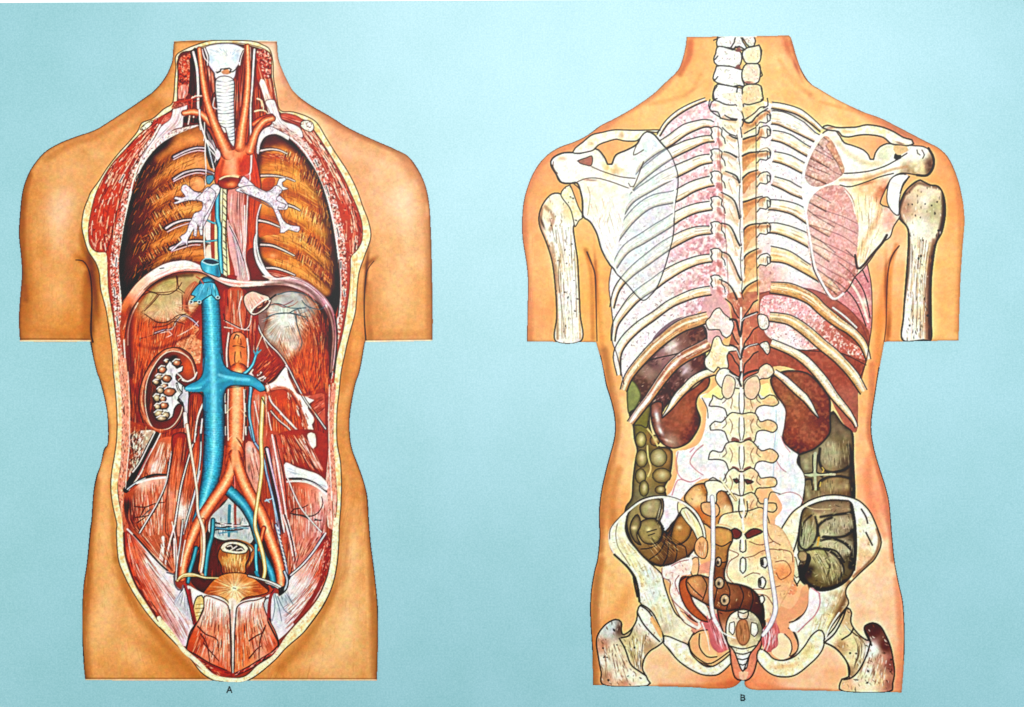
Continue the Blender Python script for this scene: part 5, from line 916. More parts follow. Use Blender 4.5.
# ================================================================ figure B: skeleton and organs from behind
part('B', 'back_torso', None, 'bare torso seen from behind with the skeleton and organs showing through, on the right of the chart')
for k, n, l in (('Blul', 'lung', 'pale pink lung behind the left ribs'), ('Blur', 'lung', 'pink lung behind the right ribs'), ('Bliv', 'liver', None), ('Bspl', 'spleen', 'glossy purple brown spleen under the lowest left ribs'),
    ('Bkil', 'kidney', 'red brown kidney with a pale shine, on the left'), ('Bkir', 'kidney', 'darker red brown kidney on the right'), ('Bcol', 'colon', 'olive knobbly colon on the left, curling into the hip'), ('Bcor', 'colon', 'grey brown colon on the right, ending in a wide pouch'),
    ('Bmus', 'lower_back_sheath', None), ('Bsig', 'lower_bowel', 'brown bowel loop in front of the tail bone'), ('Bspi', 'spine_strip', None)): part(k, n, 'B', l)
for s_, w_ in (('l', 'left'), ('r', 'right')):
    part('Bsc' + s_, 'shoulder_blade', 'B', {'l': 'white shoulder blade on the left', 'r': 'shoulder blade on the right with a pink tinted window'}[s_]); part('Bcl' + s_, 'collar_bone', 'B'); part('Bhu' + s_, 'upper_arm_bone', 'B')
    part('Bhp' + s_, 'hip_bone', 'B'); part('Bfe' + s_, 'thigh_bone', 'B'); part('Buc' + s_, 'ureter', 'B')
part('Bsac', 'sacrum', 'B'); part('Bcoc', 'tail_bone', 'B')
view()
OUTB = '''686.5,36.9 685.8,45 683,57.5 678,70 666,82 652,95 631.6,109 613.7,119 600,126 587,135.5 575,141.5 558,148 545,157 535,170 527.5,187 523,207 522.3,235 526.7,265 528,285 527.5,310 527,341.5
 560,341.8 596,342 600,356 602.7,367 606,385 610,398 613.7,413 615,427 613.7,440 609.6,455.5 605.5,471 601,492 598.8,514 599.4,536 597.4,558 594,572 590.7,593.6 590.3,618.5 592.3,651 593,685
 620,685.5 648,686 692,687.2 715,688.7 733,687 742.5,679 744,679 750,689 790,690 838,691 870,691.8 901.5,692.3 904,660 904.5,632 903,603 899,584 894.8,562 892,535 889.5,505 886,488 880,469 874.5,450 871.4,431.6 872,416 875,395.6 878,376 884,343
 884,341.8 920,341 958.5,340.5 959.5,305.5 960.5,277 962.4,248 964.3,225 964,212 962,197 957,177 948.5,158 938.5,148 926.8,142 913.4,135 898,127 880,118 863.4,112 838,100 820,89.5 810,83 802,71 796.7,57.5 791,38 789,35.5 740,36.5'''
_p = P(OUTB)
_p = poly_spl(_p, cidx(_p, [(686.5,36.9), (527,341.5), (596,342), (593,685), (743,679), (901.5,692.3), (884,342), (958.5,340.5), (789,35.5)]))
stroke(np.vstack([_p, _p[:1]]), 'f4f4e8', 2.8, a=.85, sm=False)
T = Reg(_p, smooth=False).fill('f0bb7c', id='B')
T.cols((695,50,'eeb070'), (680,90,'f3c07c'), (705,70,'f3b878'), (640,115,'f4c282'), (690,110,'f6c888'), (560,155,'e8a070'), (600,135,'eba872'), (530,220,'e8a274'), (530,180,'e49c6c'), (545,260,'f2bc84'), (535,320,'eaa76e'), (550,200,'f0b070'),
       (580,250,'f0b868'), (590,300,'eeb060'), (600,340,'efb468'), (590,225,'f4c688'), (615,400,'eab27c'), (622,440,'efc090'), (605,480,'dea05c'), (625,480,'f2c896'), (610,520,'e2a468'), (605,570,'eebc80'), (620,600,'f0c080'), (600,640,'d9955e'), (610,560,'f4d09a'),
       (670,670,'f8d4b4'), (680,650,'fbdcc0'), (720,680,'e89468'), (650,680,'f4ccb0'), (735,684,'e07850'), (760,684,'f0a078'), (800,685,'f8ccb0'), (850,640,'fbdcc4'), (870,600,'fbd8bc'), (860,570,'fadcc0'), (895,620,'f4ccb0'), (895,680,'eeaa88'),
       (880,540,'fadcc4'), (875,500,'f0a888'), (865,480,'f2aa84'), (862,450,'f4bc90'), (862,400,'f0b078'), (875,350,'f0a868'), (880,300,'f2b888'), (895,250,'f6c8a0'), (885,320,'eca060'), (950,200,'f0a868'), (950,260,'f3ba78'), (945,320,'f4be7c'), (930,170,'eea870'),
       (890,130,'e8a07c'), (850,115,'f6c488'), (800,110,'f7ca8a'), (780,60,'f6cc90'), (790,45,'e8986a'), (770,90,'f6c88c'), (830,130,'f8d49c'))
T.mott('f8d4a0', 18, .25, 51, .6, .7); T.mott('dc9448', 12, .25, 52, .62, .6); T.mott('c8803c', 2.6, .06, 55, .6, .6)
for q, w_, c_, a_ in (('604 350 612 400 617 425 612 455 605 485 601 520 600 550', 7, 'a8602c', .65), ('600 560 594 600 593 640 595 682', 9, 'ae6630', .65), ('618 470 612 500 614 530', 8, 'c07030', .5), ('622 400 628 440 626 480', 6, 'f4cc94', .6),
        ('872 365 872 400 869 430 876 460 884 490 891 530 893 560', 5, 'b8583c', .6), ('897 580 901 620 902 660 899 688', 7, 'd88060', .6), ('870 455 868 480 872 510 884 535', 7, 'e07850', .45), ('878 400 878 350 882 300 888 270', 6, 'e08038', .5),
        ('524 200 525 250 529 300 530 338', 6, 'd07848', .6), ('526 195 538 168 560 151 590 138 620 116 650 98 672 78 682 55', 5, 'd8845c', .55), ('586 250 592 280 593 338', 4, 'c87830', .6), ('602 345 598 300 596 262', 5, 'd88c40', .5),
        ('792 42 798 60 808 76 822 88 840 98', 4, 'c86440', .6), ('850 106 880 120 910 135 935 148 952 170 960 200 960 260 957 330', 5, 'd88450', .5), ('690 42 688 58 680 74', 5, 'cc6a3c', .7), ('700 75 690 92 670 100 650 104', 4, 'e4a464', .6), ('780 60 792 80 810 95', 4, 'e8ac6c', .5), ('820 102 850 110 870 116', 3, 'e8a060', .5),
        ('896 245 890 275 889 335', 4, 'd88038', .55), ('930 300 934 330', 10, 'f6cc90', .5), ('660 686 700 686 735 684', 4, 'dc7c50', .6), ('760 688 790 689 830 690', 3, 'e08c64', .5), ('630 590 612 620 600 640', 12, 'd88c4c', .4)): soft(T, q, w_, c_, a_)
T.rim('b8703c', 1.6, .5)
for x, y, rx, ry, c, a, g in ((690,50,4,16,'d8784c',.9,8), (681,66,2.5,10,'d8784c',.7,35), (787,46,4,12,'d8744c',.85,-15), (796,66,2.5,12,'c86444',.8,-22), (640,104,24,3,'e09460',.7,-33), (690,92,14,2,'e4a468',.7,-35), (600,130,24,4,'d98860',.6,-25),
       (535,172,5,18,'dc8a64',.7,25), (524,220,4,26,'d88460',.6,0), (530,300,4,30,'dd9470',.6,0), (592,300,4,40,'d9904a',.5,-4), (596,280,2,30,'b8602c',.8,-3), (589,258,2,10,'b46a30',.7,-25), (607,500,5,20,'c8844c',.6,10), (596,600,5,50,'b87848',.6,0),
       (625,515,6,14,'b8682c',.3,20), (612,440,3,30,'d89a68',.5,0), (617,400,3,24,'c88c58',.5,-15), (886,290,2.4,34,'a84c20',.85,0), (891,258,2,12,'b05c30',.8,30), (880,320,8,20,'e08c44',.5,0), (888,330,3,20,'b05a28',.7,5),
       (872,370,3,20,'e09060',.6,10), (870,400,3,30,'e09868',.5,8), (878,500,10,20,'ec9070',.5,-20), (890,530,4,30,'d07c60',.6,-15), (900,620,4,50,'e4946c',.7,-3), (895,670,6,26,'e08c64',.5,0), (735,682,18,4,'d86c44',.8,-10), (765,686,20,3,'e8845c',.7,5),
       (900,132,30,4,'c87c64',.8,28), (940,160,10,8,'e89c68',.5,45), (958,200,3,24,'d88858',.6,-8), (870,118,20,4,'e08c60',.5,25), (760,75,5,24,'f2b478',.5,-5), (810,94,8,4,'dc8a58',.5,40), (800,100,14,3,'e8a870',.4,50)): T.blob(x, y, rx, ry, c, a, g)
stroke('686.5 38 685.8,45 683,57.5 678,70 666,82 652,95 631.6,109 613.7,119 600,126', 'b0684c', .8, a=.7); stroke('600,126 587,135.5 575,141.5 558,148 545,157 535,170 527.5,187 523,207 522.3,235 526.7,265 528,285 527.5,310 527,341', '7c4c44', .9, a=.7)
stroke('600,356 606,385 610,398 613.7,413 615,427 613.7,440 609.6,455.5 605.5,471 601,492 598.8,514 599.4,536 597.4,558 594,572 590.7,593.6 590.3,618.5 592.3,651', '2c1a14', 1.8, 1.6, a=.85)
stroke('879 368 875,395.6 872,416 871.4,431.6 874.5,450 880,469 886,488 889.5,505 892,535 894.8,562 899 584 903 603 904.5,632 904,660', '4c1c1c', 1.6, 1.2, a=.85)
stroke('858 110 880,118 898,127 913.4,135 926.8,142 938.5,148 948 158 957 177 962 197', 'a8604c', 1, a=.6); stroke('800 68 806 79 814 86 822 90', '9c4c38', 1, a=.7)
stroke('587 252 591 262 595 275 596 300 596.5 325 597 341', '6a3410', 1.5, .9, a=.85, clip=T); stroke('899 246 892 256 888 272 886.5 300 886 325 884 342', '7a3418', 1.5, .9, a=.8, clip=T); T.hatch('530 200 530 335', '560 200 560 335', 60, 'f4c8a0 d8945c', .5, (.03, .1), .3); T.hatch('600 560 597 680', '640 560 640 680', 80, 'd8a068 f8d8a8', .5, (.03, .1), .35)
BK = '4a3a3c'
def bone(pts, key, base='f3efe0', sh=None, n=0, ln=1.0, k=BK, smooth=True):
    r = Reg(pts, smooth); r.fill(base, id=key); r.mott('ffffff', 4, .6, 61, .5, .4); r.mott('dcc48c', 3.4, .35, 62, .6, .3); r.rim(sh or 'cdb890', 1.4, .6)
    if n: r.flecks(n, '6c4c34 a88458 fffdf4 c8a878', .6, 2.2, 60, 60, .6)
    if ln: r.line(k, ln, .9)
    return r
# ---- lungs behind the ribs
LUL = Reg('''712 101 700 103 685 112 668 124 655 138 645 152 636 168 628 188 620 212 616 240 612 265 609 285 611 305 613 325 612 340 617 355 621 372 624 384 640 372 655 350 672 330 690 318 708 306 722 298 735 300 742 290 742 110 730 100''').fill('f4eff0', id='Blul')
LUL.cols((705,115,'e0a4b0'), (690,130,'e4b8c0'), (713,135,'d89aa4'), (700,158,'dca4ac'), (712,190,'d48890'), (700,222,'d8949c'), (690,255,'d49098'), (712,262,'d08088'), (700,282,'cf8c94'), (705,300,'d89ca4'), (700,305,'cf949c'), (665,210,'e8c8cc'), (675,175,'e0b4bc'), (640,185,'eef4f6'), (640,250,'f0f4f8'), (650,290,'f4f0f4'), (675,240,'e0acb4'), (672,270,'e4b8bc'), (660,320,'f6f2f4'), (625,330,'f6f6f6'), (720,280,'d89090'), (720,180,'d89c90'), p=3)
LUL.mott('ffffff', 2.0, .25, 63, .5, .6); LUL.mott('fbeff0', 3., .75, 163, .5, .35); LUL.flecks(1300, '8c4c5c b07884 9c6470 fdf4f4', .5, 2.6, 0, 90, .85, curl=1.1)
Reg('708 290 722 296 730 310 728 330 718 345 706 340 700 320').fill('d8a8a8', id='Blul')
LUR = Reg('''766 102 780 108 800 118 815 130 826 146 838 165 848 188 856 212 863 235 866 258 870.7 281 872 302 871.6 325 869 344 866 362 850 356 830 352 812 350 790 345 770 338 752 335 742 300 742 110 752 102''').fill('f2e4e6', id='Blur')
LUR.cols((790,120,'ece8f0'), (800,170,'e8ecf2'), (790,200,'f0eef4'), (790,240,'eaf0f4'), (800,270,'eef0f4'), (780,300,'e4a8ac'), (760,285,'d8a090'), (830,200,'e4b8b4'), (840,250,'dca8a8'), (860,290,'c8787c'), (850,300,'cc7c80'), (810,310,'e0a0a0'), (840,330,'d07c74'), (865,340,'c4685c'), (790,335,'f0d0d4'), (830,350,'c8705c'), (855,320,'c86c6c'), p=3)
LUR.mott('ffffff', 1.6, .25, 64, .55, .6); LUR.flecks(1100, 'b85c68 f8e0e4 9c4450 ffffff', .55, 2.4, 0, 90, .7)
# ---- liver, spine strip
LV = Reg('''742 300 765 292 800 288 830 296 850 310 868 330 869 345 866 362 862 378 858 393 858 410 856 432 845 425 836 410 828 395 815 385 800 372 780 366 760 370 750 372 742 370''').fill('b04a34', id='Bliv')
LV.cols((755,310,'c05a44'), (750,340,'c25c44'), (770,355,'b85038'), (820,370,'b04832'), (850,400,'b85c48'), (850,370,'a8402c'), (790,290,'c86860'), (790,365,'ac4630'), p=3); LV.mott('cc6c50', 3, .4, 65, .55)
g = Reg('''765 296 790 298 810 306 826 318 842 336 862 350 866 360 840 352 818 349 800 350 785 346 770 338 764 330 760 310''').fill('e0a4a8', id='Blur'); g.cols((775,305,'e4a0a4'), (800,312,'e8acb0'), (830,335,'cc6c5c'), (850,350,'c8604c'), (790,340,'f8e4e8'), (800,325,'d89890'), p=3); g.flecks(420, 'fbeef0 b04c5c f8dce0 8c3440', .65, 2.2, 0, 90, .8); g.mott('ffffff', 2, .6, 66, .6)
stroke('742 304 760 294 785 288 810 289 830 297 850 310 862 326 869 345', '8c3840', 1, a=.7); stroke('769 346 785 348 812 351 840 353 866 365', '5c2420', 1, a=.8)
SP = Reg('719 100 762 100 760 140 758 180 757 220 758 260 759 290 758 330 757 370 752 380 732 380 726 360 732 330 730 300 728 260 726 220 722 180 719 140').fill('e8a078', id='Bspi')
SP.cols((730,110,'f8f0e0'), (730,150,'f8f2e0'), (730,200,'f8f0dc'), (731,240,'faf4e4'), (733,285,'faf4e6'), (733,325,'b85c46'), (733,350,'b86048'), (718,150,'f0d8c8'), (716,200,'e8b8a8'), (717,250,'e0a8a0'), (750,120,'ecd0a4'), (750,150,'ecc890'), (751,180,'e8bc98'), (750,205,'e2b08c'), (751,232,'e4b48c'), (750,260,'e8b880'), (750,288,'e8b47c'), (757,200,'eed0a8'), (751,331,'b85e48'), (751,361,'b45c46'), p=4); SP.hatch('745 110 745 370', '757 110 757 370', 50, 'c06c38 f8dcb4 e8b080', .6, (.02, .06), .6)
# ---- abdomen organs
view(600, 290, 7.286)
SPL = Reg('760 265 780 330 770 420 770 520 790 560 700 620 640 690 560 760 520 800 470 860 440 890 300 820 240 720 200 700 240 620 350 500 480 390 600 300 700 270').fill('5a3432', id='Bspl')
SPL.cols((700,330,'5c3028'), (600,380,'7a5854'), (520,410,'c0c0cc'), (450,500,'8c7078'), (350,600,'8c7a74'), (300,680,'5a3c30'), (640,560,'a098a4'), (560,640,'5c3c40'), (680,540,'5c302c'), (740,500,'642c24'), (480,720,'4c2c30'), (380,520,'5c4048'), p=3.6)
SPL.mott('8c706c', 3, .5, 67, .6, .3); SPL.blob(530, 410, 8, 2.6, 'dcdce8', .8, -30); SPL.blob(620, 590, 6, 2, 'c8c8dc', .8, -50); SPL.flecks(70, 'e8e0e4 2c1414 a89498', .7, 3.5, -35, 20, .7); SPL.rim('2c1412', 1.5, .7); SPL.line('241414', .9)
stroke('330 520 420 495 560 465 640 440', '3c1c24', 1.2)
view(600, 380, 7.286)
Reg('235 0 200 60 195 150 215 250 300 120').fill('8c9464', id='Bcol').rim('2c3018', 1.2, .8)
CO = Reg('''215 240 240 330 250 430 270 510 255 600 240 720 230 860 190 920 180 1000 200 1120 300 1230 420 1280 540 1270 640 1200 680 1100 660 1010 600 980 560 900 530 960 500 900 480 830 470 780 500 720 520 640 525 520 480 490 420 480 380 400 360 300 370 180 300 200''').fill('8a7048', id='Bcol')
CO.cols((260,130,'7c8454'), (300,320,'7c7840'), (270,500,'847458'), (300,600,'7c6848'), (400,420,'9c7448'), (500,560,'a07c54'), (350,540,'6c603c'), (340,680,'a08c5c'), (480,700,'7c6440'), (260,900,'7c745c'), (330,900,'8c8c74'), (360,1020,'6c5c40'), (300,1100,'8c8c6c'), (500,1050,'5c4434'), (420,1180,'8c6448'), (560,1150,'946c48'), (620,1040,'c08c50'), (560,980,'8c5c34'), (480,940,'605444'), p=3.4)
CO.rim('38301c', 2, .85); CO.line('28241c', 1)
for x, y, rx, ry, c in ((298,435,40,58,'a8a068'), (303,572,44,66,'988c60'), (425,565,62,68,'a09874'), (296,700,40,56,'988c60'), (450,696,70,54,'a08c60'), (400,440,38,40,'9c7048'), (320,790,36,60,'8c8458'), (440,800,40,30,'9c8c60')):
    th = np.linspace(0, 2*np.pi, 12)[:-1]; g = Reg(' '.join('%f %f' % (x+rx*math.cos(a_), y+ry*math.sin(a_)) for a_ in th)).fill(c, id='Bcol'); g.rim('4c4024', 2.2, .6); g.blob(x+4, y-6, rx/14, ry/12, 'dcd8c0', .8); g.line('2c2818', .8, .55)
strokes('345 480 350 560 370 640 350 700;340 350 380 400 420 480', 'c8bc8c', 1.6); strokes('240 330 300 330 340 350 350 300', '4c4424', 1.0)
view(590, 470, 6.8)
g = Reg('250 330 300 270 350 220 420 190 490 200 490 260 465 300 480 380 530 430 545 400 560 350 600 300 650 330 700 400 705 470 700 560 640 620 500 650 400 620 340 560 270 480').fill('8c6c50', id='Bcol')
g.cols((400,240,'b8a88c'), (300,350,'a06c48'), (280,430,'a8a484'), (380,480,'a89878'), (430,430,'a08c74'), (400,600,'744c34'), (520,500,'7a5038'), (600,440,'b88458'), (640,400,'c8884c'), (560,560,'7c4c34'), (650,530,'b07850'), (500,620,'6c4830'), (560,380,'7a4a30'), p=3.4)
g.hatch('500 420 420 640', '700 400 560 640', 50, 'd8b890 4c2c1c f0e0c8', .7, (.1, .4), .65); g.flecks(60, 'e8e0d0 382818 a89074', .7, 4, -30, 40); g.rim('3c2c20', 1.6, .8)
a = Reg('350 240 400 200 460 205 480 240 450 290 440 320 380 330 355 300').fill('b8a484', id='Bcol'); a.hatch('360 230 370 320', '470 230 450 310', 24, 'ffffff 4c4034 e8e0cc', .6, (.3, .8)); a.line('2c2824', 1)
a = Reg('350 400 380 350 440 340 480 370 495 430 470 490 420 520 370 510 350 460').fill('a49070', id='Bcol'); a.blob(430, 400, 5, 4, 'dcd8c8', .9); a.flecks(16, '28303c f4f0e8', 1., 4, 40, 30, .9); a.rim('40301f', 1.2, .8); a.line('2c2824', 1)
stroke('340 330 300 420 340 520 420 600', 'c8ccb4', 2.0, a=.8); strokes('260 280 250 420 300 500 340 570 400 630 480 655;470 330 500 400 550 450', '2c2420', 1.3)
# left kidney
view(600, 380, 7.286)
KL = Reg('370 180 400 160 450 160 455 220 455 270 520 190 600 110 680 60 750 0 780 -60 800 0 780 60 720 110 700 170 710 220 730 270 725 330 690 400 640 460 560 495 500 490 440 450 400 380 375 300').fill('9a4428', id='Bkil')
KL.cols((400,230,'844c3c'), (430,340,'905440'), (380,300,'6a2c20'), (560,340,'a04c30'), (620,250,'ac5230'), (700,90,'a04428'), (650,400,'7c2c20'), (500,440,'a8806c'), (720,280,'6a241c'), (500,300,'9a4830'), (440,440,'5c2418'), p=3.6)
KL.blob(415, 270, 2.6, 9, 'e4e8f0', .95, -10); KL.blob(440, 370, 2.2, 6, 'dce0e8', .9, -30); KL.blob(490, 440, 6, 1.4, 'd8c8bc', .8, 20); KL.mott('c0684c', 3, .35, 68, .55); KL.rim('4c1410', 1.4, .8); KL.line('2c1010', 1.1)
view(730, 380, 6.4)
CR_ = Reg('''435 480 470 465 540 440 600 380 640 330 640 240 660 200 720 280 780 330 790 400 790 500 795 600 800 720 795 800 800 900 820 1020 810 1150 770 1230 700 1290 600 1310 520 1280 450 1240 440 1160 430 1080 440 1000 450 900 440 830 460 780 470 700 470 640 450 580 430 530''').fill('6e5c48', id='Bcor')
CR_.cols((700,290,'6c5c50'), (620,450,'a09c88'), (700,420,'7c6c50'), (480,530,'8c8470'), (500,650,'7c6c54'), (650,640,'9c8868'), (720,700,'7c5c40'), (760,550,'5c4c40'), (780,760,'5c4434'), (640,800,'8c7464'), (690,900,'a8a490'), (500,950,'8c8c70'), (560,870,'c0b898'), (620,990,'c0bca0'), (560,1060,'98946c'), (640,1100,'a09c80'), (740,1000,'a89c88'), (780,1100,'4c4030'), (680,1220,'605038'), (500,1180,'4c3c28'), (760,900,'7c6c54'), (470,1120,'3c2c20'), p=3.4)
CR_.rim('2c2418', 2.2, .85); CR_.mott('a8a08c', 5, .2, 69, .55); CR_.line('28201c', 1.1)
CW_ = [('655 430 670 470 650 520', 9, 'b4b09c', .85), ('485 520 490 560', 4, 'b0b098', .85), ('640 680 700 690 740 680', 7, 'a89c80', .8), ('490 690 500 740', 4, 'a8a890', .8), ('620 800 700 800 760 790', 6, 'a0947c', .7), ('760 420 780 500 775 640 790 760 800 900', 4, '3a2e22', .7), ('440 500 445 570 465 640 462 760', 2.6, '342a20', .75), ('700 300 740 360', 5, '8c7c68', .6),
       ('575 440 570 520 600 575 660 592 730 575 770 540', 2.6, '30261c', .85), ('540 590 570 600 590 620', 2, '30261c', .7), ('565 700 580 650 630 622 700 615 770 630', 2.4, '30261c', .8), ('480 640 520 635 530 700', 1.8, '30261c', .7), ('470 605 500 612 540 606', 1.6, '30261c', .7), ('560 760 640 750 760 760', 2.2, '30261c', .7)]
for q_, w_, c_, a_ in CW_: soft(CR_, q_, w_, c_, a_)
CR_.hatch('600 400 600 560', '760 380 770 560', 60, 'd8d8c4 5c5040 b8b49c', .6, (.1, .3), .55); CR_.hatch('480 640 480 800', '780 640 780 800', 70, 'd8d4bc 4c4030 b09c80', .6, (.1, .3), .55)
strokes('545 470 540 540 543 600 548 700;485 602 520 610 543 606 600 602 670 604', 'b4beac', 3.2, 2.2); strokes('530 480 528 540 528 590 480 598;560 480 556 560 560 596 640 592 740 570;560 700 570 650 620 622 690 616', '2c221a', 1.2)
strokes('590 560 600 575 592 590;575 680 580 655', 'd0a860', 1.2)
KR = Reg('258 0 300 -40 380 -60 500 -40 600 60 640 130 640 240 640 330 600 390 540 440 480 465 440 475 390 450 340 390 325 310 345 240 340 160 290 90').fill('9a4228', id='Bkir')
KR.cols((330,60,'a04c2c'), (420,200,'a8502f'), (500,350,'a04a34'), (380,350,'9c3c28'), (600,250,'7c2c20'), (560,60,'a04430'), (600,120,'8c3424'), (440,440,'7a2418'), (360,120,'b0663c'), p=3); KR.mott('c0704c', 3, .45, 70, .55); KR.mott('7c2c1c', 2.4, .3, 71, .6); KR.rim('501810', 1.6, .85); KR.line('34140e', 1.2)
# ---- pale sheath either side of the lower spine
view()
MB = Reg('700 396 706 405 706 420 703 435 697 445 685 450 676 452 678 470 672 490 665 500 664 530 672 520 680 500 700 480 720 480 760 480 782 505 775 520 780 535 798 510 803 495 804 476 796 462 798 455 790 449 782 440 784 425 785 410 778 400 765 395 740 392 715 392').fill('f8f6f6', id='Bmus')
MB.mott('f0dce0', 6, .5, 72, .55); MB.mott('dce8f0', 5, .5, 73, .55); MB.hatch('776 410 770 500', '784 410 800 500', 14, 'c8dce8 ecd0d4', .7, (.2, .5), .7)
strokes('703 445 695 452 690 462 696 470 703 475;678 452 676 465 680 477 690 482 700 478;690 452 694 448;672 495 678 480 690 482', 'd87c88', 1.4, 1., a=.7); strokes('776 460 781 468 786 472;790 452 784 444 781 436;778 495 790 492 800 496 803 503', 'c87c84', .9, a=.8); strokes('776 410 776 430 774 450 773 480', 'a8c8dc', .7)
stroke('702 398 707 408 708 418', BK, .8)
Reg('702 397 709 392 722 383 724 397 715 398').fill('f4e0a0', id='Bmus'); Reg('758 388 768 383 771 392 776 398 762 396').fill('f3e89c', id='Bmus')
view(590, 470, 6.8)
Reg('495 190 600 200 600 300 545 370 520 400 480 350 470 300 495 250').fill('f6f0f4', id='Bmus').blob(520, 300, 4, 5, 'e4b4c4', .5)
# ---- ribs
def rib(L, w, side, cols=('f8f2e4', 'f0e2c4'), wf=None, dk='3c2c34', n=30, tan=None):
    lo = resamp(spl(P(L)), 40); ww = np.interp(np.linspace(0, 1, 40), np.linspace(0, 1, len(w)), w) * (1.12 if P(L)[:, 1].max() < 320 else 1.)
    up = lo.copy(); d = np.gradient(lo, axis=0); nn = np.c_[d[:, 1], -d[:, 0]]; nn /= np.hypot(nn[:, 0], nn[:, 1])[:, None]
    if nn[5, 1] > 0: nn = -nn
    up = lo + nn * ww[:, None]
    key = 'Brib%d' % len(PARTS); part(key, 'rib', 'B', None)
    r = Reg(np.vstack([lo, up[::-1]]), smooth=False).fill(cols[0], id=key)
    m1 = (lo + up) / 2
    for i in range(2, 40, 5): r.blob((m1[i, 0]-VX[0])*VX[2], (m1[i, 1]-VX[1])*VX[2], 4, 2.2, rnd.choice(cols), .6, math.degrees(math.atan2(d[i, 1], d[i, 0])))
    if tan:
        for (i, c, a, l) in tan: r.blob((m1[i, 0]-VX[0])*VX[2], (m1[i, 1]-VX[1])*VX[2], l, 2.6, c, a, math.degrees(math.atan2(d[i, 1], d[i, 0])))
    q1, q2 = (lo-np.array(VX[:2]))*VX[2], (up-np.array(VX[:2]))*VX[2]
    f = lambda z: ' '.join('%.1f %.1f' % tuple(v) for v in z[::3])
    r.hatch(f(q1), f(q2), n + 16, 'c89858 ffffff 8c6c50 e8d0a0 a8b0b8', .55, (.04, .18), .7)
    r.rim('b89878', 1., .35)
    if lo[0, 1] > 285: r.flecks(n * 2, '7c5440 fff8e8 a87c58', .6, 2.2, 40, 60, .7)
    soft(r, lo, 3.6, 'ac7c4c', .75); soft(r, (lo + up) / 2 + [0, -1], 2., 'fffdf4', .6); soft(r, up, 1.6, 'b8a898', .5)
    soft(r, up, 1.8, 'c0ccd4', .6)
    stroke(lo, '30222a', 1.45, a=.95, sm=False); stroke(up, '3c343c', 1.0, a=.9, sm=False)
    return r
view()
TL_ = [(3, 'e09c60', .6, 6), (8, 'e8c080', .5, 6)]
rib('706 101 694 106 680 114 668 124 660 136', [3, 4, 3], 'l', n=10)
rib('711 128 705 127 688 134 672 145 655 155 642 166 636 178', [6, 9.5, 9, 8, 6], 'l', tan=[(8, 'ecd8c0', .5, 5)])
rib('714 142 705 143 690 150 672 159 652 173 635 188 630 197', [5, 9.5, 10, 9, 6], 'l', tan=[(3, 'e8a060', .7, 4), (10, 'f0d090', .6, 7)])
rib('712 163 702 165 690 171 676 178 654 190 634 202 625 214', [8, 10, 11, 9, 6], 'l', tan=[(6, 'e8d8b0', .5, 6)])
rib('714 186 708 187 694 192 676 202 652 208 634 222 618 242', [9, 10, 11, 9, 6], 'l', tan=[(4, 'e8c890', .5, 5)])
for L, w, t in (('712 210 697 213 683 219 668 229 645 243 628 253 617 268', [8, 9, 10, 9, 5], [(6, 'e4d8b0', .5, 6)]), ('711 234 697 236 682 243 668 251 647 266 632 277 620 290 614 308', [7, 9.5, 10, 9, 6, 4], [(8, 'dcd0a0', .5, 6)]),
                ('712 262 700 264 685 270 667 281 657 288.5 640 300 627 313.5 618 326 615 341', [8, 9, 11, 11, 10, 7, 4], [(3, 'd8a868', .7, 8), (8, 'e0b878', .6, 7)]), ('711 295 697 297.5 684 302 671 308 655 320 640 331 627.5 343.5 621 356 621 375', [9, 9, 8, 8, 9, 9, 8, 4], [(3, 'd8944c', .8, 9), (9, 'dca860', .7, 9), (18, 'e8cc90', .7, 10)])): rib(L, w, 'l', tan=t)
view(600, 290, 7.286)
r = rib('800 235 700 272 600 310 470 400 350 512 240 640 195 740', [11, 13, 12, 11, 10, 9, 7], 'l', ('c89468', 'b88058', 'e8d8bc'), n=60, tan=[(4, 'e8d8c8', .8, 5), (12, 'a86848', .8, 12), (22, 'b87c54', .7, 10), (30, 'dcd0a0', .8, 8)])
Reg('400 330 460 270 540 215 640 185 700 170 620 190 540 240 440 330 380 370').fill('7a5868', .8)
g = rib('815 430 740 470 640 520 560 580 490 660 430 740 380 810 330 870 240 985', [12, 12, 12, 11, 10, 9, 8.5, 8, 7], 'l', ('a86048', 'b87058', 'c88c74'), n=50, tan=[(2, 'f0e4d4', .9, 4), (14, 'ece4e4', .9, 8), (22, 'e8e4e8', .8, 8), (30, 'f4f6fa', .95, 12), (36, 'fafafc', .95, 10)])
r = rib('835 620 760 645 690 690 640 740 590 790 540 850 490 900 455 930', [7, 8, 8.5, 8, 8, 7, 4, 1], 'l', ('e8dcc0', 'c8a078'), n=40, tan=[(3, 'dcc49c', .8, 6), (14, 'e4d4b0', .8, 8), (30, 'ecdcc8', .7, 8)])
view(670, 100, 6.8)
rib('690 60 760 70 860 100 940 150 1019 215', [6, 6, 4], 'r', n=12)
rib('690 165 740 172 850 222 990 292 1040 330', [12, 13, 12, 8, 8], 'r', ('f8f6f2', 'ece8f0'), tan=[(3, 'e4b080', .7, 6), (16, 'e0b890', .6, 8)])
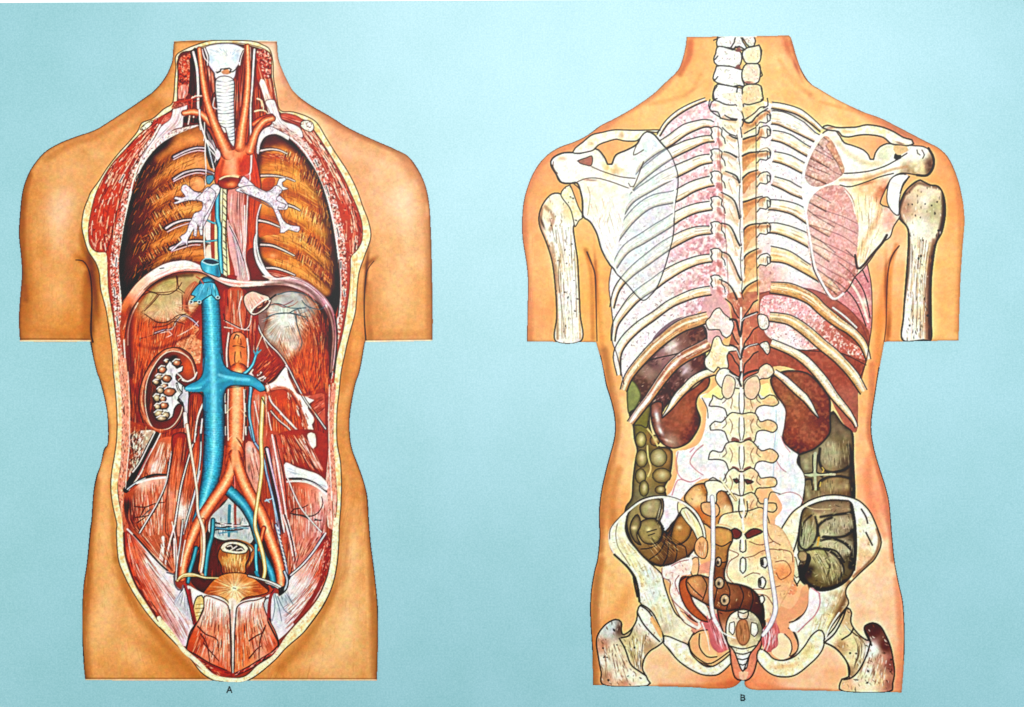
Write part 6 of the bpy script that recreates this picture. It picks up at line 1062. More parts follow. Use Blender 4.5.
for L, w, t in (('690 275 740 285 800 310 940 390 1080 460', [9, 10, 9, 9, 8], [(4, 'dca068', .7, 5), (14, 'e8b470', .7, 7)]), ('700 420 740 428 800 450 905 503 1060 570', [9, 10, 9.5, 9, 9], [(4, 'e09c50', .8, 5), (14, 'f0c890', .7, 6)]),
                ('690 578 760 608 830 645 915 680 1060 760', [8, 10, 9, 9, 9], [(3, 'd8a07c', .6, 4), (14, 'f0d8a8', .7, 6)]), ('670 748 720 750 830 780 940 850 1080 930', [9, 10, 11, 10, 10], [(8, 'e8b068', .7, 6), (16, 'e0a458', .8, 7)])):
    rib(L, w, 'r', ('fbf8f0', 'f4ecd8'), tan=t)
view(670, 200, 6.8)
rib('670 225 720 228 820 262 950 330 1080 420', [9, 10, 11, 11, 10], 'r', ('f8f0dc', 'f0e0bc'), tan=[(6, 'e8b064', .7, 6), (16, 'e4a850', .8, 7)])
rib('680 420 780 432 900 492 1019 562 1080 600 1130 640', [14, 12, 10, 9, 8, 5], 'r', ('f2dcb0', 'ecd0a0'), tan=[(3, 'd8944c', .8, 6), (14, 'e8c8a0', .7, 6), (20, 'd8904c', .8, 7)])
view(730, 290, 6.8)
rib('270 20 400 42 520 90 600 160 700 240 800 300 880 380 925 480', [11, 13, 12, 11, 11, 9, 8, 5], 'r', ('d8a068', 'cc8c54', 'e0b88c'), n=70, tan=[(3, 'dc9450', .8, 8), (18, 'c88454', .8, 10), (28, 'e0d8b8', .9, 8), (36, 'e4e0c4', .8, 8)])
rib('265 212 330 222 400 240 500 312 600 400 700 480 800 585 885 707', [9, 10, 11, 11, 11, 10, 10, 8], 'r', ('dcb884', 'e0c494', 'd8a870'), n=70, tan=[(3, 'a88c68', .8, 6), (24, 'e4e0c4', .8, 10), (34, 'dcc8ac', .7, 8)])
rib('270 385 400 440 500 510 600 620 680 730 760 820 830 900 850 935', [8, 8, 9, 9, 9, 8, 7, 3], 'r', ('e4dcc4', 'dcbc9c', 'd8c8ac'), n=70, tan=[(3, 'ece8d8', .8, 8), (12, 'dcb498', .7, 8), (28, 'eae2cc', .7, 8)])
rib('290 572 350 620 440 707 500 760 560 830 600 870', [5.5, 7, 7.5, 7.5, 5, 1], 'r', ('eef0e4', 'ece0cc'), n=30, tan=[(10, 'eef2f0', .8, 6), (24, 'f0e4d4', .8, 6)])
strokes('700 120 780 180 860 255', 'f4f4f8', 1.6)
view(800, 210, 5.235)
r = Reg('270 450 330 500 370 570 376 520 370 470 350 420 330 430 290 430').blob(340, 480, 6, 6, 'ece8d0', .8)
view()
strokes('838 262 852 274 864 292 870 318;846 250 858 262 868 282;826 276 842 286 856 302 866 326', '2c1c22', 1.2, a=.85); strokes('832 268 848 280 860 298 868 322', 'ece4d4', 2.4, a=.8)
stroke('826 146 838 165 848 188 856 212 863 235 866 258 870.7 281 872 302 871.6 325 869 344 866 362 860 378', '4c343a', 1.0, a=.8)
stroke('628 188 620 212 616 240 612 265 609 285 611 305 613 325 612 340 617 355 621 372 624 384', '4c343a', 1.0, a=.8)
RIBCV, RIBID = CV.copy(), ID.copy()
def through(blade, win, tint, k):
    """the ribs printed through a see-through part of the blade"""
    sl = win.sl(); m = np.zeros((CH, CW), np.float32); m[blade.sl()] = blade.m; kk = (m[sl] * win.m * k)[..., None]
    CV[sl] += kk * ((RIBCV[sl] * .62 + hx(tint) * .38) - CV[sl])
# ---- humerus and collar bones
view(520, 100, 5.994)
HL = bone('''190 565 245 565 280 620 350 680 345 720 320 760 330 860 345 960 352 1100 360 1280 368 1440 215 1445 220 1300 215 1160 195 980 160 860 120 760 115 690 140 620''', 'Bhul', n=90, ln=1.3, k='4c3428')
HL.cols((170,650,'e8d4b4'), (210,650,'f8f4ea'), (300,660,'e8d0a8'), (230,760,'fbfaf4'), (290,850,'fdfdf8'), (240,950,'f4ecd8'), (280,1200,'fdfcf8'), (280,1350,'f8f2e4'), p=3); soft(HL, '130 650 125 760 165 860 200 980 218 1160 225 1430', 2.6, 'a87858', .8); soft(HL, '340 720 335 860 350 1100 362 1430', 2.2, 'c8a070', .8); HL.hatch('160 700 235 1000 250 1430', '320 760 320 1000 350 1430', 70, 'c8a070 ffffff 8c6444', .6, (.05, .3), .6)
for q_ in ('150 640 200 700 180 780', '300 600 340 680', '190 860 215 1000 235 1150'): soft(HL, q_, 3, 'a87854', .6)
HL.flecks(160, '6c4c34 a88458 fffdf4 c8a878', .7, 3, 88, 16, .7); HL.flecks(14, '28201c', 1.2, 1.8, 60, 60, .9); HL.line('4c3428', 1.3); HL.blob(175, 720, 3, 3, 'a86c54', .4)
strokes('240 940 230 1050 245 1200 270 1420;325 900 335 1100 340 1300;215 780 220 860', '7c5c3c', .8, a=.6); HL.blob(135, 740, 1.5, 8, '5c3024', .8, -20)
g = Reg('275 520 300 510 350 640 380 700 355 720 330 760 320 720 300 650 245 570').fill('ecd4ac', id='Bhul'); g.mott('f8ecd4', 3, .8, 74, .5); g.line('4c3428', 1); g.flecks(6, '2c1c18', 1.4, 2, 40, 20)
# left scapula
SCL = Reg('''185 390 195 350 250 320 310 315 360 320 430 295 470 300 510 350 525 385 550 385 575 330 640 300 700 265 730 210 760 190 800 205 840 250 890 310 920 370 945 460 940 560 925 640 918 800 890 920 860 1020 820 1120 780 1170 740 1200 700 1170 640 1100
 580 1040 560 1010 540 990 490 900 460 800 420 730 380 700 375 640 370 580 345 500 300 500 250 495 220 450''').fill('f9f7f0', id='Bscl')
SCL.cols((220,370,'f8f0e0'), (300,400,'fdfaf4'), (500,330,'f4e4c8'), (540,410,'e4c090'), (620,350,'f8f2e8'), (460,420,'fdf8ee'), (420,560,'f8ecd4'), (520,600,'fbf4e6'), (560,740,'fdfdfa'), (600,850,'fdfcf8'), (700,420,'e4eef4'), (800,350,'d8e6ee'), (780,560,'d4e4ee'), (800,700,'d0e2ec'), (700,850,'d4e4ee'), (700,1000,'d8e4ec'), (650,1060,'e8dcc0'), (720,1150,'eef0dc'), (820,1010,'f0dcc8'), (880,480,'f0dce0'), (840,900,'ecf0f4'), p=3.4)
SCL.mott('ffffff', 5, .5, 75, .5); SCL.hatch('500 600 460 760', '560 620 520 760', 12, 'e8c8a0', .8, (.2, .5)); SCL.line('34262a', 1.6); SCL.hatch('390 640 480 900 560 1000', '560 560 620 760 640 900', 60, 'e8d4b0 d8b898 ffffff', .7, (.05, .3), .6)
for k in () if 1 else ('700 390 780 340 870 290', '690 470 780 430 880 380', '665 560 740 490 840 440 930 400', '650 640 740 570 840 520 930 480', '625 690 700 640 800 590 930 530', '630 770 700 700 800 650 920 610', '600 860 680 790 800 730 920 690', '590 940 650 860 740 800 900 750', '570 1010 640 940 760 870 900 820', '580 1050 680 980 800 900 890 860', '610 1060 680 1060 800 990 870 930', '680 1140 760 1080 850 1020'):
    stroke(k, '8c8c98', .9, a=.75, clip=SCL)
for k in () if 1 else ('720 430 800 400 900 350', '690 520 800 480 920 440', '700 740 790 700 900 650', '640 820 760 760 900 720', '660 900 760 840 880 790'): stroke(k, 'bcb0b4', .7, a=.6, clip=SCL)
through(SCL, Reg('700 390 760 350 820 300 880 290 930 380 950 460 940 560 925 640 918 800 890 920 860 1020 820 1120 780 1170 740 1200 700 1170 640 1100 580 1040 565 960 590 860 620 720 640 620 660 560 690 470'), 'c4dce8', .8)
g = Reg('345 365 400 345 430 335 435 365 425 395 395 390 360 380').fill('b87c6c', id='Bscl'); g.line('4c2c24', .8)
strokes('345 490 400 470 470 470 560 495 640 525 660 530;430 400 500 430 600 460 690 470;700 265 680 330 740 300;650 500 680 520 740 370', '6c4838', 1., a=.8); SCL.blob(420, 480, 8, 1.3, 'c08c78', .9, 5); SCL.blob(250, 350, 5, 2.5, 'dca888', .6); strokes('190 390 215 440 240 490 300 500 340 495', '3c2c28', 1.5); strokes('200 370 200 410 225 440', '8c6048', .9)
stroke('560 395 620 420', 'f0d8b0', 2, a=.6); stroke('320 500 360 540 378 620 372 700', BK, 1.); strokes('405 520 420 580 405 690', 'd0b898', .8)
strokes('640 500 700 560 840 500 930 470 ;930 500 920 700', 'f8f8fc', 1.8, a=.8)
CLL = bone('315 315 330 290 380 250 430 210 490 195 560 180 620 180 700 182 840 180 820 195 760 190 730 215 700 245 620 245 580 235 520 250 470 270 440 300 400 312 350 320', 'Bcll', 'f3ecd4', ln=1.2, k='4c3428'); CLL.blob(430, 260, 3, 3, 'd8b080', .7); CLL.blob(610, 210, 3, 5, 'b89464', .6)
# right side arm and blade
view(800, 100, 5.994)
HR = bone('''740 490 780 510 830 520 862 580 870 680 850 790 815 860 795 980 785 1100 785 1300 785 1435 740 1438 615 1438 620 1300 630 1150 645 950 650 820 640 760 590 700 600 620 630 550 680 500 720 480''', 'Bhur', 'e8dcbc', n=60, ln=1.3, k='2c1c18')
HR.cols((640,640,'b89078'), (700,560,'d8c4a8'), (740,600,'f0ecd8'), (700,640,'dcc8ac'), (810,650,'b4aa88'), (700,760,'f4f4e4'), (690,1000,'f8f8f0'), (680,1200,'f4f2e6'), (650,1350,'fdfdf8'), (740,1000,'e8d8b8'), (740,1300,'dcc0a0'), p=3)
soft(HR, '860 560 862 680 838 800 800 900 782 1000 775 1150 775 1430', 4.2, '4c241c', .9); soft(HR, '800 840 770 1000 755 1200 755 1430', 3, '8c5840', .7); soft(HR, '630 560 600 640 600 700 650 800 650 1000 625 1200', 2.6, '5c3828', .8); soft(HR, '640 560 700 500 760 510 840 530', 3, '6c4434', .7)
HR.hatch('660 800 665 1000 640 1430', '800 860 760 1100 760 1430', 110, 'a87850 fffff4 6c4430 d8b080', .7, (.05, .3), .65)
HR.flecks(120, '5c3c28 a88458 fffdf4 2c1c18', .8, 3.4, 88, 14, .75); HR.flecks(16, '1c1414', 1.8, 2, 80, 30, .95); g = Reg('780 600 830 600 845 660 800 700 770 660').fill('c0b48c', .25); HR.line('241814', 1.6)
SCR = Reg('''130 205 165 182 205 178 240 220 265 255 320 275 380 300 410 330 420 355 440 357 450 320 480 280 520 262 560 265 640 270 690 275 740 280 785 310 802 360 790 420 755 455 700 450 640 440 600 440 560 460 530 500 510 540 480 620 520 640 560 660 600 690 560 760 540 820 500 850 460 900
 420 960 370 1020 330 1060 290 1130 250 1170 210 1195 170 1170 120 1090 80 1010 70 940 55 830 35 700 20 600 15 450 45 350 80 270''').fill('f0ead4', id='Bscr')
SCR.cols((190,210,'f0e8cc'), (280,330,'f8f6ee'), (330,380,'f8f6ec'), (500,310,'dcdcc4'), (400,380,'f0e8d4'), (560,400,'fbf8ea'), (700,330,'fdfcf4'), (720,400,'e0d0a8'), (780,400,'6c4434'), (650,440,'a08460'), (420,520,'e4b88c'), (380,620,'f8e8c0'), (500,560,'c87850'), (450,680,'fbf6dc'), (400,800,'f8f4dc'), (360,900,'f4ecc8'), (340,1000,'d8b898'), (540,700,'e8b0a0'), (30,560,'fdfdfd'), (40,600,'fdf8f0'), p=3.6)
SCR.mott('ffffff', 5, .25, 76, .5); soft(SCR, '240 480 400 470 540 420 640 400', 2.5, 'c89468', .6); soft(SCR, '480 620 460 720 400 820 350 920', 5, 'd8a070', .6); soft(SCR, '230 260 300 330 400 380 470 380', 4, 'd8c49c', .6); SCR.hatch('300 560 340 800 340 1000', '540 560 480 760 400 960', 70, 'c89060 fffbe8 a87450', .6, (.05, .25), .6)
g1 = Reg('145 218 190 245 225 310 255 380 265 430 220 475 160 505 100 520 55 505 30 460 48 380 84 300').fill('c08478', id='Bscr'); soft(g1, '130 230 60 400', 6, 'd8b4a4', .5); g1.cols((140,260,'c09080'), (100,370,'b87468'), (160,320,'c88c80'), (100,480,'b8806c'), (200,440,'c49080'), p=3); g1.mott('f0dcd4', 2, .9, 77, .55, .2); g1.flecks(150, 'f8e8e0 8c4c44 d8b0a0', .7, 2.6, 80, 20); strokes('70 340 140 390 220 440 250 450;105 280 180 330 250 400;50 420 110 440', '6c3c38', .9, a=.8)
g2 = Reg('240 515 280 540 320 600 330 680 350 760 345 850 340 950 350 1010 330 1060 290 1130 250 1175 210 1200 165 1175 112 1090 70 1010 58 940 44 830 40 740 52 620 100 550 170 515').fill('c88c80', id='Bscr')
g2.cols((200,560,'c07c70'), (130,620,'d49c94'), (250,640,'d49890'), (300,700,'d8a49c'), (150,750,'cfa090'), (250,800,'e0c4bc'), (150,850,'dcb8b0'), (250,900,'e4a8a8'), (150,1000,'e0c0c4'), (250,1000,'dcaca8'), (200,1100,'c8a088'), (250,1100,'a86c50'), (220,1160,'a8643c'), (100,900,'e8ccc8'), (310,1040,'8c5848'), p=3); g2.mott('f4e8e4', 2, .9, 78, .55, .25); g2.flecks(420, 'f8ece8 9c5c50 d8a898 b88468', .7, 2.8, 85, 25)
strokes('80 630 170 670 260 700 340 740;65 750 160 780 260 820 345 880;75 860 180 910 280 970 345 1010;90 970 190 1030 290 1080;130 1080 200 1120 260 1150;70 690 130 700 340 800;70 820 240 900 340 950', '5c383c', 1.0, a=.8, clip=g2)
through(SCR, g2, 'c07870', .62); through(SCR, g1, 'b07068', .55)
strokes('270 545 310 600 330 680', 'f4ece4', 1.3); SCR.line(BK, 1.2); stroke('130 205 80 270 45 350 18 450 20 590 38 700 60 840 78 950 100 1030 170 1160 210 1192 260 1160', 'fbfbfb', 2.2, a=.95)
strokes('265 440 330 437 420 425 500 400 560 370 640 320;240 510 300 520 400 490 480 460 560 440;240 220 265 258 320 275 380 300 410 330 420 355 440 357 450 320 480 280 520 262', '4c3428', 1.1); SCR.blob(400, 500, 9, 1.6, 'b06848', .7, -16); SCR.blob(500, 560, 2, 8, 'b85838', .8, 20); stroke('330 930 345 1010 380 990 420 940 490 860 520 810', '6c3428', 2.2, 2.6)
g = Reg('570 320 600 320 605 350 580 362 562 350').fill('201818', id='Bscr'); strokes('700 300 705 320 720 330;730 300 745 330 735 350', '6c5444', 1.0); stroke('770 290 800 350 795 410 760 452 700 450', '3c2420', 2.4); strokes('520 530 540 480 600 440;610 450 590 540 590 690;640 460 600 540', BK, 1.1); Reg('540 480 600 445 650 460 615 520 595 600 590 690 545 660 520 590').fill('f4f2ec', id='Bscr').line('4c3830', 1)
stroke('640 455 610 500 598 560', 'fdfdfd', 2.4); strokes('655 460 620 500 600 560', '3c2c28', 1.4)
CLR = bone('135 165 165 152 220 165 280 165 340 162 390 150 440 152 500 165 560 190 620 225 670 240 680 262 640 275 590 270 545 262 500 225 430 210 360 210 290 222 250 215 230 190 170 180', 'Bclr', 'f0e4c8', ln=1.4, k='34201c'); CLR.blob(280, 190, 8, 2, 'dcb084', .7); CLR.blob(600, 260, 6, 1.6, '8c5c44', .8, 20); CLR.blob(180, 168, 6, 1.4, '8c5444', .7)
Reg('560 275 640 278 650 300 600 330 570 318').fill('dcb890')
# ---- neck bones
view(680, 30, 7.286)
NB = [('275 60 300 50 405 50 400 110 385 130 310 125 270 120 265 90', 'fcfbf6'), ('450 50 540 50 550 80 540 115 500 120 470 80', 'f8ece0'), ('405 48 440 48 460 90 485 130 470 150 430 140 405 120 390 140 370 130 395 90', 'f8f8f4'),
      ('270 125 310 122 385 145 430 150 450 190 440 250 400 285 360 265 270 258 245 215 260 170', 'fcfcf8'), ('490 130 540 120 575 110 590 170 580 230 540 250 480 240 455 190 460 150', 'f0e4bc'),
      ('265 265 360 265 430 285 470 300 450 350 470 410 430 405 400 415 270 385 240 350 255 300', 'fcfcf8'), ('480 250 540 245 580 255 585 320 570 380 520 395 470 385 450 340 455 290', 'ecd4c0'),
      ('275 395 400 415 430 425 440 480 420 540 340 545 280 520 240 505 240 460 255 410', 'fcfcfa'), ('470 405 540 395 590 410 600 470 605 510 560 530 490 545 455 520 450 450', 'e4c8a4'), ('420 420 450 425 455 520 465 580 440 595 415 570 410 500', 'f8f8f8')]
for pts, c in NB: 
    key = 'Bver%d' % len(PARTS); part(key, 'neck_bone', 'B'); r = Reg(pts).fill(c, id=key); r.mott('e8d8b0' if c < 'f6' else 'ffffff', 3, .5, 79, .55); r.rim('c8b898', 1.2, .6); r.flecks(22, 'a87c58 ffffff 8c7468', .6, 2.6, 20, 60, .7); r.line('281c20', 1.2, .9)
Reg('290 30 555 30 560 52 275 52').fill('f6f8f4', .9)
for x, y in ((430,145), (425,270)): Reg('%d %d %d %d %d %d' % (x-28, y+12, x, y-22, x+18, y+12)).fill('a05c58', .9)
strokes('245 75 270 65 275 45;245 210 255 215 275 190;240 355 255 365 275 340;270 410 245 450 250 505 270 500;575 110 595 150 590 190;575 260 600 330 590 340;590 420 605 500 590 510', '34282c', 1.1); strokes('400 410 430 405 460 415;380 145 430 120 470 145', '28181c', 1.5); Reg('445 350 480 370 560 380 540 395 480 395').blob(500, 380, 5, 1.5, 'a84c48', .9)
Reg('455 600 490 590 500 707 450 707').fill('c87850', .7)
# ---- chest vertebrae
view()
def vert(y, h, xl, xr, tip, lc='f8f2e0', rc='e8bc88', arm=14, kl='fdfcf6'):
    key = 'Bver%d' % len(PARTS); part(key, 'vertebra', 'B')
    c = 740.5 + (y - 120) * .005
    a = Reg(np.array([[c-xl, y-h*.9], [c-xl+5, y-h*.65], [c-5, y-h*.2], [c-1.5, y+tip*.5], [c, y+tip], [c+1.5, y+tip*.4], [c+2, y-h*.6], [c+1, y-h*1.25], [c-6, y-h*1.3], [c-xl, y-h*1.2]]), smooth=True).fill(lc, id=key)
    a.flecks(16, 'b8886c fffdf4 8c6450', .6, 3, 65, 30, .7); a.mott('f0dcb0', 4, .25, int(y) % 7 + 80, .55); a.rim('d8c09c', .8, .5)
    b = Reg(np.array([[c+2, y-h*1.2], [c+2, y-2], [c+6, y-h*.35], [c+xr-4, y-h*.7], [c+xr, y-h*.85], [c+xr+1, y-h*1.3], [c+8, y-h*1.3]])).fill(rc, id=key)
    b.mott('f0d8a0', 4, .2, int(y) % 7 + 90, .55); b.flecks(8, 'b86c38 f8e4c0', .6, 3, 70, 30, .6)
    if y > 310: stroke(np.array([[c-xl-2, y-h*.95], [c-xl+4, y-h*.68], [c-7, y-h*.3], [c-3, y], [c-1.5, y+tip*.6], [c, y+tip], [c+2, y+tip*.3], [c+3, y-2], [c+8, y-h*.45], [c+xr-3, y-h*.78], [c+xr+1, y-h*.9]]), '20141a', 1.3, a=.9)
    return a
for y, h, tip, lc, rc in ((106,10,4,'f8f0dc','e8cca0'), (122,12,5,'fbf2e0','ecc890'), (137,13,5,'f8f0d4','e4b480'), (155,14,8,'f8f4e4','e0a46c'), (173,15,14,'fbf6e8','dc9458'), (196,18,20,'fbf8ee','d88c58'), (222,18,22,'fdfaf0','dc9860'), (255,22,22,'fdfcf4','dc9c64'), (285,22,20,'fdfcf6','dca468')):
    vert(y, h, 18, 14, tip, lc, rc)
for y, h, tip in ((318,20,16), (345,20,14), (366,16,12)): vert(y, h, 14, 15, tip, 'bc6650', 'be6a52')
stroke('741 308 741 340 741 380', 'fbfbf6', 2., a=.8)
view(640, 90, 3.367)
TC = Reg('258 60 440 60 440 700 258 700', smooth=False)
for y in (150, 225, 300, 385, 470, 560, 650):
    soft(TC, '262 %d 272 %d' % (y+18, y+34), 3.4, 'c8706c', .8)
    g = Reg('236 %d 262 %d 278 %d 284 %d 280 %d 262 %d 250 %d 238 %d' % (y-22, y-26, y-18, y-4, y+16, y+8, y+14, y+12)).fill('f4e8dc', id='Bspi'); g.blob(266, y-2, 2.6, 3, 'd88868', .75); g.hatch('240 %d 240 %d' % (y-20, y+10), '280 %d 280 %d' % (y-20, y+10), 10, 'c87c60 fffaf4 a87468', .5, (.3, .8), .7)
    strokes('238 %d 250 %d 264 %d 276 %d 274 %d 284 %d 287 %d' % (y-22, y-27, y-26, y-16, y+2, y+14, y+30), '3c2830', 1.); strokes('238 %d 243 %d 238 %d 244 %d' % (y-22, y-8, y+2, y+14), '2c1c24', 1.2)
for y in (95, 145, 220, 300, 385, 470, 575):
    g = Reg('396 %d 428 %d 438 %d 436 %d 420 %d 398 %d' % (y-18, y-24, y-8, y+12, y+16, y+12)).fill('f0dcc4', id='Bspi'); g.blob(408, y, 2.4, 3, 'dc9c6c', .7); g.hatch('398 %d 398 %d' % (y-18, y+10), '434 %d 434 %d' % (y-18, y+10), 10, 'b87c54 fffaf4', .5, (.3, .8), .7)
    strokes('396 %d 404 %d 428 %d 440 %d 436 %d 424 %d 404 %d 394 %d' % (y-6, y-18, y-25, y-10, y+8, y+17, y+13, y+26), '3c2830', 1.); q = Reg('428 %d 436 %d 438 %d 430 %d' % (y-14, y-10, y+8, y+10)).fill('f8f0e4', id='Bspi'); q.line('2c1c24', .9)
for q in ('285 85 305 96 325 99', '300 152 314 160 326 163', '283 208 300 212 325 226', '288 274 310 282 326 292 334 312', '274 345 300 358 318 374 329 405 335 432', '274 448 300 456 316 480 326 505 336 524', '274 545 298 555 316 588 330 622 340 640', '268 638 296 652 314 676 326 704'):
    soft(TC, np.array(P(q)) + [-1.5, 2.2], 3, 'c89068', .6); soft(TC, np.array(P(q)) + [2.5, -2.5], 3, 'fffdf4', .8); stroke(q, '20141c', 1.1, 2.0)
for q in ('345 100 358 110 376 108 395 85 430 62', '348 166 370 158 396 150 402 125', '345 222 366 212 400 208 426 205', '340 302 352 290 368 278 396 270', '345 378 366 372 388 364 412 358', '345 478 356 462 380 452 426 449', '345 574 356 556 376 543 398 534', '343 684 354 666 372 652 396 640'):
    soft(TC, np.array(P(q)) + [1.5, 3.], 3.4, 'b86c38', .65); soft(TC, np.array(P(q)) + [0, -2.5], 2.6, 'fbe4c0', .7); stroke(q, '20141c', 1.9, 1.0)
for q in ('312 290 338 312 346 300', '326 150 332 190 334 225', '332 226 338 270 338 310', '336 320 334 370 340 430 346 380', '338 436 336 480 342 524 350 476', '342 530 338 580 344 638 354 590', '345 640 342 680 348 704'): stroke(q, '5c3c40', .8, a=.85)
strokes('336 100 338 150 336 200 340 260 342 330 344 420 346 520 348 640', 'fffcf4', 1.6, a=.8); strokes('390 110 391 250 390 400 392 560 396 690', '4c3038', .8, a=.8); strokes('262 110 268 220 276 330 284 430 292 560 298 690', 'a8645c', .7, a=.7)
for q in ('305 120 318 140', '300 180 316 196', '296 240 310 256', '298 310 312 350', '300 400 318 440', '306 480 322 540', '310 570 326 620'): stroke(q, 'd8a87c', 1.2, a=.6)
view()
# joints of the ribs with the spine
view(600, 290, 7.286)
for pts, c in (('770 230 800 200 830 150 870 130 900 170 960 220 975 260 950 330 920 350 890 330 870 290 820 290 790 290', 'e6ccc6'), ('830 350 870 340 900 400 960 410 1000 440 940 450 925 480 935 560 900 600 860 560 830 600 770 560 765 500 800 450', 'ecd4a8'), ('840 640 870 580 920 570 960 600 1000 650 1019 690 1010 780 960 800 920 740 870 700', 'f0e8d0')):
    g = Reg(pts).fill(c, id='Bspi'); g.mott('f8f4ec', 3, .5, 145); g.flecks(14, 'c89878 8c5c4c', .6, 3, 70, 40, .7); g.rim('c8a890', 1, .6); g.line('34242c', 1, .9)
view(730, 290, 6.8)
for pts, c in (('190 170 250 178 265 240 240 270 200 255', 'f0d8d0'), ('200 370 250 350 272 400 255 440 222 400', 'ece0d4'), ('190 560 200 530 250 500 290 530 300 560 260 600 200 610 190 690 110 700 90 640 110 600', 'e0c4a8')):
    g = Reg(pts).fill(c, id='Bspi'); g.mott('f4e8dc', 3, .5, 146); g.flecks(14, 'b88468 8c5c4c', .6, 3, 70, 40, .7); g.rim('b88c70', 1, .6); g.line('34242c', 1, .9)
strokes('85 205 95 190 130 170 185 152;0 200 40 205 55 260 70 315 80 250 85 205;0 375 45 395 70 470 85 410 110 385 190 368;0 555 50 590 70 610 80 590 125 560 185 545', '1c1418', 2.2, a=.9); strokes('80 210 92 195 180 158;2 385 40 400 68 460;100 400 130 380 185 366;20 580 60 600', 'f0e8e4', .9)
view()
view(680, 30, 3.072)
NX = Reg('85 205 110 215 115 240 185 250 240 240 270 210 275 240 240 255 232 280 190 300 180 320 130 300 118 262 95 250 85 225').blob(150, 250, 1, 1, 'ffffff', 0)
for q_ in ('92 214 88 232 96 250 122 268 128 272 148 276 172 278', '95 250 116 252 124 272', '108 214 96 222 92 240', '190 252 196 276 190 296', '198 276 228 256 246 238 262 236', '268 210 270 232 256 240', '186 300 190 330', '130 300 150 318 172 326', '198 318 220 306 232 300'): stroke(q_, '281a22', 1.1, a=.9)
for x, y in ((112, 230), (150, 262), (215, 262), (150, 300), (212, 300), (240, 228)): Reg('80 200 280 200 280 340 80 340').blob(x, y, 4, 2, 'c8a078', .5)
view()
# ---- lumbar vertebrae
def lum(y, s, lc, rc):
    key = 'Bver%d' % len(PARTS); part(key, 'vertebra', 'B'); c = 741.5
    r = Reg(np.array([[c-32, y-2], [c-28, y-6], [c-20, y-4], [c-15, y-12], [c-8, y-15], [c, y-13], [c+8, y-15], [c+15, y-12], [c+20, y-4], [c+28, y-7], [c+34, y-5], [c+36, y], [c+32, y+5], [c+22, y+4], [c+15, y+6], [c+12, y+15], [c+5, y+14], [c, y+16], [c-5, y+14], [c-13, y+16], [c-17, y+6], [c-24, y+4], [c-32, y+3]]) + nr.randn(23, 2) * .9).fill(lc, id=key)
    r.cols((c-26, y, 'fbf8ec'), (c-10, y, lc), (c+10, y, rc), (c+28, y, 'e8bc88'), (c-10, y+10, 'f4ecc8'), (c+12, y-8, 'e8c8a0'), p=3); r.mott('f8ecc8', 4, .35, int(y) % 9 + 100, .55); r.mott('dc9c68', 4, .22, int(y) % 9 + 120, .6); r.flecks(26, 'b87848 fffcf0 8c5c3c', .6, 2.4, 60, 60, .6); r.rim('c89c74', .9, .6); r.line('3c2c2c', 1.1, .9)
    stroke('%f %f %f %f' % (c, y-10, c+.3, y+12), 'f4f8f4', 3.2, a=.9); strokes('%f %f %f %f %f %f;%f %f %f %f %f %f' % (c-2.2, y-9, c-2.6, y+4, c-1, y+13, c+2.2, y-9, c+2.8, y+4, c+1, y+13), '54383c', .8)
    for q in (-1, 1): Reg(np.array([[c+q*2, y+13], [c+q*9, y+10], [c+q*10, y+15], [c+q*3, y+17]])).fill('9c4c48', .85); stroke(np.array([[c+q*12, y-8], [c+q*9, y-2], [c+q*11, y+6]]), 'a86c4c', 1., a=.7); stroke(np.array([[c+q*17, y-10], [c+q*15, y-3], [c+q*19, y+1]]), '7c4c40', .9, a=.7)
for y, lc, rc in ((402,'f4ecd0','ecc4a0'), (427,'f4ecc8','f0dcb4'), (456,'f2e8c0','f0dcb0'), (484,'f4e4bc','ecc898')): lum(y, 1, lc, rc)
_ = Reg(np.array([[727, 375], [735, 380], [733, 394], [727, 399], [722, 393], [723, 382]])).fill('ecccb0', id='Bspi').line('4c3434', .9); r = Reg(np.array([[747, 380], [757, 376], [760, 388], [754, 399], [746, 397], [744, 388]])).fill('e4c0a4', id='Bspi'); r.line('4c3434', .9); stroke('741 374 741 400', 'f4f0ec', 3); stroke('741 372 739 380 741 386', '34242c', 2)
lum(508, 1, 'f0d8b0', 'ecb888')
# ---- pelvis
view(590, 470, 6.8)
HPL = Reg('''250 300 200 340 150 380 130 440 135 510 165 570 240 640 290 700 318 760 336 893 394 945 450 1040 498 1126 505 1178 555 1245 615 1308 693 1360 780 1385 862 1393 920 1340 972 1243 900 1300 836 1334 760 1310 700 1260 667 1191 693 1126 732 1061 660 1030 589 983 550 910 524 841 500 760 485 705 400 625 340 560 270 480 240 400''').fill('eef0d4', id='Bhpl')
HPL.cols((170,450,'eaf0e4'), (160,520,'f4e8cc'), (230,520,'e8e4b8'), (300,610,'ece8bc'), (400,700,'dce8e8'), (330,760,'e8d8a8'), (420,850,'e4ecec'), (500,900,'eef0dc'), (480,1000,'dce0c8'), (430,1000,'d8c498'), (560,1150,'e4dcb8'), (620,1100,'f0ead4'), (700,1250,'e8d4a8'), (620,1280,'dcecf0'), (800,1370,'f4ecd0'), (950,1280,'f8f4e4'), (660,1200,'c8a884'), (200,400,'f0e8cc'), (500,1080,'c8b8a0'), p=3.4)
HPL.mott('f8f8ec', 6, .35, 130, .5); HPL.mott('d0b074', 5, .22, 131, .62); HPL.hatch('170 420 260 620 420 980', '320 560 500 720 600 1150', 90, 'c8a868 fffff8 a8906c d8e4e4', .7, (.04, .2), .5); HPL.rim('b89c70', 1.4, .6); HPL.flecks(90, 'a87c4c fffff4 7c5c44', .6, 2.6, 40, 60, .6); HPL.line('3c2c28', 1.3)
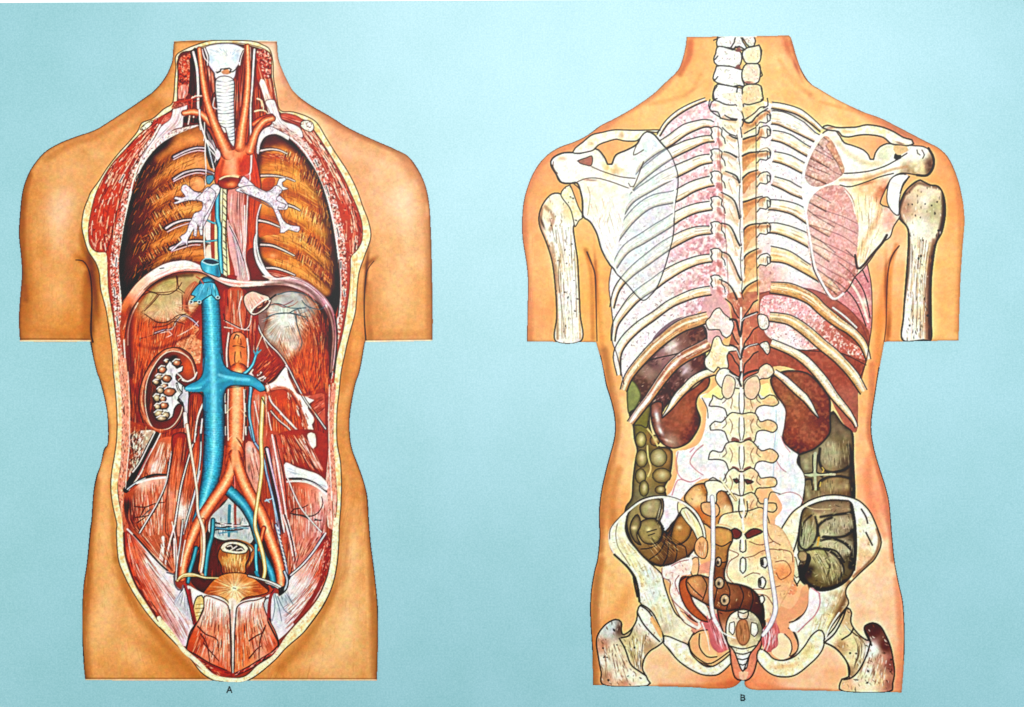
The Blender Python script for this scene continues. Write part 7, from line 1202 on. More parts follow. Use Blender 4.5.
strokes('190 350 175 430 190 520 240 600 290 680', '8c7c5c', 1, a=.8); stroke('250 300 200 340 150 380 130 440 135 510 165 570', 'fbfbf4', 1.6, a=.8); stroke('165 575 240 645 290 705 300 760 322 860', '3c2420', 2); strokes('600 950 700 1010 760 1100 770 1120;690 1090 720 1140 690 1240', 'b05c64', 1.2, a=.7)
g = Reg('600 215 640 235 700 290 740 360 765 420 755 450 710 455 680 400 640 340 600 290').fill('f0e0b0', id='Bhpl'); g.hatch('610 230 720 440', '700 290 760 440', 12, 'ffffff b8884c', .6, (.3, .6)); g.line('5c4430', .9)
stroke('250 300 300 260 350 220 420 192 500 188 600 205 660 240 710 300 745 360 768 430 760 460 710 480 700 560 650 640 560 660', 'f4f2f0', 2.2, a=.9)
g = Reg('715 480 760 450 790 500 795 550 770 585 730 580 705 540').fill('d8946c', id='Bhpl'); g.mott('f4dcb8', 3, .8, 132, .5); g.line('5c342c', .9)
g = Reg('500 680 560 650 650 640 690 570 740 600 750 700 700 720 640 760 560 780 520 740').fill('f0c8c0', id='Bhpl'); g.mott('fbf0ec', 3, .9, 133, .5); g.flecks(60, 'b86060 ffffff', .6, 3, 60, 60)
# sigmoid bowel / loop left of the sacrum
SG = Reg('''640 190 700 110 780 90 860 110 930 160 970 250 965 350 930 420 945 480 930 540 900 600 925 700 880 790 820 800 790 760 830 700 850 600 855 500 850 430 800 380 740 340 690 260''').fill('a8683c', id='Bsig')
SG.cols((700,170,'d8b07c'), (720,190,'e8d0a0'), (800,130,'b8743c'), (900,200,'c89468'), (930,270,'dcc8a0'), (880,360,'c88c50'), (910,470,'b8783c'), (880,540,'a86434'), (900,650,'a05c30'), (740,300,'c87440'), (950,200,'9c6438'), (860,700,'5c3424'), p=3.4); SG.rim('5c2c18', 1.6, .75); SG.line('3c2018', 1.1); SG.flecks(50, 'f4e4c8 5c2c1c d8a070', .7, 3.4, 60, 60)
strokes('850 430 900 420 950 380;930 420 880 430 850 410;870 510 930 520', '3c2018', 1.3); Reg('860 610 890 595 895 640 875 660 855 640').fill('181414'); stroke('858 600 890 592 900 640', 'f0f0ec', 1)
g = Reg('640 760 690 700 760 640 830 620 850 700 845 800 830 870 790 940 850 1000 880 1100 820 1180 740 1130 690 1080 660 1010 640 900').fill('dc9c88', id='Bsig')
view(585, 565, 5.2375)
g = Reg('500 60 560 50 650 40 700 30 740 90 780 130 838 160 838 260 760 240 700 250 640 240 600 230 560 180 530 120').fill('a8684c', id='Bsac')
g.cols((560,80,'d8906c'), (600,150,'c87c5c'), (620,60,'e8c8a8'), (700,60,'b07850'), (720,140,'a87854'), (780,180,'8c4c34'), (800,100,'6c3428'), (640,200,'c07058'), (760,80,'9c6c4c'), (680,220,'d8a090'), (560,140,'f0c8b0'), p=3.4); g.flecks(120, 'f0d8c0 5c2c20 d89c74', .8, 4, 50, 60); g.mott('f0dcc0', 3, .5, 134, .6)
for x, y, rx, ry in ((705,95,20,26), (730,195,22,22)):
    th = np.linspace(0, 2*np.pi, 12)[:-1]; q = Reg(' '.join('%f %f' % (x+rx*math.cos(t_), y+ry*math.sin(t_)) for t_ in th)).fill('c8ac90'); q.line('28181c', 1.4); q.blob(x-2, y+2, 2, 2.4, '1c1414', .98)
g = Reg('500 70 540 65 545 140 580 210 610 280 590 300 540 270 500 200 480 140').fill('b8603c', id='Bsig'); g.rim('6c2c20', 1, .7); g.line('5c2420', 1); stroke('470 180 490 240 530 290 590 330 600 300 560 260 530 200 520 100', 'f4dcd4', 3); strokes('455 180 480 240 520 300 580 335;535 70 540 140 590 220 620 270', '8c4c48', .9)
g = Reg('600 300 640 280 700 250 760 270 780 330 770 380 760 440 700 460 660 440 640 370 620 330').fill('cc7074', id='Bsig'); g.hatch('650 300 700 450', '700 260 760 440', 50, 'fbe8ec 8c3038 f0b0b8', .8, (.2, .6), .75)
g = Reg('560 380 600 350 640 340 660 420 700 460 760 440 760 470 700 510 640 520 580 490 545 440').fill('e8b080', id='B'); g = Reg('600 370 640 360 650 420 690 455 690 475 640 480 605 440').fill('f0c090', id='B'); strokes('545 400 555 450 600 495 660 515 760 450;600 360 600 430 640 480 690 480;560 370 600 345 640 340', '5c2c20', 1.2)
g = bone('415 370 440 375 500 400 540 420 560 470 620 525 670 530 720 500 770 460 775 495 740 540 690 575 620 575 560 550 500 510 470 480 440 440 412 410', 'Bhpl', 'f0ead0', n=50, ln=1.3, k='3c2c24'); g.blob(440, 400, 6, 4, 'e0ecf0', .7); g.blob(560, 500, 8, 4, 'dcb884', .6, 30)
# ---- right pelvis
view(730, 470, 6.4)
HPR = Reg('''460 225 520 190 600 165 680 160 760 172 830 200 890 260 930 340 965 440 960 500 925 570 887 608 820 670 753 742 740 791 759 852 716 913 643 1011 602 1096 594 1133 520 1231 411 1314 301 1319 235 1270 290 1250 398 1194 435 1120 411 1048 390 990 459 925 502 851 508 767 459 694
 420 740 390 700 382 640 388 560 360 550 320 530 305 490 320 400 350 340 400 270''').fill('eeecd4', id='Bhpr')
HPR.cols((400,350,'f0e8cc'), (340,500,'f0e0bc'), (520,200,'eceadc'), (700,170,'e8ecdc'), (830,270,'e0ecec'), (850,400,'e8ecd8'), (870,450,'e8c4a8'), (930,470,'e8e8d0'), (860,560,'dcbc98'), (800,650,'e0b090'), (700,760,'dcd8b4'), (600,850,'e0eced'), (640,950,'e8dca8'), (560,900,'e4ecec'), (520,1000,'eef0e0'), (550,1100,'e8e4c0'), (560,1200,'dcc490'), (480,1230,'ece4bc'), (430,1150,'e8e0d0'), (350,1280,'f0e4b8'), (730,780,'a88464'), (680,900,'b09068'), p=3.4)
HPR.mott('fbfbf0', 6, .35, 135, .5); HPR.mott('d0a868', 5, .22, 136, .64); HPR.hatch('560 860 520 1000 420 1260', '760 720 680 920 560 1200', 90, 'c8a868 fffff8 a8805c d8e4e4', .7, (.04, .2), .5); soft(HPR, '760 720 745 800 700 900 640 1010', 4, '7c5038', .8); soft(HPR, '940 380 955 450 930 540 860 620 790 680', 2.5, '8c5c40', .8); soft(HPR, '360 1290 440 1240 520 1180 580 1100', 3, 'a87c50', .7); HPR.rim('b09468', 1.6, .65); HPR.flecks(120, 'a87c4c fffff4 7c5c44', .6, 3, 50, 60, .6)
CRs = Reg('455 260 520 225 600 195 700 190 780 210 800 300 810 420 820 560 800 660 740 740 640 790 560 780 480 760 420 660 440 560 430 480 450 380').m.copy()
HPR.line('3c2c28', 1.3)
# colon pouch lies in front of the blade's hollow
g = Reg('460 260 530 215 620 190 720 190 780 210 800 330 805 500 795 640 740 720 640 770 540 770 460 720 430 650 450 560 430 500 440 400').fill('7c6c54', id='Bcor')
g.cols((560,260,'8c7464'), (680,230,'8c7460'), (500,300,'7c6848'), (480,440,'a0a890'), (560,290,'c8c0a0'), (650,330,'a8a490'), (730,370,'a09484'), (620,440,'c8ccb8'), (740,500,'a0988c'), (560,540,'a8a47c'), (620,600,'a4a088'), (680,700,'5c4c38'), (500,640,'3c2c20'), (780,560,'4c4030'), (790,400,'4c4034'), (560,720,'6c5c40'), p=3.4)
g.rim('2c2418', 2.2, .8)
for q_, w_, c_, a_ in (('600 250 680 235 750 245', 6, 'a08c78', .7), ('640 350 700 330 760 340', 8, 'b4b0a0', .85), ('490 330 500 400 480 450', 6, 'a8ac94', .85), ('600 480 680 480 750 520', 5, 'bcb8a4', .85), ('520 560 600 590 660 660', 12, 'b0ac88', .9), ('560 660 620 690', 8, '9c9470', .7),
    ('580 300 640 290 720 280 785 270', 2.2, '2c2218', .85), ('570 430 560 370 600 325 650 305', 2.4, '2c2218', .85), ('600 425 680 430 740 420 790 380', 2.2, '2c2218', .8), ('580 450 640 440 710 455 770 495 790 540', 2.2, '241a12', .85), ('480 515 560 500 640 520 700 570 725 640 700 700', 2.4, '241a12', .8), ('600 505 630 560 640 620 620 680', 1.6, '4c4430', .7), ('545 300 560 380 540 460 500 505', 2, '30261c', .8), ('455 420 470 340 520 290', 1.8, '3c3020', .7),
    ('770 620 800 520 808 420 800 320 780 230', 4, '2c2218', .8), ('440 640 480 720 560 765 660 762 740 720', 5, '281e14', .85)): soft(g, q_, w_, c_, a_)
g.hatch('500 520 560 620 600 740', '640 520 720 620 720 720', 110, 'e8e8d8 4c4030 d0ccb0', .6, (.08, .3), .6); g.hatch('600 320 600 420', '780 290 790 400', 60, 'e8ece0 3c3424', .6, (.1, .3), .6); g.hatch('460 330 450 480', '540 320 510 490', 30, 'e8ece0 3c3424', .6, (.2, .5), .6); g.hatch('600 460 620 500', '790 480 790 600', 40, 'e8ece0 3c3424', .6, (.2, .5), .6)
g.flecks(120, 'e8e8dc 382c20 b8b4a0', .6, 3.4, -20, 60, .65); strokes('455 300 440 400 445 480 480 510 560 500;590 430 660 435 730 470 770 510;600 500 680 520 730 590;780 220 800 330 808 500 795 640', '28201a', 1.8); strokes('480 230 540 250 640 250', 'c8bca0', 1)
q = Reg('430 540 450 515 490 525 500 570 470 590 440 575').fill('a8987c', id='Bcor'); q.rim('2c2018', 1.4, .9); Reg('495 530 520 560 500 620 470 680 440 660 480 600').fill('24160f', .85); stroke('560 450 570 430 560 480', 'd8a850', 1.4)
stroke('460 225 520 190 600 165 680 160 760 172 830 200 890 260 930 340 965 440', '3c3834', 1); stroke('465 240 530 205 610 178 690 174 770 186', 'e8ecdc', 2, a=.8)
strokes('870 400 890 440 910 480;840 250 870 300 880 340', '5c4034', 1.6); strokes('385 560 380 620 400 680 430 740;390 560 420 480 440 400', '3c2c28', 1.4); q = Reg('395 550 420 560 440 680 425 690 400 650').fill('c8c8ac', id='Bhpr'); q.line('4c3c30', .8)
q = Reg('270 560 320 545 370 570 375 620 340 660 290 650 270 610').fill('f0c8a0', id='Bsac'); q.rim('dc8c60', 1, .7); q = Reg('290 680 350 660 400 700 430 760 400 800 320 760').fill('e8a078', id='Bsac'); q.flecks(20, 'f8e0c8 b85838', .8, 4, 60, 50)
# sacrum
SA = Reg('20 270 120 260 200 240 240 300 262 400 262 500 262 600 258 700 240 780 222 860 190 940 150 930 110 860 60 800 20 740 -40 700 -60 560 -80 420 -60 300').fill('eee0c0', id='Bsac')
SA.cols((40,330,'f0d8b0'), (150,330,'eccca0'), (150,440,'f0d8a8'), (40,500,'f0ecd0'), (200,560,'e8a888'), (130,600,'e8a080'), (40,650,'f0ecd8'), (150,700,'ecdcb8'), (250,650,'f0ece0'), (-30,450,'f0ecd4'), (180,800,'e8d0b0'), (80,760,'ecc8a0'), p=3.4); SA.mott('f8f0d0', 5, .3, 138, .55); SA.mott('dc8c5c', 5, .25, 139, .64); SA.hatch('20 300 40 760', '250 420 240 860', 90, 'c88458 fffcf0 dca880', .7, (.04, .15), .55); SA.flecks(140, 'b8703c fffcf0 8c4c34', .6, 3, 60, 60, .6); SA.line('4c302c', 1)
for pts in ('102 402 130 380 165 380 196 398 160 402 122 418', '6 375 40 378 66 398 40 412 14 404', '20 60 45 55 60 75 40 85', '95 60 110 60 150 75 110 90'): Reg(pts).fill('7c3430').line('28181c', 1)
for x, y in ((215,600), (207,695)):
    q = Reg('%d %d %d %d %d %d %d %d' % (x-14, y, x, y-36, x+14, y-10, x+6, y+34)).fill('f0e0d0'); q.line('241418', 1.6); Reg('%d %d %d %d %d %d %d %d' % (x-12, y-6, x-2, y-32, x+4, y-20, x-4, y+20)).fill('2c1818')
for q in ('110 560 150 590 200 575 250 560', '110 640 150 660 200 640 280 650', '120 730 170 740 220 720 280 740', '130 800 170 830 220 810 260 830'): stroke(q, '8c4c38', .9, a=.8)
for x, y in ((205,770),): q = Reg('%d %d %d %d %d %d %d %d' % (x-12, y, x, y-26, x+14, y-6, x+4, y+26)).fill('f4ece0'); q.line('241418', 1.3)
for q, c_ in (('130 480 160 470 180 520 150 550 120 530', 'f0c090'), ('110 430 190 430 200 470', 'e8b888')): soft(SA, q, 4, c_, .6)
# dark bowel behind the tail bone
view(735, 565, 5.2389)
RB = Reg('-40 170 -15 130 5 112 50 112 100 150 140 220 155 300 150 380 125 460 100 560 70 600 40 605 0 590 -20 520 -30 440 -60 360 -90 260 -90 180').fill('8c5438', id='Bsig')
RB.cols((40,130,'a86c48'), (80,160,'8c5438'), (120,230,'a4643f'), (120,330,'6c4030'), (-30,220,'8c5038'), (70,220,'9c6040'), (60,540,'e09078'), (0,540,'dc8c70'), (100,440,'c87c68'), (-30,380,'d8a890'), p=3.4); RB.rim('3c1c18', 1.4, .7); RB.line('341814', 1.2); RB.flecks(60, 'b87c58 2c1410', .8, 4, 60, 30)
CX = Reg('-15 270 10 245 50 240 90 260 120 300 130 350 115 400 95 440 80 450 70 500 60 540 45 552 30 540 20 490 5 450 -20 420 -35 360 -30 310').fill('e4e0cc', id='Bcoc')
CX.cols((30,280,'e8c8c0'), (90,300,'b8b4a0'), (40,330,'b07858'), (40,380,'dcb088'), (100,360,'98988a'), (90,390,'dccc9c'), (30,410,'e8e0b4'), (40,440,'dcd8bc'), (40,500,'f8f8f8'), (0,350,'e4e4dc'), p=3.4); CX.flecks(60, '4c3c34 fffff4 b88c6c', .7, 2.6, 60, 60); CX.line('34241f', 1.1)
q = Reg('25 310 45 300 60 340 65 390 45 415 20 410 15 370').fill('b8846c', id='Bcoc'); q.rim('7c4434', 1, .7); q = Reg('75 310 100 315 108 360 95 380 78 365 82 340').fill('f0ecd8', id='Bcoc'); q.line('4c3c34', .7)
strokes('20 250 45 245 62 265 55 300 30 300;0 455 40 450 82 452;18 485 45 488 70 482;28 515 45 518 60 512;35 540 45 545 55 538', '34242c', 1.); strokes('38 120 40 160;42 175 42 210', 'f4f0ec', 3.4); strokes('30 120 30 165 45 215 55 200 52 120;42 555 42 600', '3c2428', .9)
q = Reg('20 560 45 555 70 560 60 595 42 605 25 595').fill('ecb8a0', .9)
# pink channels each side
q = Reg('210 230 240 215 290 230 330 180 350 120 380 100 395 120 385 200 350 260 290 290 280 330 300 350 320 400 330 440 290 470 300 430 290 390 260 360 220 350 200 320').fill('e8a880', id='B'); strokes('285 300 340 280 380 220 392 140 380 100;280 330 310 350 330 400 325 450 290 478', '6c3c30', 1.2)
q = Reg('390 120 420 130 440 160 440 210 420 260 370 310 320 350 290 340 285 310 340 280 380 220').fill('f4ecec', id='Bhpr'); stroke('440 150 445 200 420 260 370 310 330 350', 'd8949c', 1.4); strokes('400 120 445 150', 'c87c84', .9)
q = Reg('150 330 200 300 230 330 235 400 200 450 160 450 140 400').fill('cc6c6c', id='Bsig'); q.hatch('160 330 160 440', '230 330 220 430', 36, 'fbe8ec 8c3038 f0b0b8', .8, (.2, .6), .75)
q = Reg('225 360 260 362 290 390 300 430 285 475 250 495 210 480 190 450 225 420').fill('f8dcbc', id='B'); strokes('260 362 290 395 298 440 285 475;150 440 190 485 240 500 290 485 320 460', '6c3c30', 1.1)
g = bone('130 440 170 460 200 490 250 500 310 480 360 430 400 370 440 340 465 360 465 420 440 470 390 520 310 578 220 582 160 550 115 490', 'Bhpr', 'f0e6c4', n=50, ln=1.3, k='3c2c24'); g.blob(260, 530, 16, 3, 'dcb078', .7, -8); g.blob(380, 450, 5, 12, 'd8bc80', .6, 40)
stroke('100 110 140 200 160 310', '3c1c18', 1); 
# the hollow of the pelvis
view(590, 460, 2.945)
LO = Reg('108 175 122 140 160 112 210 110 216 150 206 185 226 216 245 190 268 150 298 143 322 190 322 232 300 272 260 302 210 312 165 292 130 252 112 212').fill('8c6c4c', id='Bcol')
LO.cols((130,160,'9c8c68'), (180,135,'b4a888'), (150,210,'a4986c'), (180,215,'a89870'), (170,270,'8c6c48'), (230,280,'6c4a30'), (230,230,'5c3c28'), (270,190,'b8845c'), (290,230,'a87850'), (260,270,'8c6040'), (300,170,'c8a070'), p=3.4); LO.rim('30201a', 1.8, .8)
for pts, c_ in (('150 130 180 112 208 118 208 150 198 172 160 170 148 152', 'a8a080'), ('140 200 155 178 190 172 210 195 212 220 195 245 165 246 146 228', '9c8e66'), ('122 180 140 160 150 190 138 220 150 250 132 240 118 210', '948868'), ('240 215 255 170 285 160 300 190 290 230 260 250 240 240', 'b0804e')):
    q = Reg(pts).fill(c_, .9, id='Bcol'); q.rim('382a1c', 2, .75); c2_ = q.p.mean(0); q.blob((c2_[0]-590)*2.945-6, (c2_[1]-460)*2.945-6, 3.4, 2.6, 'dcd8bc', .8); q.line('241814', 1, .85)
strokes('150 262 180 258 208 238 218 200;176 292 205 270 222 235 226 215;215 308 228 280 232 245 236 222;250 300 256 272 250 248;285 282 280 256 262 246', '30201a', 1.1, a=.85); LO.hatch('150 230 200 300', '230 220 290 260', 60, 'e8dcc0 3c2818 c0a078', .55, (.1, .4), .65); LO.hatch('206 120 190 180', '216 150 206 200', 14, 'f0ece0 30241c', .6, (.3, .8), .7)
strokes('168 212 196 204;172 222 190 216', '28283c', .9); LO.line('2c1c18', 1.2)
stroke('62 232 64 205 84 178 112 150 150 122 192 110 236 112 280 130 312 158 332 198 338 236', 'f2ece0', 2.3, a=.9, id='Bhpl'); strokes('58 232 60 203 81 175 110 147 148 119 192 106 238 108 284 127 316 156 337 198 342 236', '4c3c34', .8, a=.85)
q = Reg('60 240 66 205 84 182 108 160 118 190 112 220 122 250 150 290 190 316 230 318 250 380 190 340 140 300 100 280 72 262').blob(90, 230, 6, 12, 'ece8cc', .5)
q = Reg('266 152 282 140 308 165 328 200 334 240 322 244 302 205 280 178').fill('f0e0b4', id='Bhpl'); q.hatch('272 150 322 240', '290 146 332 236', 16, 'ffffff b08448', .6, (.2, .6)); q.line('4c3424', 1)
q = Reg('312 240 330 225 345 240 346 270 338 290 320 285 308 265').fill('d8a478', id='Bhpl'); q.hatch('318 240 322 285', '340 240 338 280', 12, 'fbecd0 8c5030', .6, (.3, .7)); q.line('5c3024', 1)
q = Reg('302 290 318 288 320 320 312 345 298 335 296 310').fill('e0b48c', id='Bhpl'); q.line('5c3024', .9)
q = Reg('212 318 240 308 275 290 300 290 296 330 270 340 262 370 275 410 300 450 290 456 250 420 235 390 240 360 218 350').fill('f2d4cc', id='Bhpl'); q.mott('fdf4f0', 4, .5, 151); q.flecks(40, 'b8605c ffffff', .6, 3, 60, 60); strokes('212 318 214 345 236 358 234 388 250 420 296 458;240 312 262 300 290 294;262 340 250 360 262 395', 'a8545c', .9, a=.85)
q = Reg('262 366 272 350 296 344 292 380 304 420 330 452 352 476 322 470 288 442 268 404').fill('b8603c', id='Bsig'); q.rim('6c2818', 1.2, .7); q.line('4c1c18', 1); q = Reg('300 350 312 345 320 400 345 432 356 470 336 456 308 424 296 385').fill('f4dcd0', .95); q.line('7c4c44', .8)
SC_ = Reg('372 190 420 198 450 212 480 200 522 186 562 200 592 250 602 300 596 362 566 420 540 462 500 470 470 440 430 380 385 350 362 300 352 240').fill('eadcb4', id='Bsac')
SC_.cols((430,230,'f2e8c8'), (400,240,'e0b888'), (440,320,'f0e8cc'), (425,345,'eed8b0'), (480,230,'ecc494'), (500,330,'eee4c0'), (565,330,'e49c6c'), (560,285,'f4cca4'), (430,280,'f2d4bc'), (500,262,'f0bc90'), (530,410,'f0d0b0'), (575,390,'e8b890'), (490,390,'eee0bc'), (540,240,'e8c8a0'), p=3.4)
SC_.flecks(110, 'b8703c fffcf0 9c5c4c', .6, 3, 60, 60, .6); SC_.rim('c08458', 1.2, .5)
strokes('410 222 402 258 438 278 410 300 404 340 432 372;455 288 482 282 502 270 532 262 560 266;454 345 480 332 500 336;546 300 576 298 592 330 562 352 548 332;556 262 592 272 597 300;470 240 500 250 540 240;520 190 530 230 560 250;480 380 520 380 560 370;540 430 520 400 490 395;404 262 380 270', '9c4c3c', .9, a=.85)
for pts in ('412 214 426 201 446 213 440 229 424 231', '456 219 482 202 508 211 482 224 462 231'): Reg(pts).fill('843c34', id='Bsac').line('1c1014', 1.3)
for k_ in ('446 118 454 145 450 165', '448 170 452 205', '450 236 450 262'): stroke(k_, 'f4f0e8', 2.2); 
strokes('440 120 438 150 446 170;462 122 464 150 456 168;443 236 442 268 458 268 458 236;443 292 442 325 450 334 458 325 458 292 450 286 443 292;446 395 444 420 452 428 457 412 453 392', '30202a', 1.1); stroke('450 294 450 328', 'f8f8f0', 2.)
CB = Reg('362 200 412 205 420 235 408 262 404 300 396 330 402 358 440 366 474 378 500 406 512 440 508 480 470 450 440 440 400 445 365 436 325 415 292 392 284 352 318 338 358 344 364 300 358 250').fill('96623c', id='Bsig')
CB.cols((388,222,'c89860'), (385,275,'b07c4c'), (380,330,'8c5434'), (308,365,'c89468'), (345,372,'a87450'), (330,405,'b87c5c'), (372,420,'8c5038'), (420,400,'8c5a40'), (455,400,'7c4834'), (490,430,'54302a'), (505,465,'4c2a24'), (440,430,'6c3c2c'), p=3.4); CB.rim('3c1c16', 1.6, .8); CB.flecks(60, 'f0d8b4 4c2418 d8a070', .7, 3, 60, 60, .7); CB.line('301814', 1.2)
strokes('360 242 388 254 414 240;360 292 388 302 404 298;288 360 304 380 330 404;330 342 344 370 332 412;362 345 374 375 362 430;402 360 412 390 402 440;440 368 452 400 440 438;474 380 480 410 470 446', '381a16', 1.1, a=.9)
for x, y, rx, ry in ((378,300,9,14), (381,362,14,17), (397,412,14,17)):
    th = np.linspace(0, 2*np.pi, 12)[:-1]; q = Reg(' '.join('%f %f' % (x+rx*math.cos(t_), y+ry*math.sin(t_)) for t_ in th)).fill('b49c80', id='Bsac'); q.line('20101a', 1.3); q.blob(x-2, y+2, 1.7, 2.3, '18101a', .98); q.blob(x+3, y-6, 1, 1, 'e8e0d0', .9)
for pts in ('503 290 516 286 524 302 516 318 505 312', '497 350 508 344 518 358 510 378 498 374', '498 402 508 398 514 412 504 424'): q = Reg(pts).fill('f6efe0', id='Bsac'); q.line('20141c', 1.3)
for pts in ('504 294 510 290 512 310 506 310', '498 352 504 350 504 372 500 370'): Reg(pts).fill('28141c', .9)
TB = Reg('404 472 420 450 450 440 480 450 501 475 508 510 492 545 472 570 458 604 450 622 440 604 424 562 406 540 400 505').fill('d8d0b4', id='Bcoc')
TB.cols((430,460,'e8d4c4'), (480,465,'b4ae98'), (495,500,'84806c'), (415,500,'dcd4bc'), (450,500,'b8845c'), (450,530,'cc9c74'), (480,530,'c8c0a0'), (440,560,'e8e2c0'), (450,595,'fbfbf6'), p=3.4); TB.flecks(60, '4c3c30 fffff4 a8845c', .6, 2.6, 60, 60, .75); TB.line('281a1c', 1.3)
q = Reg('430 488 440 470 460 470 468 495 471 525 456 546 440 542 429 515').fill('b8805c', id='Bcoc'); q.rim('6c3828', 1, .7); q.hatch('436 480 438 535', '462 480 462 535', 12, 'f0d0b0 6c3828', .6, (.2, .5)); q = Reg('476 478 490 482 494 505 484 520 474 512').fill('f0ecdc', id='Bcoc'); q.line('3c2c28', .8); q = Reg('412 480 424 476 426 500 420 515 410 505').fill('f0ecdc', id='Bcoc'); q.line('3c2c28', .8)
strokes('436 446 452 452 466 446 462 466 440 466 436 448;414 548 450 556 488 546;424 566 450 572 474 564;432 584 450 588 466 582;438 600 450 604 460 599', '28181e', 1.1); stroke('440 578 460 578', 'ffffff', 1.8)
q = Reg('338 66 370 60 402 76 405 94 386 90 373 100 371 126 345 124 345 94').fill('f4e8d0', id='Bsac'); q.rim('c89c74', .9, .6); q.line('301c1c', 1.1)
q = Reg('328 128 350 124 374 130 382 150 371 168 345 162 330 150').fill('d8ac84', id='Bsac'); q.rim('9c6040', .9, .6); q.line('301c1c', 1.1)
for q_, c_ in (('330 480 345 520 352 560', 'f8dce0'), ('345 460 365 520 385 555', 'd8848c'), ('360 450 385 500 398 540', 'fbe8ec'), ('520 480 530 520 520 560', 'fbe8ec'), ('545 470 552 510 540 550', 'd8848c'), ('510 500 516 540 508 562', 'f4c4cc')): stroke(q_, c_, 1.6, .8, a=.8)
# thigh bones
view(735, 565, 5.2389)
FR = bone('465 395 520 330 560 260 590 225 610 250 605 290 620 330 660 375 700 395 680 350 680 320 720 303 760 320 790 370 815 430 828 500 835 560 825 620 800 665 570 662 550 620 560 598 595 585 600 540 575 490 530 440 490 415', 'Bfer', 'e4d8b4', n=80, ln=1.4, k='2c1c18')
FR.cols((530,350,'dcdcb8'), (490,380,'f0e8cc'), (580,270,'c0a480'), (600,400,'e0d4a8'), (620,480,'e4d8b0'), (560,420,'b89870'), (600,570,'9c7c5c'), (720,340,'5c2c28'), (790,420,'6c342c'), (820,520,'8c4c44'), (810,620,'a86c5c'), (720,450,'eef0ec'), (700,560,'f0ecd8'), (640,600,'ecdcc0'), (580,630,'e4b894'), (700,630,'f0e0c4'), (760,600,'e8c8a0'), (760,500,'c89880'), p=3.6); FR.hatch('560 300 640 420 620 540', '620 360 700 420 660 560', 60, '6c4c34 fffdf0 a88c64', .8, (.1, .4), .7); FR.hatch('700 430 640 600', '800 500 780 640', 60, 'b87c5c fffdf0 8c5444', .8, (.1, .3), .6); FR.flecks(90, '4c2c1c fffdf0 8c5c3c', .8, 3.4, 60, 40, .7); FR.flecks(8, '181014', 1.8, 2.4, 10, 50, .9); FR.line('2c1c18', 1.3)
strokes('580 235 560 290 520 360 475 400;620 330 605 360 560 390;710 400 690 470 650 550 610 590 570 600;465 405 520 430 560 470 590 520 597 585;680 340 700 380 715 420', '2c1c18', 1.5); stroke('545 250 500 320 475 380', 'f4f0e0', 1.6)
view(585, 565, 5.2375)
FL = bone('410 395 400 350 360 260 320 220 290 210 275 240 270 290 240 340 200 365 190 340 190 300 160 285 110 310 70 360 60 410 70 480 85 560 105 630 325 632 328 600 310 565 300 540 310 490 340 450 380 425', 'Bfel', 'e4dcb8', n=110, ln=1.4, k='34241c')
FL.cols((140,330,'c0ccd0'), (120,350,'c8ccc4'), (180,340,'6c4c40'), (90,420,'c08c74'), (110,500,'dcd8c8'), (150,440,'e4dcc4'), (100,600,'b88c70'), (180,580,'ece4d0'), (200,620,'c89478'), (260,440,'e0d8b0'), (230,400,'c8b890'), (320,300,'f0ece0'), (360,370,'e8e0d0'), (330,420,'b89878'), (290,530,'c0a07c'), (240,580,'f0ecdc'), (300,600,'f4e8d0'), p=3.6); FL.hatch('220 400 260 560', '330 360 300 540', 80, '5c3c2c fffdf0 a88c64', .8, (.1, .5), .75); FL.hatch('90 400 110 620', '180 420 260 610', 60, 'b87c5c fffdf0 8c5444', .8, (.1, .3), .6); FL.flecks(110, '4c2c1c fffdf0 8c5c3c', .8, 3.4, 70, 30, .7); FL.flecks(10, '181014', 1.6, 2.4, 10, 50, .9); FL.line('34241c', 1.3)
strokes('290 212 330 240 370 300 405 360 412 400;275 250 300 300 340 350 390 400;180 385 210 440 240 520 290 560 320 580;190 380 230 370 250 330', '2c1c18', 1.5); q = Reg('350 265 400 340 400 385 370 340 340 280').fill('e8b078', .9); stroke('215 0 250 50 275 110 285 190', '34241c', 2.2); stroke('240 10 275 60 288 120', 'fbfbf4', 2.2)
# long white cords
view()
tube('712 497 713 510 713 530 713 555 711 580 711 600 713 615 718 625', [4.6,4.6,4.6,4.4,4.4,4.4,4.2,3], 'wht', 'Bucl'); stroke('713 620 722 632 735 638', 'f4f0ee', 1.4)
tube('766 500 765 520 766 540 769 560 772 580 775 600 775 612 770 625 763 635', [4.4,4.4,4.4,4.4,4.6,5,5.4,5,4], 'wht', 'Bucr'); strokes('768 500 771 492 780 494', BK, .9)
tube('725 486 730 492 736 500', 2.4, 'ur'); stroke('720 478 724 484 730 492', 'f0dcc0', 2)
# ---------------------------------------------------------------- captions
part('LA', 'caption_letter', None, 'small dark capital A under the left torso'); part('LB', 'caption_letter', None, 'small dark capital B under the right torso')
BG = '8fcfcc'
for y0, seq, key in ((0, '227 692.4 229.4 686.4 231.8 692.4;228 690.4 231 690.4', 'LA'), (0, '741 694.6 741 700.4;741 694.8 743.6 694.8 744.6 696 743.6 697.3 741 697.4;741 697.4 744 697.5 744.9 699 744 700.3 741 700.2', 'LB')):
    for s in seq.split(';'): stroke(s, '2c4c54', 1.05, sm=False, id=key)

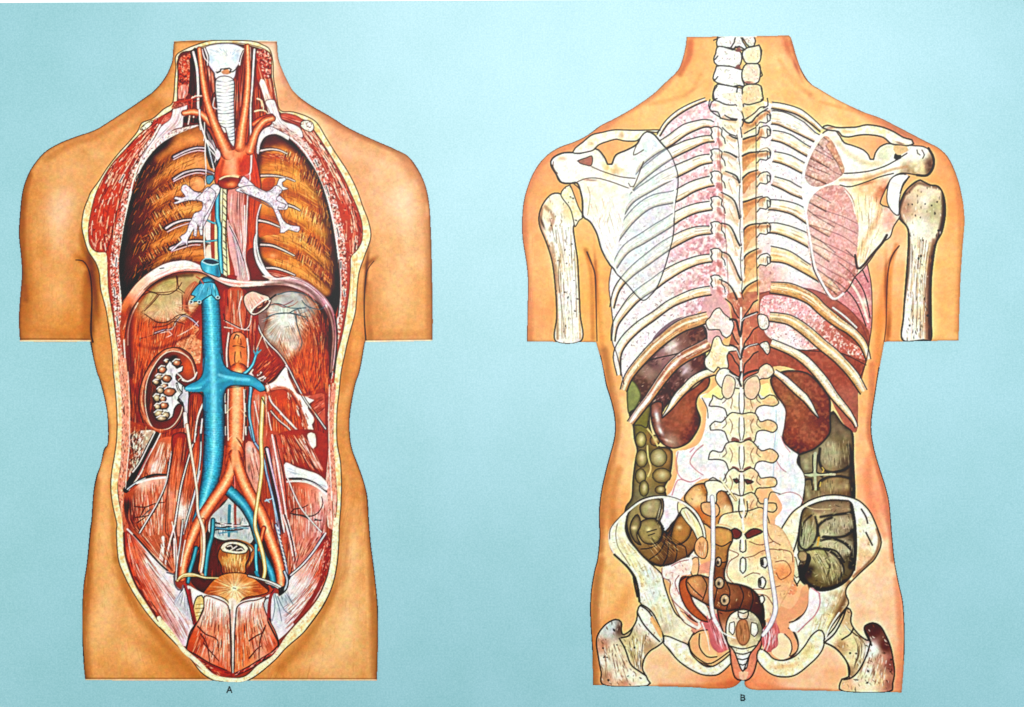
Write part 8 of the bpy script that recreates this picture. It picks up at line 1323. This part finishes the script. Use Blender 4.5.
# ---------------------------------------------------------------- printing contrast of the inks
def blur(a, k):
    for _ in range(2):
        for ax in (0, 1):
            p = [(0, 0)] * 3; p[ax] = (k + 1, k)
            c = np.cumsum(np.pad(a, p, mode='edge'), axis=ax, dtype=np.float64); n = a.shape[ax]
            a = _bx(c, ax, k, n)
    return a
def _bx(c, ax, k, n):
    s1 = [slice(None)] * 3; s2 = [slice(None)] * 3
    s1[ax] = slice(2*k+1, 2*k+1+n); s2[ax] = slice(0, n)
    c = np.concatenate([c, np.take(c, [-1], axis=ax)], axis=ax) if c.shape[ax] < 2*k+1+n else c
    return ((c[tuple(s1)] - c[tuple(s2)]) / (2*k+1)).astype(np.float32)
L0 = CV.mean(2, keepdims=True)
d1 = L0 - blur(L0, 2); d2 = L0 - blur(L0, 11)
dd = np.clip(d1 * .65, -.15, .2) + np.clip(d2 * .32, -.07, .12)
L2 = np.clip(L0 + dd + .5 * (L0 - .5) * L0 * (1 - L0), .01, 1)
CV *= L2 / np.maximum(L0, .02)
hot = np.clip(CV - 1, 0, None).sum(2, keepdims=True) * .4
CV[:] = np.clip(CV + hot, 0, 1)
def tint(keys, t, sat=1.):
    w_ = np.isin(ID, [KEY[k] for k in keys]); c = CV[w_]; m = c.mean(1, keepdims=True)
    CV[w_] = np.clip((m + (c - m) * sat) * np.array(t, np.float32), 0, 1)
KA = [k for n, p_, l, k in PARTS if p_ == 'A']; KB = [k for n, p_, l, k in PARTS if p_ == 'B']
tint(KA, (1.03, 1.0, .97), 1.18); tint(['A'], (.985, .955, .91), 1.03); tint(['Achl', 'Achr'], (1.05, .97, .98), 1.0)
tint(['Blul', 'Blur'], (1.0, .985, .985), .85); tint(['Bkil', 'Bkir', 'Bliv'], (.97, 1.0, 1.02), .82)
tint(KB, (1.0, 1.0, .97), 1.25); tint(['B'], (1.0, .97, .92), 1.1); tint(['Bspl'], (1.04, .96, .88)); tint([k for k in KB if k == 'Bspi' or k[:4] == 'Bver'], (1., 1., 1.), .88); tint(['Bcor', 'Bcol'], (.95, .92, .84))
g_ = 1 + (noise(1.0, 201) - .5) * .13 + (noise(2.4, 202) - .5) * .13
g2_ = np.stack([noise(3.4, 203 + q) - .5 for q in range(3)], -1) * .08
sk = np.isin(ID, [KEY['A'], KEY['B']])[..., None]
CV *= 1 + (g_[..., None] - 1) * np.where(sk, .45, 1.) + g2_ * np.where(sk, .9, 1.)
CV[:] = np.clip(CV, 0, 1)

# every separate piece of a part becomes an object of its own; specks join what surrounds them
def pieces():
    lab = np.zeros((CH, CW), np.int32); par = [0]
    def find(i):
        while par[i] != i: par[i] = par[par[i]]; i = par[i]
        return i
    prev = []
    for y in range(CH):
        row = ID[y]; cut = np.flatnonzero(np.diff(row)) + 1; st = np.r_[0, cut]; en = np.r_[cut, CW]; cur = []; j = 0
        for a_, b_ in zip(st.tolist(), en.tolist()):
            v = int(row[a_])
            if not v: continue
            n = len(par); par.append(n)
            while j < len(prev) and prev[j][1] <= a_: j += 1
            k = j
            while k < len(prev) and prev[k][0] < b_:
                if prev[k][2] == v: par[find(n)] = find(prev[k][3])
                k += 1
            lab[y, a_:b_] = n; cur.append((a_, b_, v, n))
        prev = cur
    root = np.array([find(i) for i in range(len(par))]); return root[lab]
for pass_ in range(3):
    LAB = pieces(); cnt = np.bincount(LAB.ravel()); small = (cnt < 90)[LAB] & (ID > 0)
    if not small.any(): break
    for _ in range(14):
        ys, xs = np.nonzero(small)
        if len(ys) == 0: break
        done = np.zeros(len(ys), bool); new = ID[ys, xs].copy()
        for dy, dx in ((0, -1), (-1, 0), (0, 1), (1, 0)):
            yy, xx = np.clip(ys+dy, 0, CH-1), np.clip(xs+dx, 0, CW-1)
            ok = ~done & ~small[yy, xx] & (ID[yy, xx] > 0); new[ok] = ID[yy[ok], xx[ok]]; done |= ok
        ID[ys[done], xs[done]] = new[done]; small[ys[done], xs[done]] = False
LAB = pieces()
# ================================================================ from pigment to meshes
def lin(c):
    return np.where(c <= .04045, c / 12.92, ((c + .055) / 1.055) ** 2.4)
ALB = .71
def paper_material(name, rough=.42):
    m = bpy.data.materials.new(name); m.use_nodes = True
    nt = m.node_tree; b = nt.nodes["Principled BSDF"]
    b.inputs["Roughness"].default_value = rough
    b.inputs["Specular IOR Level"].default_value = 1.; b.inputs["IOR"].default_value = 1.6
    tc = nt.nodes.new("ShaderNodeTexCoord")
    n = nt.nodes.new("ShaderNodeTexNoise"); n.inputs["Scale"].default_value = 420; n.inputs["Detail"].default_value = 4
    bu = nt.nodes.new("ShaderNodeBump"); bu.inputs["Strength"].default_value = .06; bu.inputs["Distance"].default_value = .0006
    nt.links.new(tc.outputs["Object"], n.inputs["Vector"]); nt.links.new(n.outputs["Fac"], bu.inputs["Height"]); nt.links.new(bu.outputs["Normal"], b.inputs["Normal"])
    return m, nt, b, tc
ink, nt, b, tc = paper_material("printed_ink"); b.inputs["Specular IOR Level"].default_value = .16
at = nt.nodes.new("ShaderNodeAttribute"); at.attribute_name = "pigment"
gr = nt.nodes.new("ShaderNodeTexNoise"); gr.inputs["Scale"].default_value = 600; gr.inputs["Detail"].default_value = 3
mr = nt.nodes.new("ShaderNodeMapRange"); mr.inputs["From Min"].default_value = .3; mr.inputs["From Max"].default_value = .7; mr.inputs["To Min"].default_value = .93; mr.inputs["To Max"].default_value = 1.07
mx = nt.nodes.new("ShaderNodeMix"); mx.data_type = 'RGBA'; mx.blend_type = 'MULTIPLY'; mx.inputs[0].default_value = 1
nt.links.new(tc.outputs["Object"], gr.inputs["Vector"]); nt.links.new(gr.outputs["Fac"], mr.inputs["Value"])
nt.links.new(at.outputs["Color"], mx.inputs[6]); nt.links.new(mr.outputs["Result"], mx.inputs[7]); nt.links.new(mx.outputs[2], b.inputs["Base Color"])

sheet_m, nt, b, tc = paper_material("teal_printed_paper", .42)
def tex(scale, detail, rough=.6):
    n = nt.nodes.new("ShaderNodeTexNoise"); n.inputs["Scale"].default_value = scale; n.inputs["Detail"].default_value = detail; n.inputs["Roughness"].default_value = rough
    nt.links.new(tc.outputs["Object"], n.inputs["Vector"]); return n
def mixc(fac, a, c):
    x = nt.nodes.new("ShaderNodeMix"); x.data_type = 'RGBA'
    nt.links.new(fac, x.inputs[0])
    for s_, v in ((6, a), (7, c)):
        if isinstance(v, tuple): x.inputs[s_].default_value = v
        else: nt.links.new(v, x.inputs[s_])
    return x.outputs[2]
def ramp(src, lo, hi):
    r = nt.nodes.new("ShaderNodeMapRange"); r.inputs["From Min"].default_value = lo; r.inputs["From Max"].default_value = hi; nt.links.new(src, r.inputs["Value"]); return r.outputs["Result"]
def C4(h, k=ALB): v = lin(hx(h)) * .8 / .71 * k; return (float(v[0]), float(v[1]), float(v[2]), 1.)
c1 = mixc(ramp(tex(9, 3).outputs["Fac"], .35, .65), C4('74b6bc'), C4('8cc4cf'))
c2 = mixc(ramp(tex(150, 5, .7).outputs["Fac"], .35, .65), C4('70afb8'), C4('94c8d0'))
c3 = mixc(ramp(tex(420, 4, .7).outputs["Fac"], .4, .62), C4('6aacb6'), C4('a0ced6'))
x = nt.nodes.new("ShaderNodeMix"); x.data_type = 'RGBA'; x.inputs[0].default_value = .4; nt.links.new(c1, x.inputs[6]); nt.links.new(c2, x.inputs[7])
y = nt.nodes.new("ShaderNodeMix"); y.data_type = 'RGBA'; y.inputs[0].default_value = .4; nt.links.new(x.outputs[2], y.inputs[6]); nt.links.new(c3, y.inputs[7])
nt.links.new(y.outputs[2], b.inputs["Base Color"])
white_m, nt, b, tc = paper_material("white_paper_margin", .5); b.inputs["Base Color"].default_value = (.78, .79, .79, 1)

col = scene.collection
def wx(px): return (px - 512) * U
def wz(py): return (353.5 - py) * U
chart = bpy.data.objects.new("anatomy_chart", None); col.objects.link(chart)
chart["label"] = "flat teal printed anatomy chart with a front view and a back view of a torso"; chart["category"] = "anatomy chart"
def flat(name, pts, y, m, parent):
    me = bpy.data.meshes.new(name); me.from_pydata([(wx(a), y, wz(c)) for a, c in pts], [], [tuple(range(len(pts)))]); me.materials.append(m)
    o = bpy.data.objects.new(name, me); col.objects.link(o); o.parent = parent; return o
def slab(name, pts, y0, y1, m, parent):
    n = len(pts); v = [(wx(a), y0, wz(c)) for a, c in pts] + [(wx(a), y1, wz(c)) for a, c in pts]
    f = [tuple(range(n))[::-1], tuple(range(n, 2*n))] + [(i, (i+1) % n, n + (i+1) % n, n + i) for i in range(n)]
    me = bpy.data.meshes.new(name); me.from_pydata(v, [], f); me.materials.append(m)
    o = bpy.data.objects.new(name, me); col.objects.link(o); o.parent = parent; return o
# teal field, with the white margin of the sheet along its top edge (slightly askew in the photograph)
teal = slab("sheet", [(-60, 3.2), (-60, 760), (1084, 760), (1084, -5), (600, -.2), (300, 1.4)], 0, .0012, sheet_m, chart)
teal["label"] = "teal paper of the chart"
slab("paper_margin", [(-60, -60), (-60, 3.2), (300, 1.4), (600, -.2), (1084, -5), (1084, -60)], 0, .0012, white_m, chart)

# grid corners carry the pigment of the four cells that meet there
pad = np.pad(CV, ((1, 1), (1, 1), (0, 0)), mode='edge'); msk = np.pad((ID > 0).astype(np.float32), 1)
num = sum((pad * msk[..., None])[a:a+CH+1, c:c+CW+1] for a in (0, 1) for c in (0, 1)); den = sum(msk[a:a+CH+1, c:c+CW+1] for a in (0, 1) for c in (0, 1))
VC = num / np.maximum(den, 1)[..., None]
VC = np.clip(lin(np.clip(VC, 0, 1)) * ALB - .012, .002, 1)
objs = {}
todo = []
for name, parent, label, key in PARTS:
    ls, ct = np.unique(LAB[ID == KEY[key]], return_counts=True); order = np.argsort(-ct)
    for n_, q in enumerate(order):
        if n_ and key in ('A', 'B'): todo.append(("skin_patch", key, None, key + "x", ls[q]))
        else: todo.append((name, parent, label, key, ls[q]))
for name, parent, label, key, lb in todo:
    ys, xs = np.nonzero(LAB == lb)
    W1 = CW + 1
    quad = np.stack([(ys+1)*W1 + xs, (ys+1)*W1 + xs+1, ys*W1 + xs+1, ys*W1 + xs], 1)
    u, inv = np.unique(quad.ravel(), return_inverse=True)
    vy, vx = u // W1, u % W1
    co = np.empty((len(u), 3), np.float32); co[:, 0] = (vx / S - 512) * U; co[:, 1] = -.0006; co[:, 2] = (353.5 - vy / S) * U
    me = bpy.data.meshes.new(name); nq = len(ys)
    me.vertices.add(len(u)); me.vertices.foreach_set("co", co.ravel())
    me.loops.add(nq*4); me.loops.foreach_set("vertex_index", inv.astype(np.int32).ravel())
    me.polygons.add(nq); me.polygons.foreach_set("loop_start", np.arange(0, nq*4, 4, dtype=np.int32))
    me.update(calc_edges=True)
    ca = me.color_attributes.new("pigment", 'FLOAT_COLOR', 'POINT')
    cc = np.ones((len(u), 4), np.float32); cc[:, :3] = VC[vy, vx]
    ca.data.foreach_set("color", cc.ravel())
    me.materials.append(ink)
    o = bpy.data.objects.new(name, me); col.objects.link(o)
    o.parent = objs[parent] if parent in objs else chart
    if label: o["label"] = label
    objs.setdefault(key, o)
